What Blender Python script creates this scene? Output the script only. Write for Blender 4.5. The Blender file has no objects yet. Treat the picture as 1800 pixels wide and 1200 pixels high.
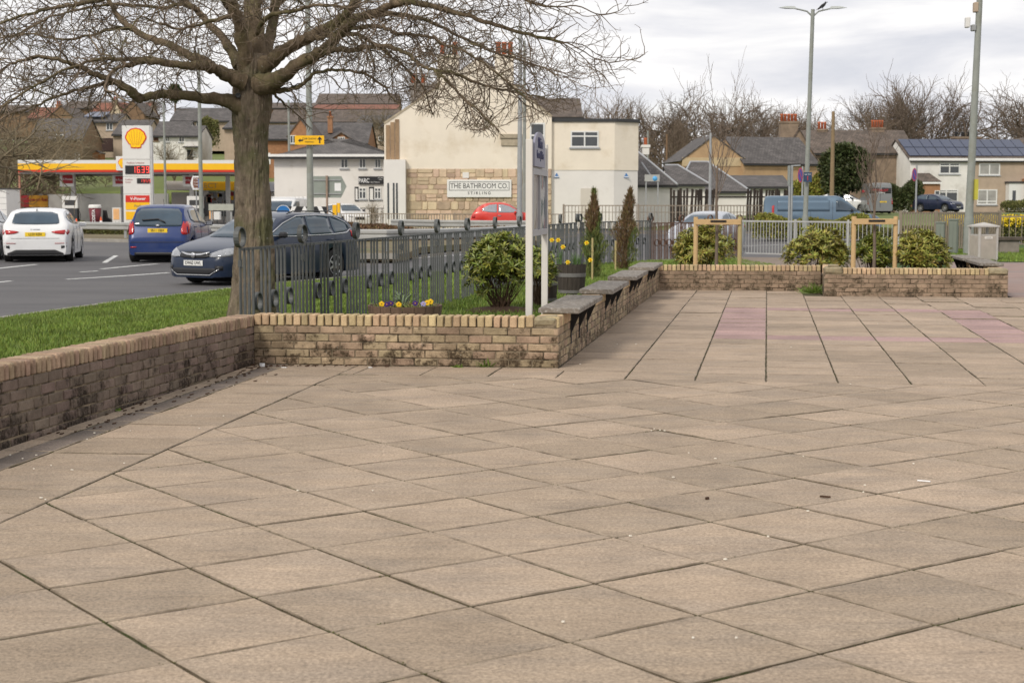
import bpy, bmesh, math, random
import numpy as np
from mathutils import Vector, Matrix, Quaternion
from mathutils.bvhtree import BVHTree

R = math.radians
random.seed(11)
sc = bpy.context.scene
COL = sc.collection

# ------------------------------------------------------------------ camera
CAMH, FPX, HORY = 1.52, 2700.0, 360.0          # eye height (m), focal length (px of 1800), horizon row
PITCH = math.atan((600 - HORY) / FPX)
cam_d = bpy.data.cameras.new("camera"); cam = bpy.data.objects.new("camera", cam_d); COL.objects.link(cam)
cam.location = (0, 0, CAMH); cam.rotation_euler = (math.pi / 2 - PITCH, 0, 0)
cam_d.sensor_width = 36; cam_d.lens = 36 * FPX / 1800
cam_d.clip_start = 0.1; cam_d.clip_end = 12000
cam_d.dof.use_dof = True; cam_d.dof.focus_distance = 13.0; cam_d.dof.aperture_fstop = 6.3
sc.camera = cam

# ------------------------------------------------------------------ light
SUN_EL, SUN_AZ = R(40), R(212)                  # azimuth clockwise from +Y (view direction): behind the camera, to its left
w = bpy.data.worlds.new("World"); sc.world = w; w.use_nodes = True
nt = w.node_tree; nt.nodes.clear()
out = nt.nodes.new('ShaderNodeOutputWorld')
sky = nt.nodes.new('ShaderNodeTexSky'); sky.sky_type = 'NISHITA'; sky.sun_disc = False
sky.sun_elevation = SUN_EL; sky.sun_rotation = SUN_AZ
bg1 = nt.nodes.new('ShaderNodeBackground'); bg1.inputs[1].default_value = 0.10
nt.links.new(sky.outputs[0], bg1.inputs[0])
bg2 = nt.nodes.new('ShaderNodeBackground'); bg2.inputs[1].default_value = 1.0
tc = nt.nodes.new('ShaderNodeTexCoord')
mp = nt.nodes.new('ShaderNodeMapping'); mp.inputs['Scale'].default_value = (1.0, 1.0, 4.2)
nt.links.new(tc.outputs['Generated'], mp.inputs[0])
n1 = nt.nodes.new('ShaderNodeTexNoise'); n1.inputs['Scale'].default_value = 6.0; n1.inputs['Detail'].default_value = 9; n1.inputs['Roughness'].default_value = .56
n1.inputs['Distortion'].default_value = .35
nt.links.new(mp.outputs[0], n1.inputs['Vector'])
cr = nt.nodes.new('ShaderNodeValToRGB')
cr.color_ramp.elements[0].position = .32; cr.color_ramp.elements[0].color = (.66, .675, .73, 1)
cr.color_ramp.elements[1].position = .55; cr.color_ramp.elements[1].color = (.93, .92, .92, 1)
e = cr.color_ramp.elements.new(.45); e.color = (.80, .80, .83, 1)
nt.links.new(n1.outputs[0], cr.inputs[0]); nt.links.new(cr.outputs[0], bg2.inputs[0])
n2 = nt.nodes.new('ShaderNodeTexNoise'); n2.inputs['Scale'].default_value = 2.2; n2.inputs['Detail'].default_value = 5
nt.links.new(mp.outputs[0], n2.inputs['Vector'])
mr = nt.nodes.new('ShaderNodeMapRange'); mr.inputs[1].default_value = .28; mr.inputs[2].default_value = .42; mr.inputs[3].default_value = .72; mr.inputs[4].default_value = 1.0
nt.links.new(n2.outputs[0], mr.inputs[0])
mx = nt.nodes.new('ShaderNodeMixShader')
nt.links.new(mr.outputs[0], mx.inputs[0]); nt.links.new(bg1.outputs[0], mx.inputs[1]); nt.links.new(bg2.outputs[0], mx.inputs[2])
nt.links.new(mx.outputs[0], out.inputs[0])

sd = bpy.data.lights.new("sun", 'SUN'); sun = bpy.data.objects.new("sun", sd); COL.objects.link(sun)
sd.energy = 2.0; sd.angle = R(11); sd.color = (1.0, .93, .82)
_d = Vector((math.sin(SUN_AZ) * math.cos(SUN_EL), math.cos(SUN_AZ) * math.cos(SUN_EL), math.sin(SUN_EL)))
sun.rotation_euler = _d.to_track_quat('Z', 'Y').to_euler()

sc.view_settings.view_transform = 'Standard'; sc.view_settings.look = 'None'
sc.view_settings.exposure = 0.13; sc.view_settings.gamma = 1; sc.view_settings.use_curve_mapping = False
sc.cycles.max_bounces = 6; sc.cycles.diffuse_bounces = 3; sc.cycles.glossy_bounces = 3
sc.cycles.transparent_max_bounces = 6
sc.cycles.use_denoising = True

# ------------------------------------------------------------------ measuring: photograph pixel -> world
CS, SN = math.cos(PITCH), math.sin(PITCH)
def ray(px, py):
    u = (px - 900) / FPX; v = (600 - py) / FPX
    return Vector((u, CS + v * SN, -SN + v * CS))
def G(px, py, z=0.0):
    d = ray(px, py); t = (z - CAMH) / d.z
    return Vector((d.x * t, d.y * t, z))
def P(px, py, Y):
    d = ray(px, py); t = Y / d.y
    return Vector((d.x * t, Y, CAMH + d.z * t))

# ------------------------------------------------------------------ materials
MATS = {}
def mat(name, col, rough=.75, var=.12, scale=3.0, bump=0.0, bscale=40, metal=0.0, rnd=0.0, island=0.0, spec=.4,
        dirt=None, dirt_s=1.5, dirt_lo=.5, dirt_hi=.7, coat=0.0, stretch=None, emit=0, hue=0.0):
    if name in MATS: return MATS[name]
    m = bpy.data.materials.new(name); m.use_nodes = True; MATS[name] = m
    nt = m.node_tree; b = nt.nodes['Principled BSDF']; L = nt.links.new
    b.inputs['Roughness'].default_value = rough; b.inputs['Metallic'].default_value = metal
    b.inputs['Specular IOR Level'].default_value = spec
    if coat: b.inputs['Coat Weight'].default_value = coat; b.inputs['Coat Roughness'].default_value = .04
    tc = nt.nodes.new('ShaderNodeTexCoord'); vec = tc.outputs['Object']
    if stretch:
        mpn = nt.nodes.new('ShaderNodeMapping'); mpn.inputs['Scale'].default_value = stretch; L(vec, mpn.inputs[0]); svec = mpn.outputs[0]
    else: svec = vec
    if rnd:                                      # shift the pattern from object to object
        oi = nt.nodes.new('ShaderNodeObjectInfo'); va = nt.nodes.new('ShaderNodeVectorMath'); va.operation = 'MULTIPLY_ADD'
        L(oi.outputs['Random'], va.inputs[0]); va.inputs[1].default_value = (37, 91, 53); L(svec, va.inputs[2]); svec = va.outputs[0]
    no = nt.nodes.new('ShaderNodeTexNoise'); no.inputs['Scale'].default_value = scale; no.inputs['Detail'].default_value = 6
    no.inputs['Roughness'].default_value = .62
    L(svec, no.inputs['Vector'])
    hv = nt.nodes.new('ShaderNodeHueSaturation'); hv.inputs['Color'].default_value = (*col, 1)
    mr = nt.nodes.new('ShaderNodeMapRange'); mr.inputs[1].default_value = .25; mr.inputs[2].default_value = .75
    mr.inputs[3].default_value = 1 - var; mr.inputs[4].default_value = 1 + var
    L(no.outputs[0], mr.inputs[0]); val = mr.outputs[0]
    rs = None
    if rnd: rs = (oi.outputs['Random'], rnd)
    if island:
        gi = nt.nodes.new('ShaderNodeNewGeometry'); rs = (gi.outputs['Random Per Island'], island)
    if rs:
        m2 = nt.nodes.new('ShaderNodeMapRange'); m2.inputs[3].default_value = 1 - rs[1]; m2.inputs[4].default_value = 1 + rs[1]
        L(rs[0], m2.inputs[0]); mu = nt.nodes.new('ShaderNodeMath'); mu.operation = 'MULTIPLY'
        L(val, mu.inputs[0]); L(m2.outputs[0], mu.inputs[1]); val = mu.outputs[0]
        if hue:
            wn = nt.nodes.new('ShaderNodeTexWhiteNoise'); wn.noise_dimensions = '1D'; L(rs[0], wn.inputs['W'])
            m3 = nt.nodes.new('ShaderNodeMapRange'); m3.inputs[3].default_value = .5 - hue; m3.inputs[4].default_value = .5 + hue
            L(wn.outputs['Value'], m3.inputs[0]); L(m3.outputs[0], hv.inputs['Hue'])
    L(val, hv.inputs['Value']); colout = hv.outputs[0]
    if dirt:
        n3 = nt.nodes.new('ShaderNodeTexNoise'); n3.inputs['Scale'].default_value = dirt_s; n3.inputs['Detail'].default_value = 8; n3.inputs['Roughness'].default_value = .65
        if rnd: L(svec, n3.inputs['Vector'])
        else: L(vec, n3.inputs['Vector'])
        m4 = nt.nodes.new('ShaderNodeMapRange'); m4.inputs[1].default_value = dirt_lo; m4.inputs[2].default_value = dirt_hi
        L(n3.outputs[0], m4.inputs[0])
        mi = nt.nodes.new('ShaderNodeMix'); mi.data_type = 'RGBA'; L(m4.outputs[0], mi.inputs['Factor']); L(colout, mi.inputs['A']); mi.inputs['B'].default_value = (*dirt, 1)
        colout = mi.outputs['Result']
    L(colout, b.inputs['Base Color'])
    if bump:
        n4 = nt.nodes.new('ShaderNodeTexNoise'); n4.inputs['Scale'].default_value = bscale; n4.inputs['Detail'].default_value = 4
        L(svec, n4.inputs['Vector']); bp = nt.nodes.new('ShaderNodeBump'); bp.inputs['Strength'].default_value = bump; bp.inputs['Distance'].default_value = .01
        L(n4.outputs[0], bp.inputs['Height']); L(bp.outputs[0], b.inputs['Normal'])
    if emit: b.inputs['Emission Color'].default_value = (*col, 1); b.inputs['Emission Strength'].default_value = emit
    return m

def flat(name, col, rough=.5, **k): return mat(name, col, rough, var=.04, **k)

def tile_mat(name, col, axis_len=.28, var=.2, rough=.8, wid=.3):
    """slates / tiles too far away to model: courses from a brick texture in the roof's own x / slope metres (uv)"""
    if name in MATS: return MATS[name]
    m = bpy.data.materials.new(name); m.use_nodes = True; MATS[name] = m
    nt = m.node_tree; b = nt.nodes['Principled BSDF']; L = nt.links.new; b.inputs['Roughness'].default_value = rough
    uv = nt.nodes.new('ShaderNodeUVMap'); br = nt.nodes.new('ShaderNodeTexBrick')
    br.inputs['Scale'].default_value = 1; br.inputs['Brick Width'].default_value = wid; br.inputs['Row Height'].default_value = axis_len
    br.inputs['Mortar Size'].default_value = .02; br.inputs['Bias'].default_value = 0
    br.inputs['Color1'].default_value = (*[c * (1 - var) for c in col], 1); br.inputs['Color2'].default_value = (*[c * (1 + var) for c in col], 1)
    br.inputs['Mortar'].default_value = (*[c * .5 for c in col], 1)
    L(uv.outputs[0], br.inputs['Vector'])
    no = nt.nodes.new('ShaderNodeTexNoise'); no.inputs['Scale'].default_value = .9; no.inputs['Detail'].default_value = 8
    tc = nt.nodes.new('ShaderNodeTexCoord'); L(tc.outputs['Object'], no.inputs['Vector'])
    mr = nt.nodes.new('ShaderNodeMapRange'); mr.inputs[1].default_value = .3; mr.inputs[2].default_value = .7; mr.inputs[3].default_value = .75; mr.inputs[4].default_value = 1.25
    L(no.outputs[0], mr.inputs[0]); hv = nt.nodes.new('ShaderNodeHueSaturation'); L(mr.outputs[0], hv.inputs['Value']); L(br.outputs[0], hv.inputs['Color'])
    L(hv.outputs[0], b.inputs['Base Color'])
    return m

# ------------------------------------------------------------------ mesh builder
class MB:
    def __init__(s): s.v = []; s.f = []; s.m = []; s.sm = []; s.uv = {}
    def add(s, vs, fs, mi=0, smooth=False):
        o = len(s.v); s.v.extend([tuple(v) for v in vs]); s.f.extend([tuple(i + o for i in f) for f in fs])
        s.m.extend([mi] * len(fs)); s.sm.extend([smooth] * len(fs)); return s
    def box(s, c, d, rz=0, mi=0, bev=0, rot=None):
        hx, hy, hz = d[0] / 2, d[1] / 2, d[2] / 2
        if bev:
            bev = min(bev, hx * .9, hy * .9, hz * .9); vs = []
            for sz in (-1, 1):
                for sx, sy in ((-1, -1), (1, -1), (1, 1), (-1, 1)):
                    vs += [(sx * (hx - bev), sy * hy, sz * (hz - bev)), (sx * hx, sy * (hy - bev), sz * (hz - bev)), (sx * (hx - bev), sy * (hy - bev), sz * hz)]
            # corners i: 3i (y face), 3i+1 (x face), 3i+2 (z face)
            y = lambda i: 3 * i; x = lambda i: 3 * i + 1; z = lambda i: 3 * i + 2
            fs = [(z(3), z(2), z(1), z(0)), (z(4), z(5), z(6), z(7)), (y(0), y(1), y(5), y(4)), (y(2), y(3), y(7), y(6)), (x(1), x(2), x(6), x(5)), (x(3), x(0), x(4), x(7))]
            for a, b_ in ((0, 4), (1, 5), (2, 6), (3, 7)):
                q = (y(a), y(b_), x(b_), x(a)); fs.append(q if a in (1, 3) else q[::-1]) 
            for a, b_, k in ((0, 1, y), (1, 2, x), (2, 3, y), (3, 0, x)):
                fs.append((z(a), z(b_), k(b_), k(a))); fs.append((k(a + 4), k(b_ + 4), z(b_ + 4), z(a + 4)))
            for i in range(8): fs.append((y(i), x(i), z(i)))
        else:
            vs = [(-hx, -hy, -hz), (hx, -hy, -hz), (hx, hy, -hz), (-hx, hy, -hz), (-hx, -hy, hz), (hx, -hy, hz), (hx, hy, hz), (-hx, hy, hz)]
            fs = [(3, 2, 1, 0), (4, 5, 6, 7), (0, 1, 5, 4), (1, 2, 6, 5), (2, 3, 7, 6), (3, 0, 4, 7)]
        M_ = Matrix.Translation(Vector(c)) @ (rot.to_4x4() if rot is not None else Matrix.Rotation(rz, 4, 'Z'))
        return s.add([M_ @ Vector(v) for v in vs], fs, mi)
    def bb(s, a, b, mi=0, bev=0):
        return s.box([(a[i] + b[i]) / 2 for i in range(3)], [abs(b[i] - a[i]) for i in range(3)], mi=mi, bev=bev)
    def tube(s, pts, rads, n=8, mi=0, cap=True, smooth=True):
        pts = [Vector(p) for p in pts]
        if not hasattr(rads, '__len__'): rads = [rads] * len(pts)
        o = len(s.v); N = len(pts); up = None
        for i, p in enumerate(pts):
            t = (pts[min(i + 1, N - 1)] - pts[max(i - 1, 0)])
            if t.length < 1e-9: t = Vector((0, 0, 1))
            t.normalize()
            if up is None: up = t.orthogonal().normalized()
            up = (up - t * up.dot(t)); up = up.normalized() if up.length > 1e-6 else t.orthogonal().normalized()
            b = t.cross(up)
            for k in range(n):
                a = 2 * math.pi * k / n; s.v.append(tuple(p + (up * math.cos(a) + b * math.sin(a)) * rads[i]))
        for i in range(N - 1):
            for k in range(n):
                s.f.append((o + i * n + k, o + i * n + (k + 1) % n, o + (i + 1) * n + (k + 1) % n, o + (i + 1) * n + k)); s.m.append(mi); s.sm.append(smooth)
        if cap:
            c0 = len(s.v); s.v += [s.v[o + k] for k in range(n)] + [s.v[o + (N - 1) * n + k] for k in range(n)]
            s.f.append(tuple(c0 + k for k in range(n))[::-1]); s.f.append(tuple(c0 + n + k for k in range(n))); s.m += [mi, mi]; s.sm += [False, False]
        return s
    def lathe(s, prof, n=20, c=(0, 0, 0), axis='z', mi=0, smooth=True):
        vs = []; fs = []
        for r, z in prof:
            for k in range(n):
                a = 2 * math.pi * k / n; x, y = r * math.cos(a), r * math.sin(a)
                if axis == 'z': q = (x, y, z)
                elif axis == 'y': q = (x, z, y)
                else: q = (z, x, y)
                vs.append((q[0] + c[0], q[1] + c[1], q[2] + c[2]))
        for i in range(len(prof) - 1):
            for k in range(n): fs.append((i * n + k, i * n + (k + 1) % n, (i + 1) * n + (k + 1) % n, (i + 1) * n + k))
        s.add(vs, fs, mi, smooth)
        return s
    def prism(s, poly, p0, ax_u, ax_v, ext, mi=0):
        """extrude a planar polygon (u,v) placed at p0 along ext"""
        p0 = Vector(p0); U = Vector(ax_u); V = Vector(ax_v); E_ = Vector(ext); n = len(poly)
        vs = [p0 + U * a + V * b for a, b in poly] + [p0 + U * a + V * b + E_ for a, b in poly]
        fs = [tuple(range(n)), tuple(range(2 * n - 1, n - 1, -1))] + [(i, i + n, (i + 1) % n + n, (i + 1) % n) for i in range(n)]
        return s.add(vs, fs, mi)
    def mesh(s, name, mats, sharp=None):
        me = bpy.data.meshes.new(name); me.from_pydata(s.v, [], s.f)
        for m in (mats if isinstance(mats, (list, tuple)) else [mats]): me.materials.append(m)
        me.polygons.foreach_set('material_index', s.m); me.polygons.foreach_set('use_smooth', s.sm)
        me.update()
        if sharp: me.set_sharp_from_angle(angle=R(sharp))
        return me
    def build(s, name, mats, parent=None, loc=(0, 0, 0), rz=0, sharp=None, fix=True):
        me = s.mesh(name, mats, sharp)
        if fix:
            bm = bmesh.new(); bm.from_mesh(me); bmesh.ops.recalc_face_normals(bm, faces=bm.faces); bm.to_mesh(me); bm.free()
        return put(name, me, parent, loc, rz)

def put(name, me, parent=None, loc=(0, 0, 0), rz=0):
    o = bpy.data.objects.new(name, me); COL.objects.link(o); o.location = loc
    if rz: o.rotation_euler = (0, 0, rz)
    if parent: o.parent = parent
    return o
def tag(o, label=None, cat=None, group=None, kind=None):
    if label: o['label'] = label
    if cat: o['category'] = cat
    if group: o['group'] = group
    if kind: o['kind'] = kind
    return o
def thing(name, label, cat, loc=(0, 0, 0), rz=0, group=None):
    o = bpy.data.objects.new(name, None); COL.objects.link(o); o.location = loc; o.rotation_euler = (0, 0, rz); o.empty_display_size = .2
    return tag(o, label, cat, group)
def kids(o): return [c for c in bpy.data.objects if c.parent == o]
def dup(root, loc, rz=None, label=None, tree=None):
    def cp(o, par):
        c = o.copy(); COL.objects.link(c); c.parent = par
        for ch in tree.get(o.name, []): cp(ch, c)
        return c
    if tree is None:
        tree = {}
        for x in bpy.data.objects:
            if x.parent: tree.setdefault(x.parent.name, []).append(x)
    r = cp(root, None); r.location = loc
    if rz is not None: r.rotation_euler[2] = rz
    if label: r['label'] = label
    return r
def text(name, body, size, matl, parent, loc, rot, depth=.004, align='CENTER', sx=1.0, bold=0.0):
    cu = bpy.data.curves.new(name, 'FONT'); cu.body = body; cu.size = size; cu.extrude = depth; cu.align_x = align; cu.align_y = 'CENTER'
    cu.offset = bold; cu.resolution_u = 3
    tmp = bpy.data.objects.new('tmp', cu); COL.objects.link(tmp)
    dg = bpy.context.evaluated_depsgraph_get(); me = bpy.data.meshes.new_from_object(tmp.evaluated_get(dg))
    bpy.data.objects.remove(tmp); me.materials.clear(); me.materials.append(matl)
    o = put(name, me, parent, loc); o.rotation_euler = rot; o.scale = (sx, 1, 1)
    return o
FACE = (math.pi / 2, 0, 0)                        # text standing up and facing -Y

# common materials
M_white = flat('white_paint', (.78, .77, .75), .5)
M_black = flat('black_plastic', (.015, .015, .016), .5)
M_dark = flat('dark_grey', (.05, .05, .052), .6)
M_glass = mat('window_glass', (.045, .055, .062), .06, var=.3, scale=.8, spec=.7)
M_upvc = flat('white_window_frame', (.72, .72, .70), .4)
M_galv = mat('galvanised_steel', (.36, .37, .37), .5, var=.15, scale=5, metal=.35)
M_chalk = flat('lettering_white', (.8, .8, .8), .6)
M_ink = flat('lettering_black', (.02, .02, .022), .6)
M_red = flat('sign_red', (.62, .03, .02), .5)
M_yel = flat('sign_yellow', (.9, .5, .01), .5)
# ================================================================== GROUND
U = Vector((.1633, .9866, 0)); V = Vector((.9866, -.1633, 0))       # along the bench wall / across it
def sheet(name, pts, z, m, th=0.0, label=None):
    mb = MB(); n = len(pts)
    if th: mb.prism([(p[0], p[1]) for p in pts], (0, 0, z - th), (1, 0, 0), (0, 1, 0), (0, 0, th))
    else: mb.add([(p[0], p[1], z) for p in pts], [tuple(range(n))])
    o = mb.build(name, m); tag(o, kind='structure'); return o

M_ground = mat('rough_ground', (.085, .085, .045), .95, .4, .05, dirt=(.12, .095, .06), dirt_s=.03)
M_asph = mat('asphalt', (.098, .094, .096), .85, .22, .5, bump=.5, bscale=60, dirt=(.135, .128, .125), dirt_s=.12, dirt_lo=.48, dirt_hi=.7, stretch=(.4, 1.6, 1))
M_fore = mat('forecourt_concrete', (.2, .19, .18), .85, .2, .4)
M_lawn = mat('lawn_soil', (.045, .085, .018), .95, .35, 1.2)
M_kerb = mat('kerb_stone', (.3, .28, .25), .85, .2, 3)
M_line = mat('road_paint', (.62, .62, .6), .7, .2, 6, dirt=(.2, .2, .2), dirt_s=5, dirt_lo=.55, dirt_hi=.7)
M_soil = mat('bark_mulch', (.07, .038, .022), .95, .4, 30, bump=.8, bscale=60)
M_path = mat('red_tarmac_path', (.27, .19, .165), .9, .2, 2, dirt=(.2, .185, .18), dirt_s=.35)

sheet('ground', [(-3000, -200), (3000, -200), (3000, 6000), (-3000, 6000)], -.32, M_ground)
def sst(t): t = min(1, max(0, t)); return t * t * (3 - 2 * t)
def rz_(x, y): return -.15 + .15 * max(sst((y - 34) / 8) * sst((-x - 4) / 4), sst((y - 58) / 16))
mb = MB(); gx = list(range(-90, -20, 10)) + list(np.linspace(-20, 0, 21)) + list(range(5, 71, 5)); gy = [12, 20, 28] + list(np.linspace(32, 44, 13)) + list(np.linspace(47, 77, 16)) + [84, 92]
mb.add([(x, y, rz_(x, y)) for y in gy for x in gx], [(j * len(gx) + i, j * len(gx) + i + 1, (j + 1) * len(gx) + i + 1, (j + 1) * len(gx) + i) for j in range(len(gy) - 1) for i in range(len(gx) - 1)])
tag(mb.build('road', M_asph), kind='structure')
def GR(px, py):
    z = -.15
    for _ in range(12): p = G(px, py, z); z = .5 * z + .5 * rz_(p.x, p.y)
    return G(px, py, z)
sheet('forecourt', [(-88, 84), (-9.8, 84), (-9.8, 137), (-88, 137)], -.02, M_fore)
edge = [G(-350, 590, -.1), G(0, 563, -.1), G(200, 535, -.1), G(390, 512, -.1), G(500, 499, -.1), G(620, 488, -.1), G(780, 478, -.1), G(1000, 466, -.1), G(1160, 459, -.1), G(1290, 455, -.1)]
sheet('garden_lawn', [(-14, 4)] + [(p.x, p.y) for p in edge] + [(12, 43), (14, 26), (2.8, 13), (-3.6, 4)], -.1, M_lawn, .2)
mb = MB()
for a, b in zip(edge[:-1], edge[1:]):
    d = (b - a); n_ = Vector((-d.y, d.x, 0)).normalized(); k = max(1, int(d.length / .9))
    for i in range(k):
        p = a + d * ((i + .5) / k) + n_ * .06
        mb.box((p.x, p.y, -.1), (d.length / k - .01, .12, .08), rz=math.atan2(d.y, d.x), bev=.012)
tag(mb.build('kerb', M_kerb), kind='structure')

# road markings
def strip(name, a, b, wd, z=-.146):
    d = (b - a).normalized(); n_ = Vector((-d.y, d.x, 0)) * wd / 2
    mb = MB(); K = 12; ps = [a + (b - a) * (i / K) for i in range(K + 1)]
    mb.add([Vector((q.x, q.y, rz_(q.x, q.y) + .005)) for p in ps for q in (p - n_, p + n_)], [(2 * i, 2 * i + 2, 2 * i + 3, 2 * i + 1) for i in range(K)])
    o = mb.build(name, M_line); o.location.z = 0
    return tag(o, kind='structure')
z_ = -.146
for i, (p, q, wd) in enumerate([((117, 491), (297, 479.5), .16), ((178, 473), (277, 464), .16), ((-40, 476), (65, 465), .16), ((140, 478.5), (172, 476.5), .14), ((184, 462), (204, 449.5), .14),
        ((625, 461), (830, 446.5), .15), ((840, 446), (1000, 436), .15), ((690, 449.5), (700, 452.5), .2), ((1290, 433), (1440, 428), .14), ((-60, 502), (20, 494), .14)]):
    strip('road_marking', GR(*p), GR(*q), wd)

# ------------------------------------------------------------------ plaza paving
def slab_mat(name, tint=None, island=False):
    m = bpy.data.materials.new(name); m.use_nodes = True; nt = m.node_tree; b = nt.nodes['Principled BSDF']; L = nt.links.new
    b.inputs['Roughness'].default_value = .88; b.inputs['Specular IOR Level'].default_value = .25
    geo = nt.nodes.new('ShaderNodeNewGeometry'); oi = nt.nodes.new('ShaderNodeObjectInfo')
    rnd = geo.outputs['Random Per Island'] if island else oi.outputs['Random']
    va = nt.nodes.new('ShaderNodeVectorMath'); va.operation = 'MULTIPLY_ADD'; L(rnd, va.inputs[0]); va.inputs[1].default_value = (13, 7, 3); L(geo.outputs['Position'], va.inputs[2])
    def noise(vec, scale, det, rough=.6, st=None):
        if st:
            mpn = nt.nodes.new('ShaderNodeMapping'); mpn.inputs['Scale'].default_value = st; mpn.inputs['Rotation'].default_value = (0, 0, -.16); L(vec, mpn.inputs[0]); vec = mpn.outputs[0]
        n = nt.nodes.new('ShaderNodeTexNoise'); n.inputs['Scale'].default_value = scale; n.inputs['Detail'].default_value = det; n.inputs['Roughness'].default_value = rough
        L(vec, n.inputs['Vector']); return n.outputs[0]
    def rng(v, a, b_, c, d):
        r = nt.nodes.new('ShaderNodeMapRange'); r.inputs[1].default_value = a; r.inputs[2].default_value = b_; r.inputs[3].default_value = c; r.inputs[4].default_value = d; L(v, r.inputs[0]); return r.outputs[0]
    def mul(a, c):
        n = nt.nodes.new('ShaderNodeMath'); n.operation = 'MULTIPLY'; L(a, n.inputs[0]); L(c, n.inputs[1]); return n.outputs[0]
    pos = va.outputs[0]
    streak = rng(noise(pos, 7.0, 10, .82, (1.1, 4.2, 1)), .36, .66, .85, 1.08)
    speck = rng(noise(geo.outputs['Position'], 62, 3, .8), .36, .64, .70, 1.27)
    strk2 = rng(noise(pos, 2.2, 8, .7, (1.0, 7.0, 1)), .54, .70, 1.0, .80)
    mott = rng(noise(geo.outputs['Position'], 1.6, 8, .68), .30, .70, .80, 1.13)
    obj = rng(rnd, 0, 1, .86, 1.10)
    val = mul(mul(mul(streak, speck), mul(mott, obj)), strk2)
    c1 = tint or (.405, .318, .226)
    mi = nt.nodes.new('ShaderNodeMix'); mi.data_type = 'RGBA'; mi.inputs['A'].default_value = (*c1, 1)
    mi.inputs['B'].default_value = (*((c1[0] * .86, c1[1] * .885, c1[2] * .93)), 1)
    L(rng(noise(pos, 1.7, 6, .65, (.7, 2.5, 1)), .42, .66, 0, 1), mi.inputs['Factor'])
    hv = nt.nodes.new('ShaderNodeHueSaturation'); L(val, hv.inputs['Value']); L(mi.outputs['Result'], hv.inputs['Color'])
    L(rng(noise(va.outputs[0], .01, 0), .3, .7, .485, .512), hv.inputs['Hue'])
    # small dark pits
    vo = nt.nodes.new('ShaderNodeTexVoronoi'); vo.inputs['Scale'].default_value = 34; L(geo.outputs['Position'], vo.inputs['Vector'])
    pit = rng(vo.outputs['Distance'], .08, .16, .62, 1.0)
    h2 = nt.nodes.new('ShaderNodeHueSaturation'); L(pit, h2.inputs['Value']); L(hv.outputs[0], h2.inputs['Color'])
    L(h2.outputs[0], b.inputs['Base Color'])
    bp = nt.nodes.new('ShaderNodeBump'); bp.inputs['Strength'].default_value = .55; bp.inputs['Distance'].default_value = .004
    L(noise(geo.outputs['Position'], 90, 5, .7), bp.inputs['Height']); L(bp.outputs[0], b.inputs['Normal'])
    return m
M_slab = slab_mat('concrete_slab'); M_slabf = slab_mat('concrete_slab_far', island=True)
M_pink = slab_mat('pink_slab', (.43, .295, .26)); M_pinkf = slab_mat('pink_slab_far', (.43, .295, .26), island=True)
M_gut = slab_mat('dark_gutter_block', (.20, .165, .135)); M_joint = mat('joint_dirt', (.135, .105, .070), .95, .45, 9, dirt=(.06, .075, .02), dirt_s=2.5, dirt_lo=.52, dirt_hi=.62)

M_edge = mat('slab_edge_dirt', (.18, .14, .10), .95, .35, 12, dirt=(.33, .265, .20), dirt_s=4.5, dirt_lo=.42, dirt_hi=.60)
WL0 = Vector((-3.19, 9.46, 0)); WLd = Vector((.137, .9906, 0)); WLn = Vector((.9906, -.137, 0))
FA = Vector((-2.47, 14.64, 0)); FB = Vector((.43, 14.28, 0)); BB = Vector((2.66, 27.62, 0))
BK0 = Vector((2.63, 27.5, 0)); BK1 = Vector((5.47, 27.2, 0)); BW0 = Vector((5.22, 25.66, 0)); BW1 = Vector((8.17, 25.28, 0))
def clip(poly, p, n_):
    res = []
    for i in range(len(poly)):
        a, b = poly[i], poly[(i + 1) % len(poly)]; da = (a - p).dot(n_); db = (b - p).dot(n_)
        if da >= 0: res.append(a)
        if (da >= 0) != (db >= 0): res.append(a + (b - a) * (da / (da - db)))
    return res
def area(poly):
    return abs(sum(poly[i].x * poly[(i + 1) % len(poly)].y - poly[(i + 1) % len(poly)].x * poly[i].y for i in range(len(poly)))) / 2
def in_view(c, mg=60):
    if c.y < 3: return False
    px = 900 + c.x / (c.y * CS) * FPX
    return -mg - 200 * 4 / c.y < px < 1800 + mg + 800 / c.y and c.y > 4.3
J = .0125
slabs = []                                                          # (polygon, material index)
WED = (FB + V * 0)                                                   # end line between the two laying patterns
EL = Vector((.38, 13.47, 0)); Vn = Vector((-V.y, V.x, 0)); Vn = Vn if Vn.y > 0 else -Vn
# 1 diamonds
O1 = Vector((-2.43, 7.83, 0)); a1 = -.9404; E1 = Vector((math.cos(a1), math.sin(a1), 0)) * .606; E2 = Vector((-math.sin(a1), math.cos(a1), 0)) * .606
for i in range(-14, 30):
    for j in range(-12, 30):
        p = O1 + E1 * i + E2 * j; poly = [p, p + E1, p + E1 + E2, p + E2]; c = p + (E1 + E2) * .5
        if not in_view(c): continue
        poly = clip(poly, EL, -Vn)
        if len(poly) > 2: poly = clip(poly, WL0 + WLn * 1.02, WLn)
        if len(poly) > 2 and area(poly) > .006: slabs.append((poly, 0))
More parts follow.
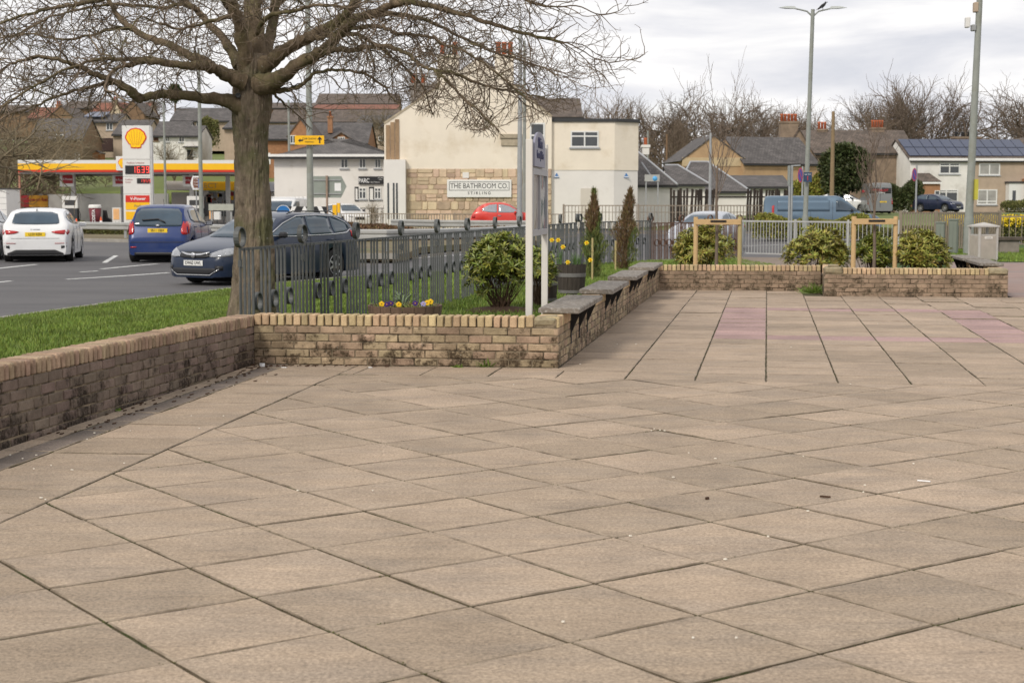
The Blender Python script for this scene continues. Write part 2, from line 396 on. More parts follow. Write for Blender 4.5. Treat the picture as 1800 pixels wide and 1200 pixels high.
# 2 band along the left wall
for k in range(-6, 14):
    s0 = -.62 + k * .606; a = WL0 + WLd * s0
    poly = [a + WLn * .35, a + WLn * 1.02, a + WLn * 1.02 + WLd * .606, a + WLn * .35 + WLd * .606]
    poly = clip(poly, FA, -Vector((.123, .992, 0)))
    if len(poly) > 2: slabs.append((poly, 0))
for k in range(-7, 18):
    a = WL0 + WLd * (k * .45)
    for o0, o1, mi in ((0, .145, 0), (.145, .345, 2)):
        poly = [a + WLn * o0, a + WLn * o1, a + WLn * o1 + WLd * .45, a + WLn * o0 + WLd * .45]
        poly = clip(poly, FA, -Vector((.123, .992, 0)))
        if len(poly) > 2: slabs.append((poly, mi))
# 3 grid in front of the benches
W2 = .612
for c_ in range(-5, 14):
    for r_ in range(0, 24):
        off = 0 if r_ else 0
        p = EL + V * (c_ * W2) + U * (r_ * .606); sh_ = V * (-.085 if c_ == 0 and r_ > 0 else 0); poly = [p + sh_, p + V * W2, p + V * W2 + U * .606, p + U * .606 + sh_]; c = p + (U + V) * .3
        if not in_view(c): continue
        if c_ < 0:
            poly = clip(poly, FA, -Vector((.123, .992, 0)))
            if len(poly) > 2: poly = clip(poly, WL0 + WLn * 1.02, WLn)
        else:
            poly = clip(poly, BK0, -Vector((.11, .994, 0)))
            if len(poly) > 2 and (sum(poly, Vector()) / len(poly)).x > 5.2: poly = clip(poly, BW0, -Vector((.128, .99, 0)))
        if len(poly) < 3 or area(poly) < .01: continue
        mi = 0
        if (c_ in (2, 7) and 7 <= r_ <= 15) or (2 < c_ < 7 and r_ in (7, 15)): mi = 1
        slabs.append((poly, mi))
slabs.sort(key=lambda s: (sum(s[0], Vector()) / len(s[0])).length)
plaza = sheet('plaza_paving', [(-3.6, -3), (12, -3), (26, 10), (26, 24), (8.3, 25.4), (5.3, 25.8), (5.3, 27.3), (2.6, 27.6), (.43, 14.4), (-2.6, 14.8)], -.014, M_joint)
def slab_geo(mb, poly, mi=0, rs=random, hv=.0022, J=J):
    n = len(poly); c = sum(poly, Vector()) / n
    if (poly[1] - poly[0]).cross(poly[2] - poly[1]).z < 0: poly = poly[::-1]
    # joint gap: pull every edge in
    q = []
    for i in range(n):
        a, b, d = poly[i - 1], poly[i], poly[(i + 1) % n]
        e1 = (b - a).normalized(); e2 = (d - b).normalized(); n1_ = Vector((-e1.y, e1.x, 0)); n2_ = Vector((-e2.y, e2.x, 0))
        k = n1_ + n2_; den = 1 + n1_.dot(n2_)
        q.append((b + k * (J / 2 / max(den, .3)), b + k * ((J / 2 + .005) / max(den, .3))))
    if min((poly[i] - poly[(i + 1) % n]).length for i in range(n)) > .25:                 # worn, slightly ragged arrises
        qq = []
        for i in range(n):
            (a0_, b0_), (a1_, b1_) = q[i], q[(i + 1) % n]; qq.append((a0_, b0_))
            for t_ in (.2, .4, .6, .8):
                tt = t_ + rs.uniform(-.07, .07); k_ = abs(rs.gauss(0, .0022)); cc_ = (c - a0_.lerp(a1_, tt)).normalized(); qq.append((a0_.lerp(a1_, tt) + cc_ * k_, b0_.lerp(b1_, tt) + cc_ * k_ * 1.6))
        q = qq; n = len(q)
    tx, ty = rs.uniform(-.004, .004), rs.uniform(-.004, .004); dz = rs.uniform(-hv, hv)
    zz = lambda v: dz + (v.x - c.x) * tx + (v.y - c.y) * ty
    vs = [(a.x, a.y, -.02) for a, _ in q] + [(a.x, a.y, zz(a) - .005) for a, _ in q] + [(b.x, b.y, zz(b)) for _, b in q]
    fs = [(i, (i + 1) % n, (i + 1) % n + n, i + n) for i in range(n)] + [(i + n, (i + 1) % n + n, (i + 1) % n + 2 * n, i + 2 * n) for i in range(n)] + [tuple(range(2 * n, 3 * n))]
    mb.add(vs, fs[:n], 3); mb.add(vs, fs[n:2 * n], 4); mb.add([vs[k] for k in range(2 * n, 3 * n)], [tuple(range(n))], mi)
rs_ = random.Random(5)
for k, (poly, mi) in enumerate(slabs[:300]):
    mb = MB(); slab_geo(mb, poly, 0, rs_, J=(.0085 if sum(poly, Vector()).dot(Vn) / len(poly) > EL.dot(Vn) else .0125))
    put('slab', mb.mesh('slab', ((M_slab, M_pink, M_gut)[mi], M_joint, M_joint, M_joint, M_edge)), plaza)
mb = MB()
for poly, mi in slabs[300:]: slab_geo(mb, poly, mi, rs_, .006, J=.007)
tag(put('slabs', mb.mesh('slabs', (M_slabf, M_pinkf, M_gut, M_joint, M_edge)), plaza), kind='stuff')
far_pav = sheet('footpath', [(8.3, 25.4), (26, 23.5), (30, 41), (12, 42.5), (9.5, 33), (8.9, 29)], -.012, M_path)

# ================================================================== BRICK WALLS
def brick_mat(name, col, stain, lo, hi, island=False, zb=0.0, sc_=5.0, film=.5):
    m = bpy.data.materials.new(name); m.use_nodes = True; nt = m.node_tree; b = nt.nodes['Principled BSDF']; L = nt.links.new
    b.inputs['Roughness'].default_value = .9; b.inputs['Specular IOR Level'].default_value = .2
    geo = nt.nodes.new('ShaderNodeNewGeometry'); oi = nt.nodes.new('ShaderNodeObjectInfo'); rnd = geo.outputs['Random Per Island'] if island else oi.outputs['Random']
    def noise(scale, det, rough=.6):
        n = nt.nodes.new('ShaderNodeTexNoise'); n.inputs['Scale'].default_value = scale; n.inputs['Detail'].default_value = det; n.inputs['Roughness'].default_value = rough
        L(geo.outputs['Position'], n.inputs['Vector']); return n.outputs[0]
    def rng(v, a, b_, c, d):
        r = nt.nodes.new('ShaderNodeMapRange'); r.inputs[1].default_value = a; r.inputs[2].default_value = b_; r.inputs[3].default_value = c; r.inputs[4].default_value = d; L(v, r.inputs[0]); return r.outputs[0]
    def mth(op, a, c):
        n = nt.nodes.new('ShaderNodeMath'); n.operation = op
        for i, x in enumerate((a, c)):
            if isinstance(x, float): n.inputs[i].default_value = x
            else: L(x, n.inputs[i])
        return n.outputs[0]
    val = mth('MULTIPLY', rng(rnd, 0, 1, .80, 1.14), mth('MULTIPLY', rng(noise(70, 3, .7), .3, .7, .85, 1.12), rng(noise(7, 8, .7), .3, .7, .70, 1.18)))
    hv = nt.nodes.new('ShaderNodeHueSaturation'); hv.inputs['Color'].default_value = (*col, 1); L(val, hv.inputs['Value'])
    wn = nt.nodes.new('ShaderNodeTexWhiteNoise'); wn.noise_dimensions = '1D'; L(rnd, wn.inputs['W']); L(rng(wn.outputs['Value'], 0, 1, .478, .512), hv.inputs['Hue'])
    f = noise(sc_, 9, .72)
    if zb:
        sx = nt.nodes.new('ShaderNodeSeparateXYZ'); L(geo.outputs['Position'], sx.inputs[0])
        f = mth('ADD', f, rng(sx.outputs['Z'], .0, .34, zb, -.02))
    fac = mth('MAXIMUM', mth('MULTIPLY', rng(f, lo, hi, 0, 1), rng(noise(38, 4, .7), .35, .55, .45, 1.0)), rng(noise(2.3, 8, .7), .42, .72, 0, film))
    mi = nt.nodes.new('ShaderNodeMix'); mi.data_type = 'RGBA'; L(fac, mi.inputs['Factor']); L(hv.outputs[0], mi.inputs['A']); mi.inputs['B'].default_value = (*stain, 1)
    # pale lime bloom
    m2 = nt.nodes.new('ShaderNodeMix'); m2.data_type = 'RGBA'; L(rng(noise(13, 6, .7), .66, .74, 0, .6), m2.inputs['Factor']); L(mi.outputs['Result'], m2.inputs['A']); m2.inputs['B'].default_value = (.5, .47, .42, 1)
    L(m2.outputs['Result'], b.inputs['Base Color'])
    bp = nt.nodes.new('ShaderNodeBump'); bp.inputs['Strength'].default_value = .6; bp.inputs['Distance'].default_value = .006
    L(noise(60, 5, .7), bp.inputs['Height']); L(bp.outputs[0], b.inputs['Normal'])
    return m
M_bk = brick_mat('yellow_brick', (.43, .33, .215), (.06, .042, .025), .50, .60, zb=.07, film=.7)
M_bkf = brick_mat('yellow_brick_far', (.37, .285, .19), (.06, .045, .028), .50, .60, island=True, zb=.05, film=.75)
M_cop = brick_mat('coping_brick', (.58, .44, .26), (.10, .085, .05), .60, .70, film=.22)
M_copf = brick_mat('coping_brick_far', (.58, .44, .26), (.10, .085, .05), .60, .70, island=True, film=.3)
M_bkl = brick_mat('brown_brick', (.215, .165, .130), (.028, .02, .014), .53, .63, zb=.11, sc_=2.6, film=.35)
M_copl = brick_mat('brown_coping_brick', (.42, .31, .21), (.06, .042, .025), .57, .68)
M_mort = mat('mortar', (.21, .165, .11), .95, .35, 14, dirt=(.04, .03, .018), dirt_s=6, dirt_lo=.45, dirt_hi=.6)
M_morth = mat('mortar_cap', (.3, .25, .16), .95, .35, 18, bump=.9, bscale=40, dirt=(.13, .13, .09), dirt_s=9)

def brick_variants(name, d, bev, n=4):
    r = []
    for k in range(n):
        mb = MB(); mb.box((0, 0, 0), d, bev=bev); rr = random.Random(k * 7 + 1)
        mb.v = [tuple(c + rr.uniform(-.0022, .0022) for c in v) for v in mb.v]
        me = mb.mesh(name, M_bk); bm = bmesh.new(); bm.from_mesh(me); bmesh.ops.recalc_face_normals(bm, faces=bm.faces); bm.to_mesh(me); bm.free(); r.append(me)
    return r
def with_mat(ms, m):
    r = []
    for x in ms: y = x.copy(); y.materials.clear(); y.materials.append(m); r.append(y)
    return r
ST = brick_variants('brick', (.214, .1, .064), .006); HD = brick_variants('brick', (.101, .1, .064), .006); CP = brick_variants('coping_brick', (.0625, .222, .104), .008)

def brick_wall(name, label, A, B, courses, mats, z0=0.0, top=None, tilt=0.0, far=None, cap_ends=(), limit=280, quoin=0, cs=1.0):
    L_ = (B - A).length; rz = math.atan2((B - A).y, (B - A).x)
    root = thing(name, label, 'wall', (A.x, A.y, z0), rz); root.rotation_euler = (0, -tilt, rz)
    mb_, mc_ = mats; rr = random.Random(int(abs(A.x) * 100))
    hc = courses * .075
    mb = MB(); mb.box((L_ / 2, .112, hc / 2 - .05), (L_ - .004, .208, hc + .1)); mb.box((L_ / 2, .112, hc + .040), (L_ - .006, .188, .08)); mb.build('mortar', M_mort, root)
    st, hd, cp = with_mat(ST, mb_), with_mat(HD, mb_), with_mat(CP, mc_)
    far_b = MB(); nb = 0
    places = []
    for c in range(courses):
        z = c * .075 + .0375; x = -.1125 if c % 2 else 0.0
        if quoin: x = (0, -.11, -.05, -.16, -.02, -.13)[c % 6] + rr.uniform(-.02, .0)
        while x < L_ - .03:
            if x < -.01:
                w_ = .214 + x
                if w_ > .05: places.append((w_ / 2, z, w_))
            elif x + .214 > L_:
                places.append(((x + L_) / 2, z, L_ - x))
            else: places.append((x + .107, z, .214))
            x += .2245
    places.sort(key=lambda t: t[0])
    for x, z, w_ in places:
        dy = rr.uniform(-.003, .003); dzz = rr.uniform(-.0015, .0015)
        if nb < limit:
            o = put('brick', rr.choice(st if w_ > .15 else hd), root, (x, .05 + dy, z + dzz))
            if abs(w_ - .214) > .001: o.scale = (w_ / (.214 if w_ > .15 else .101), 1, 1)
            nb += 1
        else: far_b.box((x, .05 + dy, z + dzz), (w_, .1, .064), bev=.006)
    if far_b.v: tag(far_b.build('bricks', far[0], root), kind='stuff')
    n = int(L_ / .0757); p_ = L_ / n; far_c = MB()
    for k in range(n):
        x = (k + .5) * p_; z = hc + .053 + rr.uniform(-.003, .003)
        if any(a_ <= x <= b_ for a_, b_ in cap_ends): continue
        if k < 150:
            o = put('coping_brick', rr.choice(cp), root, (x, .107 + rr.uniform(-.004, .004), z)); o.rotation_euler = (0, rr.uniform(-.012, .012), rr.uniform(-.015, .015)); o.scale = (cs * rr.uniform(.97, 1.0), 1, 1)
        else: far_c.box((x, .107, z), (.0625, .222, .104), bev=.008)
    if far_c.v: tag(far_c.build('coping_bricks', far[1], root), kind='stuff')
    return root, L_, hc
def lump(root, x0, x1, y0, y1, z0, z1, seed=0, m=None):
    mb = MB(); mb.box(((x0 + x1) / 2, (y0 + y1) / 2, (z0 + z1) / 2), (x1 - x0, y1 - y0, z1 - z0), bev=.03)
    rr = random.Random(seed); mb.v = [tuple(c + rr.uniform(-.008, .008) for c in v) for v in mb.v]
    o = mb.build('mortar_cap', m or M_morth, root); return o

lw, lL, lh = brick_wall('brick_wall', 'low brown brick wall with black stains running beside the grass verge at the left', WL0 + WLd * -3.2, FA + WLd * .12, 6, (M_bkl, M_copl), z0=-.02 + .03, tilt=-.0115, cs=.90)
fw, fL, fh = brick_wall('brick_wall', 'short yellow brick wall facing the paving in front of the flower planter', FA + Vector((-.0, 0, 0)), FB, 5, (M_bk, M_cop), quoin=1, cap_ends=((2.68, 3),))
lump(fw, fL - .235, fL - .002, -.006, .225, fh + .003, fh + .106, 3)
bw, bL, bh = brick_wall('brick_wall', 'long receding brick wall carrying the four concrete bench seats', FB + U * .0 + V * .002, BB, 5, (M_bk, M_cop), far=(M_bkf, M_copf), limit=290)
kw, kL, kh = brick_wall('brick_wall', 'mossy back brick wall left of the stepped mortar cap', BK0, BK1, 5, (M_bkf, M_cop), z0=-.03, quoin=1, far=(M_bkf, M_copf))
rw, rL, rh = brick_wall('brick_wall', 'nearer back brick wall running right from the stepped mortar cap', BW0, BW1, 5, (M_bkf, M_cop), z0=-.01, quoin=1, far=(M_bkf, M_copf), cap_ends=((0, .29), (2.66, 3.2)))
o = lump(rw, -.005, .30, -.008, .23, rh + .003, rh + .125, 5); lump(rw, .06, .24, .03, .2, rh + .12, rh + .155, 6)
lump(rw, rL - .31, rL, -.008, .23, rh + .003, rh + .11, 7)
sw, sL, sh = brick_wall('brick_wall', 'stub of brick wall joining the two back walls behind the mortar cap', BW0 + Vector((.24, .24, 0)), Vector((5.72, 27.2, 0)), 5, (M_bkf, M_cop), z0=-.01, far=(M_bkf, M_copf))
ww, wL, wh = brick_wall('brick_wall', 'brick wall running back from the right corner below the two far bench seats', BW1 + Vector((0, .22, 0)), BW1 + U * 5.2, 5, (M_bkf, M_cop), z0=-.01, far=(M_bkf, M_copf))

# bench seats bracketed to the wall
M_bench = mat('weathered_bench_concrete', (.19, .165, .14), .9, .4, 7, bump=.8, bscale=50, dirt=(.36, .34, .31), dirt_s=22, dirt_lo=.50, dirt_hi=.66)
M_iron = mat('dark_iron', (.018, .016, .015), .7, .3, 9)
def bench(label, A, s0, length, dirU, side):
    nrm = Vector((dirU.y, -dirU.x, 0)) * side
    p = A + dirU * s0; rz = math.atan2(dirU.y, dirU.x)
    t = thing('bench_seat', label, 'bench', (p.x, p.y, 0), rz, 'concrete bench seats fixed on the brick walls')
    sy = -side                                                      # local -y is the plaza side for side=+1
    yc = (.24 - .16) / 2 if side > 0 else .22 - (.24 - .16) / 2
    mb = MB(); mb.box((length / 2, yc, .514), (length, .40, .054), bev=.008)
    rr = random.Random(int(s0 * 10)); mb.v = [tuple(c + rr.uniform(-.003, .003) for c in v) for v in mb.v]
    mb.build('seat_slab', M_bench, t)
    for k in (.27, .60, .93):
        x = length * k; y0 = 0 if side > 0 else .22
        mb = MB(); mb.prism([(0, 0), (sy * .10, 0), (sy * .10, -.02), (sy * .012, -.22), (0, -.27)], (x - .006, y0 + sy * .004, .487), (0, 1, 0), (0, 0, 1), (.012, 0, 0))
        mb.bb((x - .022, y0 + sy * .003, .15), (x + .022, y0 + sy * .012, .486)); mb.build('bracket', M_iron, t)
    return t
for s0, lb in ((.35, 'nearest of the four bench seats, beside the end of the front wall'), (3.6, 'second nearest of the four bench seats on the long wall'), (6.85, 'third bench seat along the long wall, near the barrels'), (10.1, 'farthest of the four bench seats, close to the back wall corner')):
    bench(lb, FB, s0, 2.1, U, 1)
bench('low bench seat at the right end of the back wall, nearer of the two', BW1, .62, 1.95, U, -1)
bench('low bench seat behind the right end of the back wall, farther of the two', BW1, 3.05, 1.95, U, -1)
# ================================================================== FOLIAGE HELPERS
def cloud_mesh(name, base, dirs, ups, ln, wd, m, fold=.25, tip=.5):
    """many folded leaves: base -> tip, two triangles each side of the midrib"""
    base, dirs, ups = np.asarray(base), np.asarray(dirs), np.asarray(ups)
    dirs = dirs / (np.linalg.norm(dirs, axis=1, keepdims=True) + 1e-9); side = np.cross(dirs, ups); side /= (np.linalg.norm(side, axis=1, keepdims=True) + 1e-9)
    up2 = np.cross(side, dirs); ln = np.asarray(ln)[:, None]; wd = np.asarray(wd)[:, None]
    mid = base + dirs * ln * tip
    v = np.stack([base, mid + side * wd / 2 + up2 * wd * fold, base + dirs * ln, mid - side * wd / 2 + up2 * wd * fold], 1).reshape(-1, 3)
    n = len(base); i = np.arange(n)[:, None] * 4
    f = np.concatenate([i + np.array([[0, 2, 1]]), i + np.array([[0, 3, 2]])], 1).reshape(-1, 3)
    return tri_mesh(name, v, f, m)
def tri_mesh(name, v, f, m):
    me = bpy.data.meshes.new(name); me.vertices.add(len(v)); me.vertices.foreach_set('co', np.ascontiguousarray(v, dtype=np.float32).ravel())
    me.loops.add(len(f) * 3); me.loops.foreach_set('vertex_index', np.ascontiguousarray(f, dtype=np.int32).ravel())
    me.polygons.add(len(f)); me.polygons.foreach_set('loop_start', np.arange(len(f), dtype=np.int32) * 3); me.polygons.foreach_set('loop_total', np.full(len(f), 3, dtype=np.int32))
    me.materials.append(m); me.update(); me.validate(); return me
NR = np.random.RandomState(7)
def unit(n):
    a = NR.normal(size=(n, 3)); return a / np.linalg.norm(a, axis=1, keepdims=True)

M_leaf = mat('rhododendron_leaf', (.20, .225, .035), .38, .25, 3, island=.45, hue=.035, spec=.5)
M_leaf2 = mat('olive_leaf', (.27, .255, .045), .42, .25, 3, island=.45, hue=.045, spec=.5)
M_stem = mat('shrub_stem', (.10, .06, .035), .85, .3, 20)
M_grass = mat('grass_blade', (.16, .228, .036), .6, .40, 1.3, island=.32, hue=.02, dirt=(.20, .21, .06), dirt_s=1.9, dirt_lo=.56, dirt_hi=.8)
M_conif = mat('conifer_spray', (.14, .165, .045), .75, .35, 3, island=.4, hue=.04)
M_brownc = mat('browned_conifer_spray', (.17, .11, .05), .8, .35, 3, island=.4, hue=.04)
M_hedge = mat('yellow_green_hedge_leaf', (.25, .24, .045), .6, .3, .6, island=.4, hue=.04)

def in_poly(x, y, poly):
    c = np.zeros(len(x), bool); n = len(poly); j = n - 1
    for i in range(n):
        xi, yi = poly[i]; xj, yj = poly[j]
        c ^= ((yi > y) != (yj > y)) & (x < (xj - xi) * (y - yi) / (yj - yi + 1e-12) + xi); j = i
    return c
def grass(name, poly, n, z, h=.055, w=.011, m=None):
    xs = [p[0] for p in poly]; ys = [p[1] for p in poly]
    x = NR.uniform(min(xs), max(xs), n * 2); y = NR.uniform(min(ys), max(ys), n * 2); k = in_poly(x, y, poly); x, y = x[k][:n], y[k][:n]; n = len(x)
    clump = (np.sin(x * 2.1 + np.sin(y * 1.3) * 2) * np.cos(y * 1.7 + x * .6) * .5 + 1.0)
    hh = NR.uniform(.5, 1.3, n) * h * (.75 + .35 * clump); a = NR.uniform(0, 2 * math.pi, n); ww = w * NR.uniform(.6, 1.2, n); ln_ = hh * NR.uniform(.1, .75, n); b = NR.uniform(0, 2 * math.pi, n)
    v = np.stack([np.stack([x - np.cos(a) * ww, y - np.sin(a) * ww, np.full(n, z)], 1), np.stack([x + np.cos(a) * ww, y + np.sin(a) * ww, np.full(n, z)], 1), np.stack([x + np.cos(b) * ln_, y + np.sin(b) * ln_, z + hh], 1)], 1).reshape(-1, 3)
    o = put(name, tri_mesh(name, v, np.arange(n * 3).reshape(-1, 3), m or M_grass)); return tag(o, kind='stuff')

# grass in the two parts of the garden
ep = [(p.x, p.y) for p in edge]
grass('grass', [(-5.2, 11)] + [(-10.5, 15.5)] + [ep[1], ep[2], ep[3], ep[4]] + [(-2.4, 31), (-2.4, 15.2), (-2.9, 14.6), (-3.8, 8)], 210000, -.1, .06, .012)
grass('grass', [(-2.4, 15.2), (-2.4, 31), ep[4], ep[5], ep[6], ep[7], ep[8], ep[9], (7.0, 41), (5, 30), (2.5, 28.2), (.25, 15)], 90000, -.1, .06, .013)

# ================================================================== RING-TOPPED RAILING
M_rail = mat('grey_painted_iron', (.09, .095, .095), .55, .22, 9, spec=.45, dirt=(.19, .16, .12), dirt_s=4, dirt_lo=.56, dirt_hi=.7)
M_rust = mat('rusty_iron', (.14, .075, .05), .8, .35, 8)
def ring_mesh(name, r, wd, th, m, n=20):
    mb = MB(); mb.lathe([(r, -wd / 2), (r, wd / 2), (r - th, wd / 2), (r - th, -wd / 2), (r, -wd / 2)], n, axis='y', smooth=False); me = mb.mesh(name, m); return me
def railing_run(label, pts, m, zb0=-.13, top=1.2, group=None, bars=12, low=True, lean=0.0, lowz=.62):
    a0 = pts[0]; root = thing('ring_topped_railing', label, 'railing', (a0.x, a0.y, zb0))
    R1 = ring_mesh('ring', .108, .055, .012, m); R2 = ring_mesh('ring', .098, .05, .012, m)
    mbb = MB(); mbb.box((0, 0, top / 2), (.024, .024, top), bev=.002); BAR = mbb.mesh('bar', m)
    mbp = MB(); mbp.box((0, 0, top / 2 + .01), (.052, .014, top + .02), bev=.003); mbp.box((0, 0, top - .16), (.05, .034, .07), bev=.004)
    for dz in (.12, .2): mbp.lathe([(0.001, -.026), (.009, -.024), (.011, -.017)], 8, (0, 0, top - dz), 'y')
    POST = mbp.mesh('post', m)
    for me in (BAR, POST, R1, R2):
        bm = bmesh.new(); bm.from_mesh(me); bmesh.ops.recalc_face_normals(bm, faces=bm.faces); bm.to_mesh(me); bm.free()
    rr = random.Random(4); rails = MB(); z = 0
    for i, p in enumerate(pts):
        q = p - a0; d = (pts[min(i + 1, len(pts) - 1)] - pts[max(i - 1, 0)]); rz = math.atan2(d.y, d.x)
        o = put('post', POST, root, (q.x, q.y, 0), rz); o = put('ring', R1, root, (q.x, q.y, top + .115), rz + rr.uniform(-.08, .08))
        if i == len(pts) - 1: break
        e_ = pts[i + 1] - p; L_ = math.hypot(e_.x, e_.y); rz = math.atan2(e_.y, e_.x); c = q + e_ / 2
        rails.box((c.x, c.y, top - .012), (L_, .012, .03), rz); rails.box((c.x, c.y, .035), (L_, .012, .03), rz)
        ng = bars // 3
        for g in range(ng):
            for k in range(3):
                t = (g + .5) / ng + (k - 1) * .062 * (4 / ng)
                o = put('bar', BAR, root, (q.x + e_.x * t, q.y + e_.y * t, 0), rz); o.rotation_euler = (0, rr.uniform(-.004, .004) + lean, rz)
            if low and g < ng - 1:
                t = (g + 1) / ng; put('ring', R2, root, (q.x + e_.x * t, q.y + e_.y * t, lowz), rz)
    rails.build('rails', m, root)
    return root
def fx(Y): return -5.87 + .19 * Y
posts = [Vector((fx(Y), Y, 0)) for Y in (16.0, 18.0, 20.15, 22.4, 24.6, 26.8, 29.2, 31.7, 34.3, 37.0, 39.7)]
railing_run('grey iron railing with ring finials along the garden beside the large tree', posts, M_rail)
def at(px, Y): return Vector(((px - 900) / FPX * Y / CS * 1.0, Y, 0))
railing_run('grey ring railing turning the corner behind the conifers', [at(1019, 39.8), at(1054, 41.2), at(1096, 43), at(1142, 44.6)], M_rail, bars=12)
railing_run('rust stained stretch of ring railing left of the plain guardrail', [at(1142, 44.7), at(1196, 45.6), at(1246, 46.3), at(1297, 47)], M_rust, bars=15, zb0=-.2)

# ================================================================== PLANTERS AND FLOWERS
M_barrel = mat('weathered_barrel_oak', (.055, .044, .036), .85, .35, 5, stretch=(6, 6, .7), bump=.5, bscale=30)
M_barrel2 = mat('brown_barrel_oak', (.15, .095, .065), .85, .35, 5, stretch=(6, 6, .7), bump=.5, bscale=30)
M_hoop = mat('zinc_hoop', (.21, .2, .195), .5, .2, 10, metal=.3)
def barrel(label, c, r, h, m):
    t = thing('barrel_planter', label, 'planter', c, 0, 'half barrel planters in the garden')
    n = 20
    def rad(z): return r * (.86 + .14 * (z / h) ** .8)
    me = None
    for k in range(n):
        a0, a1 = 2 * math.pi * k / n + .008, 2 * math.pi * (k + 1) / n - .008; mb = MB(); zs = (0, h * .5, h)
        vs = [(rr * math.cos(a), rr * math.sin(a), z) for z in zs for a in (a0, a1) for rr in (rad(z), rad(z) - .025)]
        fs = []
        for i in range(2):
            b = i * 4; fs += [(b, b + 2, b + 6, b + 4), (b + 3, b + 1, b + 5, b + 7), (b + 1, b, b + 4, b + 5), (b + 2, b + 3, b + 7, b + 6)]
        fs.append((8, 10, 11, 9)); mb.add(vs, fs); mb.build('stave', m, t)
    for z0, z1 in ((.08 * h, .18 * h), (.6 * h, .72 * h)):
        mb = MB(); mb.lathe([(rad(z0) + .001, z0), (rad(z0) + .005, z0), (rad(z1) + .005, z1), (rad(z1) + .001, z1)], 40, smooth=False); mb.build('hoop', M_hoop, t)
    mb = MB(); mb.lathe([(0.01, h - .05), (rad(h) - .02, h - .06)], 20); mb.build('soil', M_soil, t)
    return t
b1c = G(714, 625, -.1); b1c = Vector((-1.23, 17.6, -.1))
barrel('wide brown half barrel with pansies just behind the front brick wall', b1c, .43, .475, M_barrel2)
b2 = at(1004, 27.6); b2.z = -.1; barrel('dark half barrel with daffodils, the one right of the noticeboard', b2, .268, .56, M_barrel)
b3 = at(957, 25.4); b3.z = -.1; barrel('dark half barrel half hidden behind the noticeboard posts', b3, .225, .5, M_barrel)

M_dleaf = mat('daffodil_leaf', (.11, .19, .06), .5, .2, 8, island=.25)
M_petal = flat('daffodil_petal', (.88, .68, .02), .5); M_trump = flat('daffodil_trumpet', (.85, .38, .01), .5)
def blades(name, parent, c, n, r, h, lean=.5, w=.014, m=None):
    mb = MB(); rr = random.Random(int(c[0] * 100) + n)
    for k in range(n):
        a = rr.uniform(0, 6.28); q = rr.uniform(0, r); x, y = c[0] + q * math.cos(a), c[1] + q * math.sin(a); a2 = a + rr.uniform(-.6, .6); hh = h * rr.uniform(.6, 1.1); le = rr.uniform(.1, lean) * hh; wv = Vector((-math.sin(a2), math.cos(a2), 0)) * w / 2
        pts = []
        for i in range(5):
            t = i / 4; p = Vector((x + math.cos(a2) * le * t ** 2, y + math.sin(a2) * le * t ** 2, c[2] + hh * (t - .35 * t ** 3 * lean))); ww = wv * (1 - t ** 3 * .85); pts += [p - ww, p + ww]
        mb.add(pts, [(2 * i, 2 * i + 1, 2 * i + 3, 2 * i + 2) for i in range(4)])
    o = mb.build(name, m or M_dleaf, parent, fix=False); return o
def daffodil(p, ground, label):
    t = thing('daffodil', label, 'daffodil', ground, 0, 'daffodils growing in the half barrels')
    h = p.z - ground.z; dx, dy = p.x - ground.x, p.y - ground.y
    mb = MB(); mb.tube([(0, 0, 0), (dx * .3, dy * .3, h * .6), (dx * .9, dy * .9, h * .97), (dx, dy - .02, h)], .004, 5); mb.build('stem', M_dleaf, t)
    for k in range(6):
        a = k * math.pi / 3; u = Vector((math.cos(a), 0, math.sin(a))); s = Vector((-math.sin(a), 0, math.cos(a))); c = Vector((dx, dy - .025, h))
        mb = MB(); mb.add([c, c + u * .028 + s * .016, c + u * .05 + Vector((0, -.008, 0)), c + u * .028 - s * .016], [(0, 1, 2, 3)]); mb.build('petal', M_petal, t, fix=False)
    mb = MB(); mb.lathe([(.009, 0), (.012, -.02), (.019, -.03), (.012, -.022), (.004, -.012)], 10, (dx, dy - .025, h), 'y'); mb.build('trumpet', M_trump, t)
    return t
def cl(px, Yb, z): v = at(px, Yb); v.z = z; return v
dz_ = .46 - .04
for (px, py, gx), lb in zip([(970, 422, 975), (981, 422, 979), (989.5, 434, 983), (1031, 427, 1019), (969.5, 463, 974), (998, 461, 998), (1037.5, 457, 1022)],
        ['daffodil beside the noticeboard, upper left of the top pair', 'daffodil beside the noticeboard, right of the top pair', 'daffodil just below the top pair in the dark barrel', 'lone high daffodil against the first conifer', 'short daffodil hanging over the left rim of the dark barrel', 'small daffodil low at the middle of the barrel rim', 'drooping daffodil at the right rim near the wooden stake']):
    daffodil(P(px, py, 27.5), cl(gx, 27.6, .41), lb)
dl = thing('daffodil_clump', 'tuft of daffodil leaves at the left in the dark barrel', 'daffodil leaves', cl(984, 27.65, .41)); blades('leaves', dl, (0, 0, 0), 26, .06, .33, .35)
dl = thing('daffodil_clump', 'bright tuft of daffodil leaves at the right in the dark barrel', 'daffodil leaves', cl(1012, 27.6, .41)); blades('leaves', dl, (0, 0, 0), 40, .07, .3, .4)
dl = thing('daffodil_clump', 'pale arching narcissus leaves rising from the pansy barrel', 'daffodil leaves', Vector((-1.26, 17.65, .32))); blades('leaves', dl, (0, 0, 0), 34, .06, .33, 1.3, w=.012, m=mat('grey_green_leaf', (.16, .22, .11), .5, .2, 8, island=.2))
M_pv = flat('pansy_violet', (.06, .02, .16), .6); M_py = flat('pansy_yellow', (.85, .52, .01), .6); M_pl = flat('pansy_lilac', (.36, .34, .6), .6)
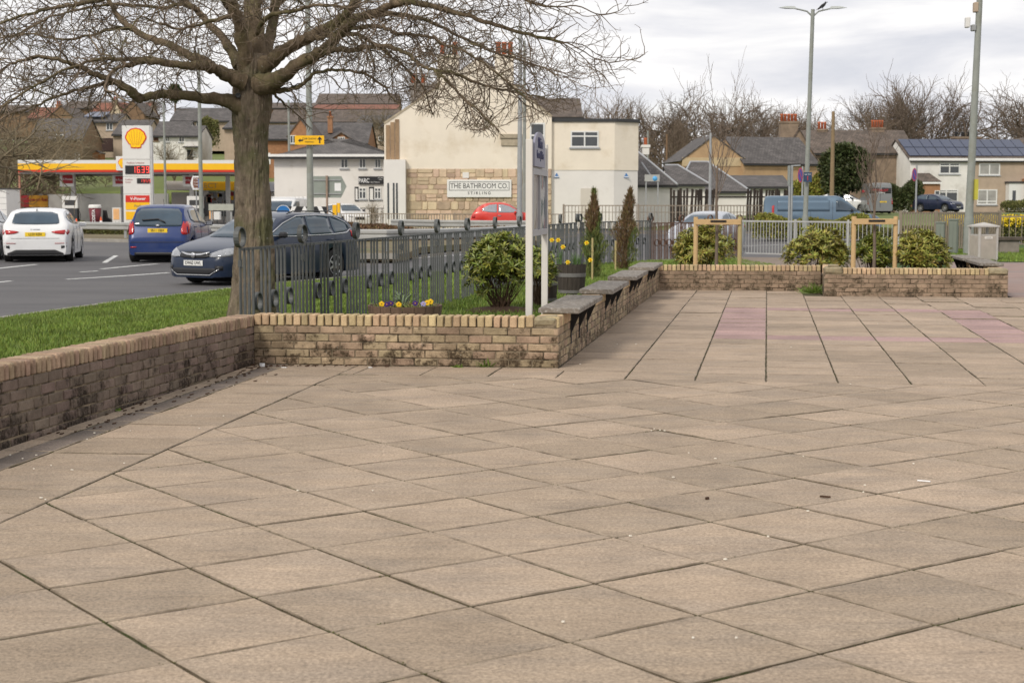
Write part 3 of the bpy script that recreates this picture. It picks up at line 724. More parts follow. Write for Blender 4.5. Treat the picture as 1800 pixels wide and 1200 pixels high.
pd = [(671, 534, M_py, 'yellow pansy at the left rim of the brown barrel'), (680, 535, M_pv, 'dark violet pansy right of the yellow one at the left rim'), (687, 533, M_pv, 'second dark violet pansy toward the middle of the barrel'), (701, 535, M_py, 'small yellow pansy under the arching leaves'),
      (730, 533, M_pv, 'violet pansy right of the arching leaves'), (744, 534, M_pl, 'pale lilac pansy in the right half of the barrel'), (751, 532, M_py, 'yellow pansy beside the lilac one at the right'), (757, 530, M_py, 'rightmost yellow pansy on the barrel rim')]
for px, py, m, lb in pd:
    p = P(px, py, 17.35); t = thing('pansy', lb, 'pansy', p, random.uniform(-.3, .3), 'pansies in the brown barrel')
    for k in range(5):
        a = R(90 + 72 * k); u = Vector((math.cos(a), -.25, math.sin(a))); c = u * .015; mb = MB(); n = 7
        vs = [c + Vector((math.cos(2 * math.pi * i / n) * .019, -.004 * k * .3, math.sin(2 * math.pi * i / n) * .017)) for i in range(n)]; mb.add([c + Vector((0, -.004, 0))] + vs, [(0, i + 1, (i + 1) % n + 1) for i in range(n)]); mb.build('petal', m, t, fix=False)
    mb = MB(); mb.lathe([(.001, -.012), (.006, -.01), (.007, -.006)], 8, (0, 0, 0), 'y'); mb.build('eye', M_trump if m is not M_py else M_ink, t)
nn = 900; a = NR.uniform(0, 6.28, nn); q = np.sqrt(NR.uniform(0, 1, nn)) * .38; o = put('pansy_foliage', cloud_mesh('pansy_foliage', np.stack([-1.23 + q * np.cos(a), 17.6 + q * np.sin(a), NR.uniform(.33, .385, nn)], 1), unit(nn) * [1, 1, .5], np.tile([0, 0, 1.], (nn, 1)), NR.uniform(.02, .04, nn), NR.uniform(.012, .02, nn), M_leaf)); tag(o, kind='stuff')

# ================================================================== SHRUBS
def shrub(name, label, c, rx, ry, h, whorls, m, lf=.125, wf=.030, seed=1, dens=.55, legs=9, group='rhododendron bushes', ball=False):
    rr = np.random.RandomState(seed); t = thing(name, label, 'bush', c, 0, group)
    # clumps on an irregular dome
    nC = 16; th = rr.uniform(0, 2 * math.pi, nC); el = rr.uniform(-.25, 1.35, nC); cc = np.stack([np.cos(th) * np.cos(el) * rx * .58, np.sin(th) * np.cos(el) * ry * .58, h * .56 + np.sin(el) * h * .28], 1)
    cr_ = rr.uniform(.30, .5, nC) * min(rx, h * .55)
    k = rr.randint(0, nC, whorls); d = rr.normal(size=(whorls, 3)); d /= np.linalg.norm(d, axis=1, keepdims=True)
    p = cc[k] + d * cr_[k][:, None] * rr.uniform(.6, 1.05, whorls)[:, None]
    out_ = p - np.array([0, 0, h * .42]); out_ /= np.linalg.norm(out_, axis=1, keepdims=True); ax = out_ * .8 + d * .3 + np.array([0, 0, .6]); ax /= np.linalg.norm(ax, axis=1, keepdims=True)
    keep = p[:, 2] > h * .12; p, ax = p[keep], ax[keep]; nw = len(p); nl = 9
    a1_ = np.cross(ax, [0.3, .2, 1.]); a1_ /= np.linalg.norm(a1_, axis=1, keepdims=True); a2_ = np.cross(ax, a1_)
    B, D, Un, LN, WD = [], [], [], [], []
    for j in range(nl):
        an = 2 * math.pi * j / nl + rr.uniform(0, .5, nw); rise = rr.uniform(-.05, 1.0, nw)[:, None]
        dd = a1_ * np.cos(an)[:, None] + a2_ * np.sin(an)[:, None] + ax * rise
        B.append(p); D.append(dd); Un.append(ax); LN.append(lf * rr.uniform(.65, 1.15, nw)); WD.append(wf * rr.uniform(.75, 1.15, nw))
    me = cloud_mesh('foliage', np.concatenate(B), np.concatenate(D), np.concatenate(Un), np.concatenate(LN), np.concatenate(WD), m, tip=.58)
    o = put('foliage', me, t)
    mb = MB(); r2 = random.Random(seed)
    for k2 in range(min(nw, 70)):
        q = p[r2.randrange(nw)]; b = Vector((r2.uniform(-.1, .1), r2.uniform(-.1, .1), -.02)); e_ = Vector(q); mid = b.lerp(e_, .5) + Vector((r2.uniform(-.06, .06), r2.uniform(-.06, .06), -.05))
        mb.tube([b, b.lerp(mid, .5) + Vector((r2.uniform(-.03, .03), 0, 0)), mid, e_], [.011, .009, .006, .003], 4, cap=False)
    mb.build('stems', M_stem, t, fix=False); return t
def gz(px, Y, z=-.1): v = at(px, Y); v.z = z; return v
shrub('rhododendron_bush', 'glossy green rhododendron left of the noticeboard in the garden', gz(881, 23.4), .60, .52, 1.14, 720, M_leaf, seed=3, lf=.125, wf=.033)
shrub('rhododendron_bush', 'dark bush partly hidden behind the noticeboard posts', gz(948, 24.6), .30, .3, .98, 200, M_leaf, seed=5)
shrub('rhododendron_bush', 'tall loose bush behind the back wall in front of the first framed sapling', gz(1238, 31.0), .64, .5, 1.2, 680, M_leaf2, seed=8, lf=.13)
shrub('rhododendron_bush', 'rounded bush behind the back wall left of the mortar cap', gz(1434, 30.2), .66, .55, 1.10, 900, M_leaf2, seed=12, lf=.125)
shrub('rhododendron_bush', 'bush behind the wall between the two posts of the right tree frame', gz(1535, 29.6, -.05), .46, .4, 1.02, 360, M_leaf, seed=15)
shrub('rhododendron_bush', 'broad yellow green bush behind the wall left of the far bench seats', gz(1612, 28.4, -.05), .68, .5, 1.02, 800, M_leaf2, seed=18, lf=.13)
mb = MB(); mb.lathe([(.62, -.01), (.45, .04), (.2, .07), (.01, .075)], 28, (0, 0, 0)); o = mb.build('mulch', M_soil, None, gz(881, 23.4, -.095)); tag(o, kind='structure')
sheet('planting_bed', [(2.75, 27.75), (5.6, 27.45), (5.5, 25.9), (8.0, 25.5), (8.9, 30.4), (7, 33), (3.6, 33)], -.06, mat('bare_soil', (.11, .08, .055), .95, .35, 5, bump=.6, bscale=20))
sheet('brick_paving', [(5.9, 34), (8.9, 33), (10.5, 46), (6.6, 47)], -.07, mat('worn_paving', (.21, .165, .13), .95, .3, 2, bump=.5, bscale=14))

def conifer(label, c, h, r, m, seed, lean, n=5200, m2=None):
    rr = np.random.RandomState(seed); t = thing('columnar_conifer', label, 'conifer', c, 0, 'columnar conifers behind the bench wall')
    z = rr.beta(1.25, 1.3, n) * h; f = z / h; rad = r * np.interp(f, [0, .12, .4, .7, .88, 1], [.55, .85, 1, .56, .22, .04]) * (1 + .25 * np.sin(z * 9 + seed)); a = rr.uniform(0, 6.28, n)
    rad = rad * (1 + .28 * np.sin(a * 3 + z * 4) + .2 * np.sin(a * 5 - z * 11)) * (1 + .25 * (rr.uniform(0, 1, n) > .93)); q = rad * np.sqrt(rr.uniform(.15, 1, n)); p = np.stack([q * np.cos(a) + lean * f * h, q * np.sin(a), z], 1)
    d = np.stack([np.cos(a) * .28, np.sin(a) * .28, np.ones(n)], 1) + rr.normal(size=(n, 3)) * .26
    k = (np.sin(p[:, 0] * 9 + seed) + np.cos(z * 3 + seed)) > ((1.25 if seed == 2 else .75) if m2 else 9)
    for i, (kk, mm) in enumerate(((~k, m), (k, m2 or m))):
        if kk.sum(): put('foliage', cloud_mesh('foliage', p[kk], d[kk], unit(kk.sum()), rr.uniform(.05, .14, kk.sum()), rr.uniform(.010, .022, kk.sum()), mm), t)
    mb = MB(); mb.tube([(0, 0, -.02), (lean * h * .5, 0, h * .5), (lean * h * .8, 0, h * .85)], [.03, .02, .008], 6); mb.build('trunk', M_stem, t)
    return t
conifer('slender greenish columnar conifer beside a wooden stake', gz(1042, 33.7), 1.93, .21, M_conif, 2, .005, m2=M_brownc)
conifer('browned columnar conifer leaning right behind the farthest bench seat', gz(1092, 38.2), 2.0, .27, M_brownc, 5, .105, m2=M_conif)
M_stake = mat('stake_wood', (.42, .34, .16), .8, .2, 12, stretch=(8, 8, .8)); M_stake2 = mat('frame_wood', (.56, .38, .19), .75, .15, 10, stretch=(2, 2, 8), dirt=(.4, .27, .13), dirt_s=9, dirt_lo=.6, dirt_hi=.75)
for px, Y, h, lb in ((1040.5, 32.6, .92, 'pale wooden stake left of the green conifer'), (1081, 37.5, .75, 'grey wooden stake beside the browned conifer')):
    mb = MB(); mb.box((0, 0, h / 2), (.04, .04, h), bev=.004); mb.box((0, -.026, h * .7), (.05, .012, .03)); o = mb.build('wooden_stake', M_stake, None, gz(px, Y)); tag(o, lb, 'stake', 'stakes beside the conifers')

# framed saplings
M_twig = mat('twig_bark', (.17, .13, .10), .85, .25, 8)
def sapling(lbl_t, lbl_f, pxt, Yt, pxa, pxb, Yf, topf, h, seed, zg=-.06, spread=.5):
    c = gz(pxt, Yt, zg); t = thing('sapling', lbl_t, 'tree', c, 0, 'young trees tied to wooden frames'); r = random.Random(seed)
    mb = MB(); mb.tube([(0, 0, 0), (.012, 0, h * .25), (-.01, 0, h * .45), (.01, 0, h * .6)], [.035, .030, .024, .018], 8); mb.build('trunk', M_twig, t)
    mb = MB()
    def br(p, d, ln, rad, lv):
        n = 5; pts = [p.copy()]; q = p.copy(); dd = d.normalized()
        for i in range(n):
            dd = (dd + Vector((r.uniform(-.16, .16), r.uniform(-.16, .16), .10))).normalized(); q = q + dd * ln / n; pts.append(q.copy())
            if lv < 2 and r.random() < .8: br(q, (dd + Vector((r.uniform(-.8, .8), r.uniform(-.8, .8), r.uniform(0, .4)))), ln * r.uniform(.3, .55), rad * .5, lv + 1)
        mb.tube(pts, [rad * (1 - .8 * i / n) + .0018 for i in range(n + 1)], 4, cap=False)
    for k in range(9):
        z = h * (.40 + .25 * k / 9); a = r.uniform(0, 6.28); br(Vector((0, 0, z)), Vector((math.cos(a) * spread, math.sin(a) * spread, 1)), h * r.uniform(.26, .42), .0075, 0)
    mb.build('crown', M_twig, t, fix=False)
    A_, B_ = gz(pxa, Yf, zg), gz(pxb, Yf, zg); f = thing('tree_frame', lbl_f, 'tree stake frame', A_, 0, 'wooden frames holding the saplings'); L_ = (B_ - A_).length; hh = topf - zg
    for x in (0, L_): mb = MB(); mb.tube([(x, 0, 0), (x, 0, hh + .05)], .042 if x else .045, 10, smooth=True); mb.build('post', M_stake if (x and seed < 5) else M_stake2, f)
    mb = MB(); mb.box((L_ / 2, -.055, hh - .045), (L_ + .02, .022, .105), bev=.004); mb.build('crossbar', M_stake2, f)
    mb = MB(); xx = c.x - A_.x; mb.box((xx, -.075, hh - .03), (.30, .016, .035), bev=.003); mb.tube([(xx - .06, -.08, hh - .03), (xx, (Yt - Yf) * .9, hh - .03), (xx + .06, -.08, hh - .03)], .01, 5); mb.build('rubber_tie', M_black, f)
sapling('thin bare sapling held by the left wooden frame', 'wooden two post frame left, behind the back wall and the loose bush', 1257, 29.5, 1221, 1298, 29.3, 1.24, 3.9, 2, spread=.34)
sapling('thin bare sapling held by the right wooden frame', 'wooden two post frame right, rising between the bushes', 1533, 28.3, 1497, 1570, 28.2, 1.26, 3.1, 9, spread=.22)

# ================================================================== NOTICEBOARD
M_cream = flat('cream_post_paint', (.66, .63, .58), .5); M_alu = flat('board_grey', (.36, .36, .38), .45, metal=.1); M_pur = flat('sign_lavender_grey', (.26, .26, .33), .5); M_navy = flat('navy', (.05, .05, .13), .5)
pl_ = Vector((.17, 15.2, -.1)); pr_ = Vector((.352, 16.55, -.1)); rz = math.atan2(pr_.y - pl_.y, pr_.x - pl_.x); LN_ = (pr_ - pl_).length
t = thing('noticeboard', 'tall cream two post noticeboard with arched lavender header rising behind the front wall', 'noticeboard', pl_, rz)
for x in (0, LN_):
    mb = MB(); mb.box((x, 0, 1.13), (.065, .065, 2.26), bev=.004); mb.build('post', M_cream, t)
mb = MB()
for a_, b_ in (((.033, -.035, 1.31), (LN_ - .033, .035, 1.37)), ((.033, -.035, 1.92), (LN_ - .033, .035, 1.98)), ((.033, -.035, 1.37), (.09, .035, 1.92)), ((LN_ - .09, -.035, 1.37), (LN_ - .033, .035, 1.92)), ((LN_ * .5 - .03, -.033, 1.37), (LN_ * .5 + .03, .033, 1.92))): mb.bb(a_, b_)
mb.build('frame', M_alu, t)
def poster_mat(name, seed, cols):
    m = bpy.data.materials.new(name); m.use_nodes = True; nt = m.node_tree; b = nt.nodes['Principled BSDF']; b.inputs['Roughness'].default_value = .25
    tc = nt.nodes.new('ShaderNodeTexCoord'); vo = nt.nodes.new('ShaderNodeTexVoronoi'); vo.inputs['Scale'].default_value = 6; mp_ = nt.nodes.new('ShaderNodeMapping'); mp_.inputs['Location'].default_value = (seed, seed * 2, 0); mp_.inputs['Scale'].default_value = (1, 1, .8)
    nt.links.new(tc.outputs['Object'], mp_.inputs[0]); nt.links.new(mp_.outputs[0], vo.inputs['Vector']); cr = nt.nodes.new('ShaderNodeValToRGB'); sx = nt.nodes.new('ShaderNodeSeparateColor'); nt.links.new(vo.outputs['Color'], sx.inputs[0]); nt.links.new(sx.outputs[0], cr.inputs[0])
    cr.color_ramp.interpolation = 'CONSTANT'; el = cr.color_ramp.elements; el[0].color = (*cols[0], 1); el[1].position = .85; el[1].color = (*cols[-1], 1)
    for i, c in enumerate(cols[1:-1]): e_ = el.new((i + 1) * .85 / (len(cols) - 1)); e_.color = (*c, 1)
    nt.links.new(cr.outputs[0], b.inputs['Base Color']); return m
for x0, x1, sd_, cols in ((.09, LN_ * .5 - .03, 1, [(.28, .25, .24), (.34, .31, .3), (.42, .40, .38), (.25, .22, .2)]), (LN_ * .5 + .03, LN_ - .09, 5, [(.45, .45, .44), (.12, .16, .18), (.32, .2, .2), (.5, .5, .5), (.2, .24, .26), (.45, .42, .3)])):
    mb = MB(); mb.bb((x0, -.012, 1.37), (x1, .012, 1.92)); mb.build('notice_panel', poster_mat('poster_%d' % sd_, sd_, cols), t)
# the header: arched sign in front, plain panel behind to the right
mb = MB(); xc, hw = LN_ * .36, LN_ * .33
arc = [(xc + hw * math.cos(a), 2.18 + .17 * abs(math.sin(a)) ** .8) for a in [math.pi * k / 16 for k in range(17)]]
mb.prism([(xc + hw, 2.0)] + arc + [(xc - hw, 2.0)], (0, -.05, 0), (1, 0, 0), (0, 0, 1), (0, .02, 0)); mb.build('arched_header', M_pur, t)
mb = MB(); mb.bb((.033, -.02, 1.98), (LN_ - .033, .02, 2.22)); mb.build('header_panel', mat('header_silver', (.42, .41, .40), .4, .12, 3), t)
text('lettering', 'St Ninians', .155, M_navy, t, (xc, -.052, 2.235), FACE, sx=.62); text('lettering', 'Community Notices', .12, M_navy, t, (xc, -.052, 2.12), FACE, sx=.58)
# ================================================================== THE LARGE BARE TREE
def bark_mat(name, col, moss):
    m = bpy.data.materials.new(name); m.use_nodes = True; nt = m.node_tree; b = nt.nodes['Principled BSDF']; L = nt.links.new; b.inputs['Roughness'].default_value = .92; b.inputs['Specular IOR Level'].default_value = .15
    geo = nt.nodes.new('ShaderNodeNewGeometry')
    def nz(sc_, det, st=(1, 1, 1), rough=.65):
        mpn = nt.nodes.new('ShaderNodeMapping'); mpn.inputs['Scale'].default_value = st; L(geo.outputs['Position'], mpn.inputs[0])
        n = nt.nodes.new('ShaderNodeTexNoise'); n.inputs['Scale'].default_value = sc_; n.inputs['Detail'].default_value = det; n.inputs['Roughness'].default_value = rough; L(mpn.outputs[0], n.inputs['Vector']); return n.outputs[0]
    def rng(v, a, b_, c, d):
        r = nt.nodes.new('ShaderNodeMapRange'); r.inputs[1].default_value = a; r.inputs[2].default_value = b_; r.inputs[3].default_value = c; r.inputs[4].default_value = d; L(v, r.inputs[0]); return r.outputs[0]
    hv = nt.nodes.new('ShaderNodeHueSaturation'); hv.inputs['Color'].default_value = (*col, 1); L(rng(nz(11, 10, (1, 1, .45), .75), .30, .70, .42, 1.5), hv.inputs['Value'])
    mi = nt.nodes.new('ShaderNodeMix'); mi.data_type = 'RGBA'; L(rng(nz(2.6, 6), .46, .64, 0, .75), mi.inputs['Factor']); L(hv.outputs[0], mi.inputs['A']); mi.inputs['B'].default_value = (*moss, 1)
    m2 = nt.nodes.new('ShaderNodeMix'); m2.data_type = 'RGBA'; L(rng(nz(26, 4), .64, .70, 0, .75), m2.inputs['Factor']); L(mi.outputs['Result'], m2.inputs['A']); m2.inputs['B'].default_value = (.36, .34, .28, 1)
    L(m2.outputs['Result'], b.inputs['Base Color'])
    bp = nt.nodes.new('ShaderNodeBump'); bp.inputs['Strength'].default_value = 1.0; bp.inputs['Distance'].default_value = .03; L(nz(16, 8, (1, 1, .4), .7), bp.inputs['Height']); L(bp.outputs[0], b.inputs['Normal'])
    return m
M_bark = bark_mat('tree_bark', (.215, .170, .125), (.12, .125, .055))
M_limb = bark_mat('limb_bark', (.18, .135, .09), (.11, .105, .045))
M_twg = mat('tree_twig', (.16, .12, .085), .9, .3, 3, island=.35, dirt=(.16, .15, .06), dirt_s=2.2, dirt_lo=.55, dirt_hi=.7)
TY = 17.7
base = P(442, 620, TY); base.z = -.12
tree = thing('bare_tree', 'large bare spreading tree with a thick trunk standing behind the garden railing', 'tree', base)
def px2(px, py, dy=0.0): return P(px, py, TY + dy) - base
mpp = TY / FPX
# trunk: sculpted cross-sections
tr = [(640, 443, 62), (600, 442, 55), (560, 442, 49), (545, 442, 46.5), (520, 443.5, 43), (490, 445, 40.5), (450, 446, 37), (400, 446, 35), (350, 444.5, 33.5), (300, 444, 32), (260, 443, 31), (225, 442.5, 33.5), (200, 442.5, 37), (175, 442.5, 38), (155, 442.5, 36), (138, 443, 33), (118, 445, 28), (95, 446, 20)]
from mathutils import noise as mnoise
mb = MB(); n = 132; vs = []; fs = []; tys = [t_[0] for t_ in tr][::-1]; rows = np.linspace(640, 95, 190)
txs = [t_[1] for t_ in tr][::-1]; trs = [t_[2] for t_ in tr][::-1]
for i, py in enumerate(rows):
    cx_ = float(np.interp(py, tys, txs)); r_ = float(np.mean([np.interp(py + o_, tys, trs) for o_ in (-9, -4, 0, 4, 9)])); c = px2(cx_, py)
    for k in range(n):
        a = 2 * math.pi * k / n; ca, sa = math.cos(a), math.sin(a)
        rad = r_ * .93 * mpp * (1 + .05 * math.sin(3 * a + c.z * 2.1) + .035 * math.sin(7 * a - c.z * 4 + .5) + .03 * mnoise.noise(Vector((ca * 2, sa * 2, c.z * 2.4))))
        if py > 480: rad *= 1 + .12 * (py - 480) / 160 * max(0, math.sin(5 * a + 1))
        q1 = mnoise.noise(Vector((ca * 5.5, sa * 5.5, c.z * 2.6))); q2 = mnoise.noise(Vector((ca * 14, sa * 14, c.z * 6 + 9))); q3 = mnoise.noise(Vector((ca * 30, sa * 30, c.z * 26)))
        rad += -.020 * max(0, 1 - abs(q1) * 5) - .009 * max(0, 1 - abs(q2) * 4) + .006 * q3 + .012 * mnoise.noise(Vector((ca * 3, sa * 3, c.z * 5 + 3)))
        sc_a = abs(((a - 5.35 + math.pi) % (2 * math.pi)) - math.pi)            # the long scar low on the right
        if py > 360: rad -= .035 * max(0, 1 - sc_a / .13) * min(1, (py - 360) / 80)
        vs.append((c.x + rad * ca, c.y + rad * sa, c.z))
for i in range(len(rows) - 1):
    for k in range(n): fs.append((i * n + k, i * n + (k + 1) % n, (i + 1) * n + (k + 1) % n, (i + 1) * n + k))
fs.append(tuple((len(rows) - 1) * n + k for k in range(n))); mb.add(vs, fs, 0, True)
trunk = mb.build('trunk', M_bark, tree)
# knot hole and vertical scar
mb = MB(); c = px2(418.5, 168, -.235); mb.lathe([(.001, .0), (.012, .0), (.018, -.006), (.026, -.008), (.03, .004)], 14, c, 'y'); mb.build('knot_hole', M_dark, tree)

def smooth(pts, rads, k=5):
    out_, ro = [], []
    for i in range(len(pts) - 1):
        p0, p1, p2, p3 = pts[max(i - 1, 0)], pts[i], pts[i + 1], pts[min(i + 2, len(pts) - 1)]
        for j in range(k):
            t = j / k; out_.append(.5 * ((2 * p1) + (p2 - p0) * t + (2 * p0 - 5 * p1 + 4 * p2 - p3) * t * t + (3 * p1 - p0 - 3 * p2 + p3) * t ** 3)); ro.append(rads[i] * (1 - t) + rads[i + 1] * t)
    out_.append(pts[-1]); ro.append(rads[-1]); return out_, ro
# (pixel polyline, depth at start, depth at end, width start, width end) read from the photograph
LIMBS = [
 ([(425, 188), (400, 178), (360, 172), (320, 168), (285, 165), (255, 172), (240, 172), (215, 152), (190, 138), (160, 128), (130, 113), (100, 105), (60, 100), (20, 112)], -.1, -1.1, 23, 4),
 ([(245, 170), (212, 147), (185, 147), (150, 156), (110, 167), (60, 187), (10, 205)], -.55, -.9, 9, 3),
 ([(430, 145), (400, 132), (380, 123), (355, 116), (320, 115), (280, 109), (245, 108), (225, 117)], -.2, -1.0, 24, 8),
 ([(300, 112), (262, 104), (225, 106), (185, 104), (150, 110), (100, 130), (40, 165), (-10, 195)], -.6, -1.6, 8, 3),
 ([(372, 119), (350, 105), (330, 97), (300, 80), (270, 70), (235, 52), (210, 32), (192, 0), (185, -30)], -.3, .6, 17, 8),
 ([(425, 120), (411, 98), (395, 72), (370, 47), (350, 22), (325, 2), (300, -25)], .1, 1.4, 20, 9),
 ([(436, 125), (426, 70), (418, 35), (405, 0), (395, -40)], -.05, -.5, 24, 16),
 ([(446, 130), (446, 60), (443, 0), (446, -50)], .1, .5, 36, 24),
 ([(458, 110), (470, 80), (479, 45), (486, 5), (492, -40)], .15, 1.2, 22, 15),
 ([(452, 125), (478, 105), (500, 88), (536, 69), (575, 50), (600, 34), (622, 8), (640, -25)], .0, -.7, 27, 13),
 ([(455, 150), (485, 141), (505, 128), (525, 112), (558, 96), (583, 78), (601, 54), (626, 32), (652, 24), (680, 11), (702, 4), (731, 5), (770, 14), (820, 28), (870, 44), (930, 62), (990, 75)], -.15, -1.5, 28, 4),
 ([(536, 69), (560, 66), (594, 61), (619, 51), (652, 46), (680, 50), (702, 62), (731, 61), (760, 67), (778, 78), (810, 88), (850, 112), (890, 145), (925, 175)], -.5, -1.3, 10, 3),
 ([(570, 90), (588, 87), (619, 88), (644, 83), (673, 80), (702, 88), (724, 101), (745, 119), (767, 126), (800, 158), (835, 190), (870, 222)], -.6, -1.8, 11, 3),
 ([(475, 160), (505, 158), (530, 150), (550, 132), (575, 124), (600, 124), (640, 130), (672, 150), (695, 178)], -.1, -.8, 9, 3),
 ([(480, 165), (497, 180), (520, 200), (545, 225)], .1, .6, 4, 1.6),
 ([(690, 8), (720, -8), (760, -20), (820, -25), (890, -10), (960, 12)], -.9, -1.7, 12, 4),
 ([(190, -5), (150, 5), (110, 12), (60, 22), (0, 42)], .3, -.6, 9, 4),
 ([(350, 18), (320, 8), (285, 14), (240, 10), (190, 8), (150, 14), (90, 30), (30, 60)], .8, .2, 8, 3),
 ([(408, 20), (380, -20), (330, -60), (270, -70)], .2, -1, 12, 8),
 ([(486, 5), (530, -30), (600, -60), (680, -70)], 1.2, .6, 12, 8),
 ([(625, 32), (700, 25), (760, 40), (820, 70), (880, 95), (960, 120)], -.5, .8, 9, 3),
 ([(767, 126), (800, 130), (850, 150), (900, 160), (950, 170)], -1.4, -1.0, 6, 2.4),
 ([(240, 52), (200, 50), (160, 62), (110, 70), (50, 60), (-10, 70)], .4, 1.2, 7, 3),
 ([(600, 60), (640, 65), (700, 110), (740, 150), (760, 200)], -.4, 1.3, 7, 2.4),
 ([(405, 30), (360, 40), (320, 50), (290, 45), (250, 30)], -.5, -1.6, 6, 2.5),
 ([(450, 60), (470, 30), (520, 18), (560, 10), (620, 14)], -.3, -1.5, 9, 4),
 ([(460, 90), (440, 40), (430, -10), (410, -60)], .2, 1.8, 12, 8),
]
limbs = MB(); grown = []
for pl_, d0, d1, w0, w1 in LIMBS:
    L_ = len(pl_); pts = [px2(x, y, d0 + (d1 - d0) * i / (L_ - 1)) for i, (x, y) in enumerate(pl_)]
    rads = [(w0 + (w1 - w0) * (i / (L_ - 1)) ** .75) * .5 * mpp for i in range(L_)]
    rads[0] *= 1.4; rads[1] *= 1.15
    p2, r2 = smooth(pts, rads, 5); rq = random.Random(int(w0 * 10 + pl_[0][0]))
    p2 = [p + Vector((rq.uniform(-1, 1), rq.uniform(-1, 1), rq.uniform(-1, 1))) * .012 if 0 < i < len(p2) - 1 else p for i, p in enumerate(p2)]
    limbs.tube(p2, [r * rq.uniform(.95, 1.08) for r in r2], 10 if w0 > 10 else 7); grown.append((p2, r2))
tr_l = limbs.build('limbs', M_limb, tree, fix=False)
# side branches and twigs: crooked, drooping then turning up at the tips
tw = MB(); rt = random.Random(23)
def add_fast(pts, r0, r1, n=3):
    o = len(tw.v); N = len(pts)
    t = (pts[-1] - pts[0]).normalized(); up = t.orthogonal().normalized(); b = t.cross(up)
    cs = [(math.cos(2 * math.pi * k / n), math.sin(2 * math.pi * k / n)) for k in range(n)]
    for i, p in enumerate(pts):
        r = r0 + (r1 - r0) * i / (N - 1)
        for c_, s_ in cs: tw.v.append((p.x + (up.x * c_ + b.x * s_) * r, p.y + (up.y * c_ + b.y * s_) * r, p.z + (up.z * c_ + b.z * s_) * r))
    for i in range(N - 1):
        for k in range(n): tw.f.append((o + i * n + k, o + i * n + (k + 1) % n, o + (i + 1) * n + (k + 1) % n, o + (i + 1) * n + k)); tw.m.append(0); tw.sm.append(True)
RG = rt.gauss
def inside(p):
    """the crown's outline as it shows above the garden: nothing hangs below this dome"""
    q = p + base; px = 900 + q.x / q.y * FPX * CS; 
    py = HORY - (q.z - CAMH) / q.y * FPX
    lo = np.interp(px, [-200, 0, 60, 150, 240, 330, 400, 480, 560, 640, 720, 800, 870, 960, 1040, 1110, 1150], [260, 235, 225, 205, 215, 205, 130, 175, 225, 170, 185, 222, 240, 205, 185, 130, 60])
    return py < lo
def grow(p, d, ln, r, lv):
    seg = .055 if lv < 3 else .04; n = max(3, int(ln / seg)); pts = [p]; q = p; d = d.normalized(); curl = Vector((RG(0, .10), RG(0, .10), 0))
    for i in range(n):
        f = i / n
        d = d + Vector((RG(0, .20), RG(0, .20), RG(0, .20))) + curl + Vector((0, 0, (-.05 if f < .45 else .075)))
        d.normalize(); q = q + d * (ln / n); pts.append(q)
        if lv < 3 and i and rt.random() < (.60, .54, .46)[lv]:
            s = d.cross(Vector((RG(0, 1), RG(0, 1), RG(0, 1)))).normalized(); f2 = (1 - .45 * f)
            grow(q, d * .75 + s * rt.choice((.7, .95, 1.1)), ln * rt.uniform(.28, .55) * f2, r * (.62 - .1 * f), lv + 1)
        if not inside(q): break
    add_fast(pts, r, max(r * .4, .0017), 4 if lv == 0 else 3)
for (p2, r2), (_, _, _, w0, w1) in zip(grown, LIMBS):
    N = len(p2); acc = 0
    for i in range(2, N):
        acc += (p2[i] - p2[i - 1]).length
        step = .095 if r2[i] > .035 else .055
        if r2[i] > .07: step = .24
        while acc > step:
            acc -= step; t = (p2[i] - p2[i - 1]).normalized(); s = t.cross(Vector((RG(0, 1), RG(0, 1), RG(0, 1)))).normalized()
            if r2[i] > .05 and s.z < -.2: s.z *= -1
            grow(p2[i], t * .7 + s * .9 + Vector((0, 0, .05)), rt.uniform(.35, .95), rt.uniform(.0058, .0092) if r2[i] < .05 else .008, 0)
    grow(p2[-1], (p2[-1] - p2[-3]), 1.0, r2[-1] * .8, 0); grow(p2[-1], (p2[-1] - p2[-3]) + Vector((.0, .05, .05)), .8, r2[-1] * .6, 0)
print('twig faces', len(tw.f))
put('twigs', tw.mesh('twigs', M_twg), tree)
# a sprinkle of swollen buds at twig joints
# ================================================================== VEHICLES
def paint(name, col, metal=.2, rough=.25): return mat(name, col, rough, var=.05, scale=1.2, coat=.25, metal=metal, dirt=tuple(min(1, c * .8 + .03) for c in col), dirt_s=2.2, dirt_lo=.5, dirt_hi=.8)
M_tyre = mat('tyre_rubber', (.022, .021, .02), .85, .2, 6); M_rim = mat('alloy_rim', (.42, .42, .43), .3, .1, 5, metal=.7)
M_trim = flat('black_trim', (.02, .02, .022), .45); M_well = flat('wheel_well', (.008, .008, .008), .95)
M_cglass = mat('car_glass', (.035, .06, .085), .04, var=.4, scale=1.1, spec=.9); M_chrome = flat('bright_trim', (.6, .6, .61), .2, metal=.9)
M_tail = mat('tail_lamp_red', (.42, .012, .012), .2, .15, 20, coat=.6); M_lamp = mat('clear_lamp', (.33, .34, .36), .12, .3, 25, metal=.4, coat=.6)
M_plY = flat('number_plate_yellow', (.85, .58, .03), .45); M_plW = flat('number_plate_white', (.72, .72, .70), .45)

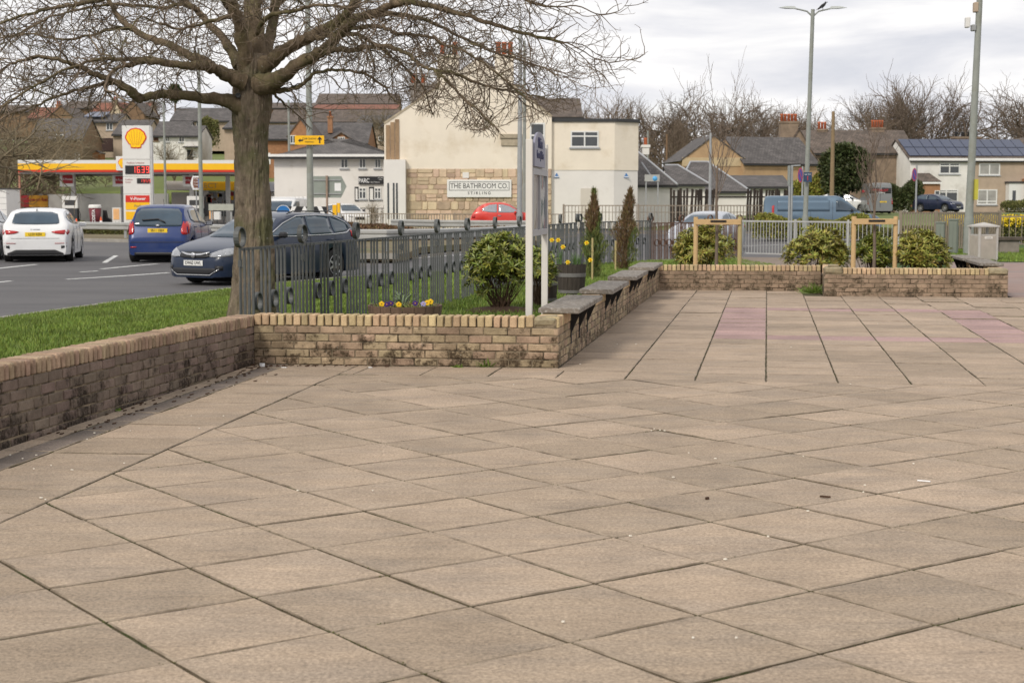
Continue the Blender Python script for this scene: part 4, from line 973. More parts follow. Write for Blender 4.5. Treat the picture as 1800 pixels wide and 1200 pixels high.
def interp(tab, x): return float(np.interp(x, [t[0] for t in tab], [t[1] for t in tab]))
def sm_interp(tab, x):
    """monotone smooth interpolation through the table"""
    xs = [t[0] for t in tab]; ys = [t[1] for t in tab]
    if x <= xs[0]: return ys[0]
    if x >= xs[-1]: return ys[-1]
    i = max(k for k in range(len(xs)) if xs[k] <= x); i = min(i, len(xs) - 2)
    h = xs[i + 1] - xs[i]; t = (x - xs[i]) / h; dl = (ys[i + 1] - ys[i]) / h
    def sl(k):
        if k <= 0 or k >= len(xs) - 1: return (ys[min(k + 1, len(xs) - 1)] - ys[max(k - 1, 0)]) / (xs[min(k + 1, len(xs) - 1)] - xs[max(k - 1, 0)])
        a = (ys[k] - ys[k - 1]) / (xs[k] - xs[k - 1]); b = (ys[k + 1] - ys[k]) / (xs[k + 1] - xs[k]); return 0 if a * b <= 0 else 2 * a * b / (a + b)
    m0, m1 = sl(i), sl(i + 1); t2, t3 = t * t, t * t * t
    return (2 * t3 - 3 * t2 + 1) * ys[i] + (t3 - 2 * t2 + t) * h * m0 + (-2 * t3 + 3 * t2) * ys[i + 1] + (t3 - t2) * h * m1

class Car:
    """x runs from the nose (0) to the tail (L); y to the car's own right is -; z up"""
    def __init__(s, name, label, cat, L, W, top, belt, roofw, wheels, r, sill, pnt, loc, rz, group=None, plan=None, low=None):
        s.t = thing(name, label, cat, loc, rz, group); s.L, s.W = L, W; s.top, s.belt = top, belt; s.wheels, s.r = wheels, r
        plan = plan or [(0, .80), (.08, .90), (.25, .965), (.6, .995), (1.2, 1), (L - 1.2, 1), (L - .5, .975), (L - .15, .93), (L, .86)]
        xs = sorted(set([round(x, 3) for x in list(np.linspace(0, L, 46)) + [.02, .05, .1, L - .02, L - .05, L - .1] + [w_ + d for w_ in wheels for d in np.linspace(-r - .06, r + .06, 13)] + [p[0] for p in top]]))
        vs = []; n = 0
        for x in xs:
            zt = sm_interp(top, x); zs = min(sm_interp(belt, x), zt - .012); zb = interp(low, x) if low else sill
            for w_ in wheels:
                q = (r + .045) ** 2 - (x - w_) ** 2
                if q > 0: zb = max(zb, min(r * 1.0 + math.sqrt(q), zs - .08))
            hw = W / 2 * sm_interp(plan, x); g = min(1, max(0, (zt - zs) / .42)); rw = hw * (.90 * (1 - g) + roofw * g)
            if zt - zs < .03: rw = hw * .88
            H_ = zs - zb
            half = [(0, zb), (hw * .88, zb), (hw * .965, zb + .02), (hw * .995, zb + H_ * .30), (hw, zb + H_ * .58), (hw * .985, zb + H_ * .86), (hw * .965, zs),
                    (hw * .95 * (1 - g) + (hw * .955 * .6 + rw * .4) * g, zs + (zt - zs) * .30), (rw + (hw * .955 - rw) * .12, zt - (zt - zs) * .10 - .004), (rw * .93, zt - .006 * (1 + g)), (rw * .6, zt + .010), (0, zt + .018)]
            ring = [(x, y, z) for y, z in half] + [(x, -y, z) for y, z in half[-2:0:-1]]; n = len(ring); vs += ring
        mb = MB(); fs = []
        for i in range(len(xs) - 1):
            for k in range(n): fs.append((i * n + k, i * n + (k + 1) % n, (i + 1) * n + (k + 1) % n, (i + 1) * n + k))
        fs.append(tuple(range(n))[::-1]); fs.append(tuple((len(xs) - 1) * n + k for k in range(n)))
        mb.add(vs, fs, 0, True); s.body = mb.build('body', pnt, s.t, sharp=38)
        s.body.data.polygons.foreach_set('use_smooth', [True] * len(s.body.data.polygons))
        bm = bmesh.new(); bm.from_mesh(s.body.data); bmesh.ops.triangulate(bm, faces=bm.faces); s.bvh = BVHTree.FromBMesh(bm); bm.free()
        mb = MB(); mb.box((L / 2, 0, sill + .12), (L * .88, W * .86, .22)); 
        for w_ in wheels: mb.box((w_, 0, r + .04), (2 * r + .16, W * .74, 2 * r * .92))
        mb.build('underbody', M_well, s.t)
        for w_ in wheels:
            for sd_ in (1, -1):
                t = .205; yo = sd_ * (W / 2 - t / 2 - .012); mb = MB(); prof = [(r * .66, -t / 2 * .9), (r * .93, -t / 2), (r, -t / 2 * .75), (r, t / 2 * .75), (r * .93, t / 2), (r * .66, t / 2 * .9)]
                mb.lathe([(.01, -.02)] + prof + [(.01, .02)], 26, axis='y'); wh = mb.build('wheel', M_tyre, s.t, (w_, yo, r), sharp=40)
                mb = MB(); q = sd_ * t / 2
                mb.lathe([(r * .66, q * .92), (r * .67, q * 1.02), (r * .62, q * 1.0), (r * .58, q * .4)], 26, axis='y')
                mb.lathe([(.001, q * .96), (r * .14, q * .94), (r * .17, q * .6)], 14, axis='y')
                for k in range(7):
                    a = 2 * math.pi * k / 7; u = Vector((math.cos(a), 0, math.sin(a))); v = Vector((-math.sin(a), 0, math.cos(a))); c = Vector((0, q * .9, 0))
                    mb.add([c + u * r * .12 + v * r * .10, c + u * r * .62 + v * r * .045, c + u * r * .62 - v * r * .045, c + u * r * .12 - v * r * .10, c + u * r * .12 - Vector((0, q * .25, 0)), c + u * r * .62 - Vector((0, q * .25, 0))], [(0, 1, 2, 3), (0, 4, 5, 1), (3, 2, 5, 4)])
                mb.build('rim', M_rim, wh)
    def patch(s, name, axis, sign, rows, m, off=.004, nr=5, parent=None, thick=0):
        """lay a panel on the body: rows = [(u, v_low, v_high)]; axis 'x' looks along the car, 'y' across it, 'z' from above"""
        vs = []; cols = []; dirv = {'x': Vector((-sign, 0, 0)), 'y': Vector((0, -sign, 0)), 'z': Vector((0, 0, -1))}[axis]
        rr = []
        for i in range(len(rows) - 1):
            (u0, a0, b0), (u1, a1_, b1) = rows[i], rows[i + 1]; k = max(1, int(abs(u1 - u0) / .07))
            for j in range(k): t = j / k; rr.append((u0 + (u1 - u0) * t, a0 + (a1_ - a0) * t, b0 + (b1 - b0) * t))
        rr.append(rows[-1]); last = None
        for u, lo, hi in rr:
            col = []
            for j in range(nr + 1):
                v = lo + (hi - lo) * j / nr
                o = {'x': Vector((s.L / 2 + sign * s.L, u, v)), 'y': Vector((u, sign * s.W * 1.5, v)), 'z': Vector((u, v, 4))}[axis]
                h, nn, _, _ = s.bvh.ray_cast(o, dirv)
                if h is None: h, nn = (last if last else (o + dirv * (s.L if axis == 'x' else s.W), -dirv))
                else:
                    if nn.dot(dirv) > 0: nn = -nn
                    last = (h, nn)
                col.append(h + nn * off - dirv * off * .6)
            cols.append(col)
        for c in cols: vs += c
        w_ = nr + 1; fs = [(i * w_ + j, (i + 1) * w_ + j, (i + 1) * w_ + j + 1, i * w_ + j + 1) for i in range(len(cols) - 1) for j in range(nr)]
        mb = MB(); mb.add(vs, fs, 0, True); me = mb.mesh(name, m)
        o = put(name, me, parent or s.t)
        md = o.modifiers.new('t', 'SOLIDIFY'); md.thickness = max(.006, off * .9); md.offset = 0; return o
    def plate(s, x_sign, z, y, body, m, w_=.52, h=.11):
        dirv = Vector((-x_sign, 0, 0)); hits = [s.bvh.ray_cast(Vector((s.L / 2 + x_sign * s.L, y + d, z)), dirv)[0] for d in (-w_ / 2, 0, w_ / 2)]
        xx = (max if x_sign > 0 else min)([h.x for h in hits if h]) + x_sign * .012
        mb = MB(); mb.box((0, 0, 0), (.012, w_, h), bev=.003); pl = mb.build('number_plate', m, s.t, (xx, y, z))
        rot = (math.pi / 2, 0, math.pi / 2) if x_sign > 0 else (math.pi / 2, 0, -math.pi / 2)
        text('plate_lettering', body, .098, M_ink, pl, (x_sign * .0075, 0, 0), rot, .001, sx=.84, bold=.0015)
        return pl
    def mirror(s, x, z, m, yo=.0):
        for sd_ in (1, -1):
            mb = MB(); mb.box((0, 0, 0), (.12, .20, .13), bev=.04); mb.box((.02, -sd_ * .12, -.05), (.05, .10, .03)); o = mb.build('door_mirror', m, s.t, (x, sd_ * (s.W / 2 + .07 + yo), z), sharp=None)
            mb = MB(); mb.box((.061, 0, .0), (.006, .15, .09), bev=.002); mb.build('mirror_glass', M_chrome, o)
    def seams(s, xs, z0=.32, z1=None):
        for x in xs:
            for sd_ in (1, -1): s.patch('door_seam', 'y', sd_, [(x, z0, (z1 or sm_interp(s.belt, x)) - .03), (x + .012, z0, (z1 or sm_interp(s.belt, x)) - .03)], M_trim, .0015, 6)
    def handles(s, xs, z, m):
        for x in xs:
            for sd_ in (1, -1): s.patch('door_handle', 'y', sd_, [(x, z, z + .03), (x + .17, z + .005, z + .035)], m, .018, 1)

# placement: rear-left etc. read from the photograph; the car's own +x points from nose to tail
def loc_px(px, py, z=-.15): return G(px, py, z)
# --- white hatchback seen from behind
L = 4.35
wc = Car('parked_car', 'white hatchback with yellow rear plate LL03 REN seen from behind, left of the blue hatchback', 'car', L, 1.82,
    [(0, .62), (.06, .70), (.35, .84), (1.05, .97), (1.35, 1.04), (1.95, 1.36), (2.6, 1.43), (3.4, 1.40), (3.85, 1.33), (4.12, 1.06), (4.24, .93), (4.31, .80), (4.35, .60)], [(0, .60), (.5, .80), (1.3, .93), (3.6, 1.01), (4.1, 1.0), (4.35, .58)], .70, (.86, 3.5), .325, .19, paint('white_car_paint', (.74, .74, .74), 0), (0, 0, 0), 0)
wc.t.name = 'hatchback_car'
def place(car, rear_px, rear_py, ang, z=None, end='rear'):
    """put the middle of the tail (or nose) at a pixel on the road; ang = heading of the car's nose, clockwise from +Y"""
    p = GR(rear_px, rear_py) if z is None else G(rear_px, rear_py, z)
    z = p.z; hd = Vector((math.sin(R(ang)), math.cos(R(ang)), 0)); x_ = -hd    # local +x = nose->tail
    car.t.rotation_euler = (0, 0, math.atan2(x_.y, x_.x)); nose = p + hd * car.L if end == 'rear' else p; car.t.location = (nose.x, nose.y, z)
place(wc, 63, 461.5, -10.5)
wc.patch('rear_window', 'x', 1, [(-.60, 1.04, 1.09), (-.55, 1.02, 1.28), (-.4, 1.01, 1.33), (0, 1.005, 1.34), (.4, 1.01, 1.33), (.55, 1.02, 1.28), (.60, 1.04, 1.09)], M_cglass, .006)
for sd_ in (1, -1):
    wc.patch('tail_light', 'x', 1, [(sd_ * .42, .80, .815), (sd_ * .52, .765, .835), (sd_ * .70, .745, .855), (sd_ * .83, .73, .87)], M_tail, .008, 3)
    wc.patch('tail_light', 'y', sd_, [(4.1, .79, .86), (4.26, .74, .85)], M_tail, .006, 2)
    wc.patch('side_window', 'y', sd_, [(1.45, 1.0, 1.02), (1.95, .99, 1.27), (2.35, .995, 1.34), (2.42, 1.0, 1.34)], M_cglass); wc.patch('side_window', 'y', sd_, [(2.5, 1.0, 1.345), (3.1, 1.01, 1.33), (3.35, 1.02, 1.30)], M_cglass); wc.patch('side_window', 'y', sd_, [(3.42, 1.03, 1.28), (3.75, 1.12, 1.21)], M_cglass)
    wc.patch('bumper_vent', 'x', 1, [(sd_ * .66, .37, .45), (sd_ * .80, .41, .45)], M_trim, .006, 2); wc.patch('reflector', 'x', 1, [(sd_ * .5, .50, .515), (sd_ * .8, .505, .52)], M_tail, .006, 1)
wc.patch('lower_bumper', 'x', 1, [(-.72, .20, .25), (-.5, .20, .34), (.5, .20, .34), (.72, .20, .25)], M_trim, .010, 3)
wc.patch('boot_seam', 'x', 1, [(-.62, .635, .642), (.62, .635, .642)], M_trim, .002, 1)
wc.plate(1, .745, 0, 'LL03 REN', M_plY); wc.mirror(1.62, .98, M_white); wc.seams([1.5, 2.46, 3.4]); wc.handles([2.2, 3.1], .86, M_white)
wc.patch('windscreen', 'x', -1, [(-.66, 1.02, 1.06), (-.5, 1.0, 1.32), (.5, 1.0, 1.32), (.66, 1.02, 1.06)], M_cglass, .006)
wc.patch('rear_badge', 'x', 1, [(-.12, .862, .885), (.12, .862, .885)], M_chrome, .006, 1)
mb = MB(); mb.prism([(0, 0), (.10, 0), (.09, .05), (.06, .07)], (3.72, -.01, 1.355), (1, 0, 0), (0, 0, 1), (0, .02, 0)); mb.build('roof_aerial', M_trim, wc.t)

# --- blue hatchback seen from behind
L = 3.9
bc = Car('hatchback_car', 'bright blue hatchback with yellow rear plate SB11 OBX seen from behind', 'car', L, 1.70,
    [(0, .66), (.08, .76), (.5, .92), (.9, 1.04), (1.7, 1.44), (2.3, 1.53), (3.1, 1.52), (3.4, 1.46), (3.66, 1.15), (3.76, .98), (3.83, .82), (3.9, .62)], [(0, .62), (.5, .86), (1.0, .95), (3.3, 1.03), (3.7, .98), (3.9, .58)], .74, (.72, 3.24), .30, .20, paint('blue_car_paint', (.006, .026, .125), .1), (0, 0, 0), 0)
place(bc, 277, 462, -1.0)
bc.patch('rear_window', 'x', 1, [(-.63, 1.0, 1.05), (-.60, .97, 1.30), (-.5, .96, 1.42), (0, .955, 1.44), (.5, .96, 1.42), (.60, .97, 1.30), (.63, 1.0, 1.05)], M_cglass, .006)
for sd_ in (1, -1):
    bc.patch('tail_light', 'x', 1, [(sd_ * .62, .80, .88), (sd_ * .66, .75, 1.08), (sd_ * .74, .74, 1.08), (sd_ * .80, .77, 1.03)], M_tail, .012, 5)
    bc.patch('tail_light', 'y', sd_, [(3.52, .96, 1.10), (3.72, .78, 1.05)], M_tail, .008, 3)
    bc.patch('side_window', 'y', sd_, [(1.0, 1.02, 1.05), (1.7, 1.03, 1.34), (2.0, 1.03, 1.42), (2.1, 1.03, 1.42)], M_cglass); bc.patch('side_window', 'y', sd_, [(2.18, 1.035, 1.43), (2.9, 1.06, 1.42), (3.15, 1.12, 1.38)], M_cglass)
    bc.patch('reflector', 'x', 1, [(sd_ * .55, .40, .43), (sd_ * .70, .40, .43)], M_tail, .006, 1)
bc.patch('bumper_crease', 'x', 1, [(-.7, .54, .552), (.7, .54, .552)], M_trim, .003, 1); bc.patch('lower_bumper', 'x', 1, [(-.6, .2, .28), (.6, .2, .28)], M_trim, .008, 2)
bc.patch('rear_wiper', 'x', 1, [(-.42, 1.10, 1.12), (0, 1.125, 1.15), (.2, 1.03, 1.06)], M_trim, .03, 1)
bc.plate(1, .85, 0, 'SB11 OBX', M_plY); bc.mirror(1.25, 1.02, M_trim); bc.seams([1.0, 2.14, 3.1]); bc.handles([1.85, 2.85], .92, bc.body.data.materials[0])
bc.patch('rear_badge', 'x', 1, [(-.045, .95, 1.01), (.045, .95, 1.01)], M_chrome, .02, 1)
bc.patch('windscreen', 'x', -1, [(-.62, 1.05, 1.1), (-.5, 1.04, 1.38), (.5, 1.04, 1.38), (.62, 1.05, 1.1)], M_cglass, .006)
mb = MB(); mb.tube([(2.9, 0, 1.53), (3.0, 0, 1.68)], .006, 5); mb.build('roof_aerial', M_trim, bc.t)

# --- dark blue estate, front three quarter
L = 4.70
pe = paint('dark_blue_car_paint', (.008, .018, .045), .05, .3)
ec = Car('estate_car', 'dark navy estate car with plate DW62 UWL passing behind the big tree', 'car', L, 1.81,
    [(0, .52), (.05, .62), (.15, .72), (.5, .84), (1.15, .97), (1.35, 1.02), (2.1, 1.41), (2.7, 1.49), (3.5, 1.485), (4.1, 1.43), (4.45, 1.22), (4.58, .98), (4.66, .86), (4.70, .62)], [(0, .50), (.3, .72), (1.3, .93), (3.8, 1.03), (4.4, 1.03), (4.7, .60)], .73, (.95, 3.64), .335, .17, pe, (0, 0, 0), 0,
    plan=[(0, .62), (.06, .76), (.18, .87), (.4, .95), (.9, .995), (1.4, 1), (3.6, 1), (4.2, .975), (4.55, .92), (4.70, .84)])
def place_nose(car, px, py, ang, z=-.15):
    p = G(px, py, z); hd = Vector((math.sin(R(ang)), math.cos(R(ang)), 0)); x_ = -hd
    car.t.rotation_euler = (0, 0, math.atan2(x_.y, x_.x)); car.t.location = (p.x, p.y, z)
place_nose(ec, 341, 502, 211)
ec.patch('windscreen', 'x', -1, [(-.74, 1.0, 1.02), (-.66, .99, 1.20), (-.56, .985, 1.37), (0, .98, 1.42), (.56, .985, 1.37), (.66, .99, 1.20), (.74, 1.0, 1.02)], M_cglass, .006)
for sd_ in (1, -1):
    ec.patch('headlight', 'x', -1, [(sd_ * .40, .60, .66), (sd_ * .55, .585, .72), (sd_ * .72, .60, .77), (sd_ * .80, .66, .78)], M_lamp, .008, 4)
    ec.patch('headlight', 'y', sd_, [(.12, .60, .70), (.3, .63, .765), (.52, .70, .785)], M_lamp, .008, 3)
    ec.patch('fog_lamp', 'x', -1, [(sd_ * .58, .32, .42), (sd_ * .72, .33, .42)], M_trim, .008, 2)
    ec.patch('side_window', 'y', sd_, [(1.55, 1.02, 1.04), (2.0, 1.01, 1.24), (2.45, 1.01, 1.40), (2.72, 1.015, 1.42)], M_cglass); ec.patch('side_window', 'y', sd_, [(2.80, 1.015, 1.425), (3.4, 1.03, 1.415), (3.58, 1.035, 1.40)], M_cglass); ec.patch('side_window', 'y', sd_, [(3.66, 1.04, 1.395), (4.05, 1.07, 1.32), (4.25, 1.14, 1.24)], M_cglass)
    ec.patch('window_trim', 'y', sd_, [(1.45, 1.0, 1.012), (2.2, .985, 1.0), (3.6, 1.008, 1.026), (4.1, 1.035, 1.055), (4.33, 1.12, 1.14)], M_chrome, .007, 1)
    ec.patch('window_trim', 'y', sd_, [(1.45, 1.01, 1.03), (2.0, 1.26, 1.28), (2.5, 1.42, 1.436), (3.2, 1.44, 1.455), (3.8, 1.405, 1.42), (4.2, 1.27, 1.29), (4.33, 1.13, 1.15)], M_chrome, .007, 1)
    ec.patch('tail_light', 'y', sd_, [(4.28, .96, 1.10), (4.55, .88, 1.0)], M_tail, .008, 3)
ec.patch('grille', 'x', -1, [(-.40, .60, .66), (-.3, .575, .69), (0, .565, .70), (.3, .575, .69), (.40, .60, .66)], M_trim, .010, 3)
ec.patch('grille_bar', 'x', -1, [(-.38, .665, .69), (-.2, .62, .655), (0, .605, .645), (.2, .62, .655), (.38, .665, .69)], M_chrome, .02, 2)
mb = MB(); mb.lathe([(.001, -.012), (.05, -.01), (.06, 0), (.05, .01)], 18, axis='x'); mb.build('front_badge', M_chrome, ec.t, (-.02, 0, .63))
ec.patch('lower_grille', 'x', -1, [(-.62, .30, .36), (-.4, .235, .37), (.4, .235, .37), (.62, .30, .36)], M_trim, .008, 3); ec.patch('lower_trim', 'x', -1, [(-.66, .34, .36), (-.45, .215, .235), (.45, .215, .235), (.66, .34, .36)], M_chrome, .010, 1)
ec.plate(-1, .47, 0, 'DW62 UWL', M_plW); ec.mirror(1.72, 1.03, M_trim); ec.seams([1.62, 2.76, 3.62]); ec.handles([2.5, 3.35], .88, pe)
for sd_ in (1, -1): mb = MB(); mb.tube([(2.3, sd_ * .60, 1.475), (2.5, sd_ * .605, 1.53), (3.8, sd_ * .60, 1.525), (4.0, sd_ * .59, 1.46)], .014, 6); mb.build('roof_rail', M_trim, ec.t)

# --- red small hatchback seen from its right side, heading right
L = 3.57
rc = Car('small_car', 'small bright red hatchback driving past the stone wall of the bathroom shop', 'car', L, 1.62,
    [(0, .55), (.06, .70), (.3, .88), (.75, .98), (1.0, 1.04), (1.7, 1.42), (2.1, 1.49), (2.7, 1.46), (3.15, 1.28), (3.42, .98), (3.53, .78), (3.57, .55)], [(0, .52), (.4, .82), (.9, .93), (3.0, 1.0), (3.4, .94), (3.57, .52)], .72, (.66, 2.96), .29, .2, paint('red_car_paint', (.62, .045, .03), 0, .3), (0, 0, 0), 0)
def place_mid(car, px, Y, ang, z=-.15):
    c = at(px, Y); hd = Vector((math.sin(R(ang)), math.cos(R(ang)), 0)); x_ = -hd; car.t.rotation_euler = (0, 0, math.atan2(x_.y, x_.x)); n_ = c + hd * car.L / 2; car.t.location = (n_.x, n_.y, z)
place_mid(rc, 895, 83, 93, 0); rc.t.scale = (1.08, 1.08, 1.1)
for sd_ in (1, -1):
    rc.patch('side_window', 'y', sd_, [(1.1, 1.02, 1.04), (1.62, 1.0, 1.32), (1.95, 1.0, 1.40), (2.15, 1.0, 1.41)], M_lamp); rc.patch('side_window', 'y', sd_, [(2.22, 1.0, 1.41), (2.6, 1.02, 1.38), (2.95, 1.08, 1.2)], M_lamp)
    rc.patch('tail_light', 'y', sd_, [(3.3, .74, .92), (3.45, .74, .86)], M_tail, .008, 2)
rc.patch('windscreen', 'x', -1, [(-.6, 1.03, 1.06), (-.5, 1.02, 1.38), (.5, 1.02, 1.38), (.6, 1.03, 1.06)], M_cglass, .006); rc.patch('rear_window', 'x', 1, [(-.52, 1.05, 1.2), (-.4, 1.03, 1.38), (.4, 1.03, 1.38), (.52, 1.05, 1.2)], M_cglass, .006)
rc.patch('side_stripe', 'y', 1, [(.6, .56, .58), (3.0, .56, .58)], M_chrome, .004, 1); rc.patch('side_stripe', 'y', -1, [(.6, .56, .58), (3.0, .56, .58)], M_chrome, .004, 1)
rc.mirror(1.3, 1.02, rc.body.data.materials[0]); rc.seams([1.15, 2.2]); rc.handles([2.0], .84, M_chrome)

# --- silver coupe behind the railings at the right
L = 4.45
pv = paint('silver_car_paint', (.46, .48, .52), .4, .25)
gc = Car('coupe_car', 'silver car with blue tinted glass seen through the railings behind the back wall', 'car', L, 1.80,
    [(0, .52), (.06, .64), (.4, .80), (1.1, .94), (1.35, .99), (2.1, 1.34), (2.7, 1.42), (3.3, 1.36), (3.95, 1.06), (4.25, 1.0), (4.38, .85), (4.45, .58)], [(0, .5), (.5, .76), (1.3, .91), (3.5, .97), (4.1, .99), (4.45, .55)], .70, (.88, 3.55), .33, .18, pv, (0, 0, 0), 0)
place_mid(gc, 1240, 57, 206)
for sd_ in (1, -1):
    gc.patch('side_window', 'y', sd_, [(1.5, .98, 1.0), (2.1, .97, 1.26), (2.5, .98, 1.34), (2.65, .98, 1.34)], M_cglass); gc.patch('side_window', 'y', sd_, [(2.72, .985, 1.34), (3.2, 1.0, 1.28), (3.6, 1.04, 1.12)], M_cglass)
    gc.patch('headlight', 'y', sd_, [(.1, .58, .66), (.45, .66, .75)], M_lamp, .008, 2); gc.patch('tail_light', 'y', sd_, [(4.1, .82, .93), (4.35, .78, .88)], M_tail, .008, 2)
gc.patch('windscreen', 'x', -1, [(-.68, 1.0, 1.02), (-.5, .98, 1.33), (.5, .98, 1.33), (.68, 1.0, 1.02)], M_cglass, .006); gc.patch('rear_window', 'x', 1, [(-.55, 1.06, 1.12), (-.4, 1.05, 1.32), (.4, 1.05, 1.32), (.55, 1.06, 1.12)], M_cglass, .006)
gc.mirror(1.65, .98, pv); gc.seams([1.5, 2.7]); gc.handles([2.45], .84, pv)

# --- vans
def van(name, label, cat, L, W, H_, pnt, nose, wb, cab=True, r=.34, group=None):
    tp = [(0, .62), (.05, .80), (.25, .98), (nose, 1.14), (nose + .12, 1.20), (nose + .95, H_ - .10), (nose + 1.25, H_), (L - .5, H_), (L - .12, H_ - .03), (L - .05, H_ - .2), (L - .02, 1.0), (L, .5)]
    return Car(name, label, cat, L, W, tp, [(0, .58), (.4, .9), (nose, 1.06), (L - .3, 1.16), (L - .06, 1.1), (L, .48)], .86, wb, r, .22, pnt, (0, 0, 0), 0, group, plan=[(0, .74), (.08, .88), (.3, .96), (.8, 1), (L - .3, 1), (L - .1, .985), (L, .96)])
pb = paint('pale_blue_van_paint', (.11, .165, .225), .3, .35)
bv = van('panel_van', 'long pale blue grey panel van behind the double lamp column', 'van', 5.7, 1.98, 1.95, pb, .95, (1.0, 4.2))
place_mid(bv, 1440, 76, 99, 0)
for sd_ in (1, -1):
    bv.patch('side_window', 'y', sd_, [(1.15, 1.2, 1.23), (1.55, 1.19, 1.5), (1.95, 1.19, 1.72), (2.2, 1.19, 1.74)], M_cglass)
    bv.patch('tail_light', 'y', sd_, [(5.16, .85, 1.5), (5.27, .85, 1.45)], M_tail, .01, 5); bv.patch('side_moulding', 'y', sd_, [(1.3, .62, .70), (4.9, .62, .70)], pb, .015, 1)
    bv.patch('panel_recess', 'y', sd_, [(2.5, 1.2, 1.75), (5.0, 1.2, 1.75)], pb, .006, 4)
bv.patch('windscreen', 'x', -1, [(-.8, 1.2, 1.24), (-.7, 1.18, 1.75), (.7, 1.18, 1.75), (.8, 1.2, 1.24)], M_cglass, .006); bv.patch('rear_window', 'x', 1, [(-.75, 1.15, 1.7), (-.1, 1.15, 1.72)], M_cglass, .006); bv.patch('rear_window', 'x', 1, [(.1, 1.15, 1.72), (.75, 1.15, 1.7)], M_cglass, .006)
bv.mirror(1.45, 1.25, M_trim); bv.seams([1.2, 2.35, 3.4], .4, 1.7)
pg = paint('grey_van_paint', (.20, .205, .21), .2, .35)
gv = van('panel_van', 'tall dark grey van with red lettering on its rear doors, parked before the hedge', 'van', 5.6, 2.05, 2.45, pg, .9, (1.0, 4.5), r=.35)
place_mid(gv, 1532, 126, 4, .8)
gv.patch('rear_window', 'x', 1, [(-.85, 1.62, 2.05), (-.12, 1.62, 2.08)], M_trim, .006); gv.patch('rear_window', 'x', 1, [(.12, 1.62, 2.08), (.85, 1.62, 2.05)], M_trim, .006)
gv.patch('door_seam', 'x', 1, [(-.012, .5, 2.3), (.012, .5, 2.3)], M_trim, .003, 6); gv.plate(1, .95, .25, 'SK19 VXB', M_plY)
for sd_ in (1, -1): gv.patch('tail_light', 'x', 1, [(sd_ * .90, .75, 1.25), (sd_ * .98, .75, 1.25)], M_tail, .01, 4)
M_redl = flat('van_red_lettering', (.55, .04, .05), .5)
text('van_lettering', 'SPECIALIST', .26, M_redl, gv.t, (5.61, 0, 1.86), (math.pi / 2, 0, math.pi / 2), .004, sx=1.0); text('van_lettering', 'FLOORING', .15, M_chalk, gv.t, (5.61, 0, 1.66), (math.pi / 2, 0, math.pi / 2), .004)
text('van_lettering', 'SPECIALIST', .30, M_redl, gv.t, (3.7, 1.045, 1.8), (math.pi / 2, 0, math.pi), .004); text('van_lettering', 'SPECIALIST', .30, M_redl, gv.t, (3.7, -1.045, 1.8), (math.pi / 2, 0, 0), .004)
# --- dark SUV parked at the white house
pn = paint('navy_suv_paint', (.012, .018, .05), .3, .25)
sv = Car('suv_car', 'navy blue SUV parked in front of the white house', 'car', 4.45, 1.84,
    [(0, .6), (.06, .78), (.3, .94), (1.1, 1.08), (1.3, 1.13), (1.95, 1.5), (2.5, 1.62), (3.5, 1.60), (4.0, 1.48), (4.28, 1.15), (4.4, .95), (4.45, .65)], [(0, .58), (.4, .88), (1.3, 1.04), (4.0, 1.14), (4.3, 1.08), (4.45, .6)], .74, (.85, 3.5), .36, .24, pn, (0, 0, 0), 0)
place_mid(sv, 1643, 140, 180 - 38, .85)
for sd_ in (1, -1):
    sv.patch('headlight', 'x', -1, [(sd_ * .5, .72, .78), (sd_ * .78, .74, .82)], M_lamp, .008, 2)
    sv.patch('side_window', 'y', sd_, [(1.5, 1.14, 1.17), (2.0, 1.13, 1.42), (2.6, 1.14, 1.52), (2.7, 1.14, 1.52)], M_cglass); sv.patch('side_window', 'y', sd_, [(2.78, 1.14, 1.52), (3.6, 1.18, 1.48), (3.9, 1.22, 1.38)], M_cglass)
sv.patch('grille', 'x', -1, [(-.35, .55, .74), (.35, .55, .74)], M_trim, .008, 3); sv.patch('windscreen', 'x', -1, [(-.7, 1.14, 1.17), (-.55, 1.13, 1.52), (.55, 1.13, 1.52), (.7, 1.14, 1.17)], M_cglass, .006)
sv.plate(-1, .46, 0, 'SN68 HKD', M_plW); sv.mirror(1.62, 1.16, pn); sv.seams([1.6, 2.74, 3.6])
# --- copies with their own paint
def recar(src, label, name, pnt, px, Y, ang, z):
    t = dup(src.t, (0, 0, 0), 0, label); t.name = name
    if 'group' in t: del t['group']
    for ch in kids(t):
        if ch.type == 'MESH' and ch.name.split('.')[0] == 'body': ch.data = ch.data.copy(); ch.data.materials.clear(); ch.data.materials.append(pnt)
        if ch.name.split('.')[0] == 'number_plate':
            for q in kids(ch): bpy.data.objects.remove(q)
    c = at(px, Y); hd = Vector((math.sin(R(ang)), math.cos(R(ang)), 0)); x_ = -hd; t.rotation_euler = (0, 0, math.atan2(x_.y, x_.x)); n_ = c + hd * src.L / 2; t.location = (n_.x, n_.y, z); return t
MP_w = paint('white_van_paint', (.7, .7, .7), 0)
recar(wc, 'white car cut off by the left edge of the frame', 'hatchback_car', paint('white_car_paint', (.74, .74, .74), 0), -34, 44, -8, 0)
recar(sv, 'white SUV parked beside the shop with the black sign', 'suv_car', MP_w, 611, 104, 150, -.02)
recar(sv, 'white car showing between the pale blue van and the grey van', 'suv_car', MP_w, 1484, 128, 112, .85)
wv = van('pickup_van', 'white van with roof rack bars facing the road left of the lamp column', 'van', 4.9, 1.9, 1.95, MP_w, .9, (.95, 3.9)); place_mid(wv, 505, 92, 192, -.02)
wv.patch('windscreen', 'x', -1, [(-.8, 1.2, 1.24), (-.7, 1.18, 1.76), (.7, 1.18, 1.76), (.8, 1.2, 1.24)], M_cglass, .006)
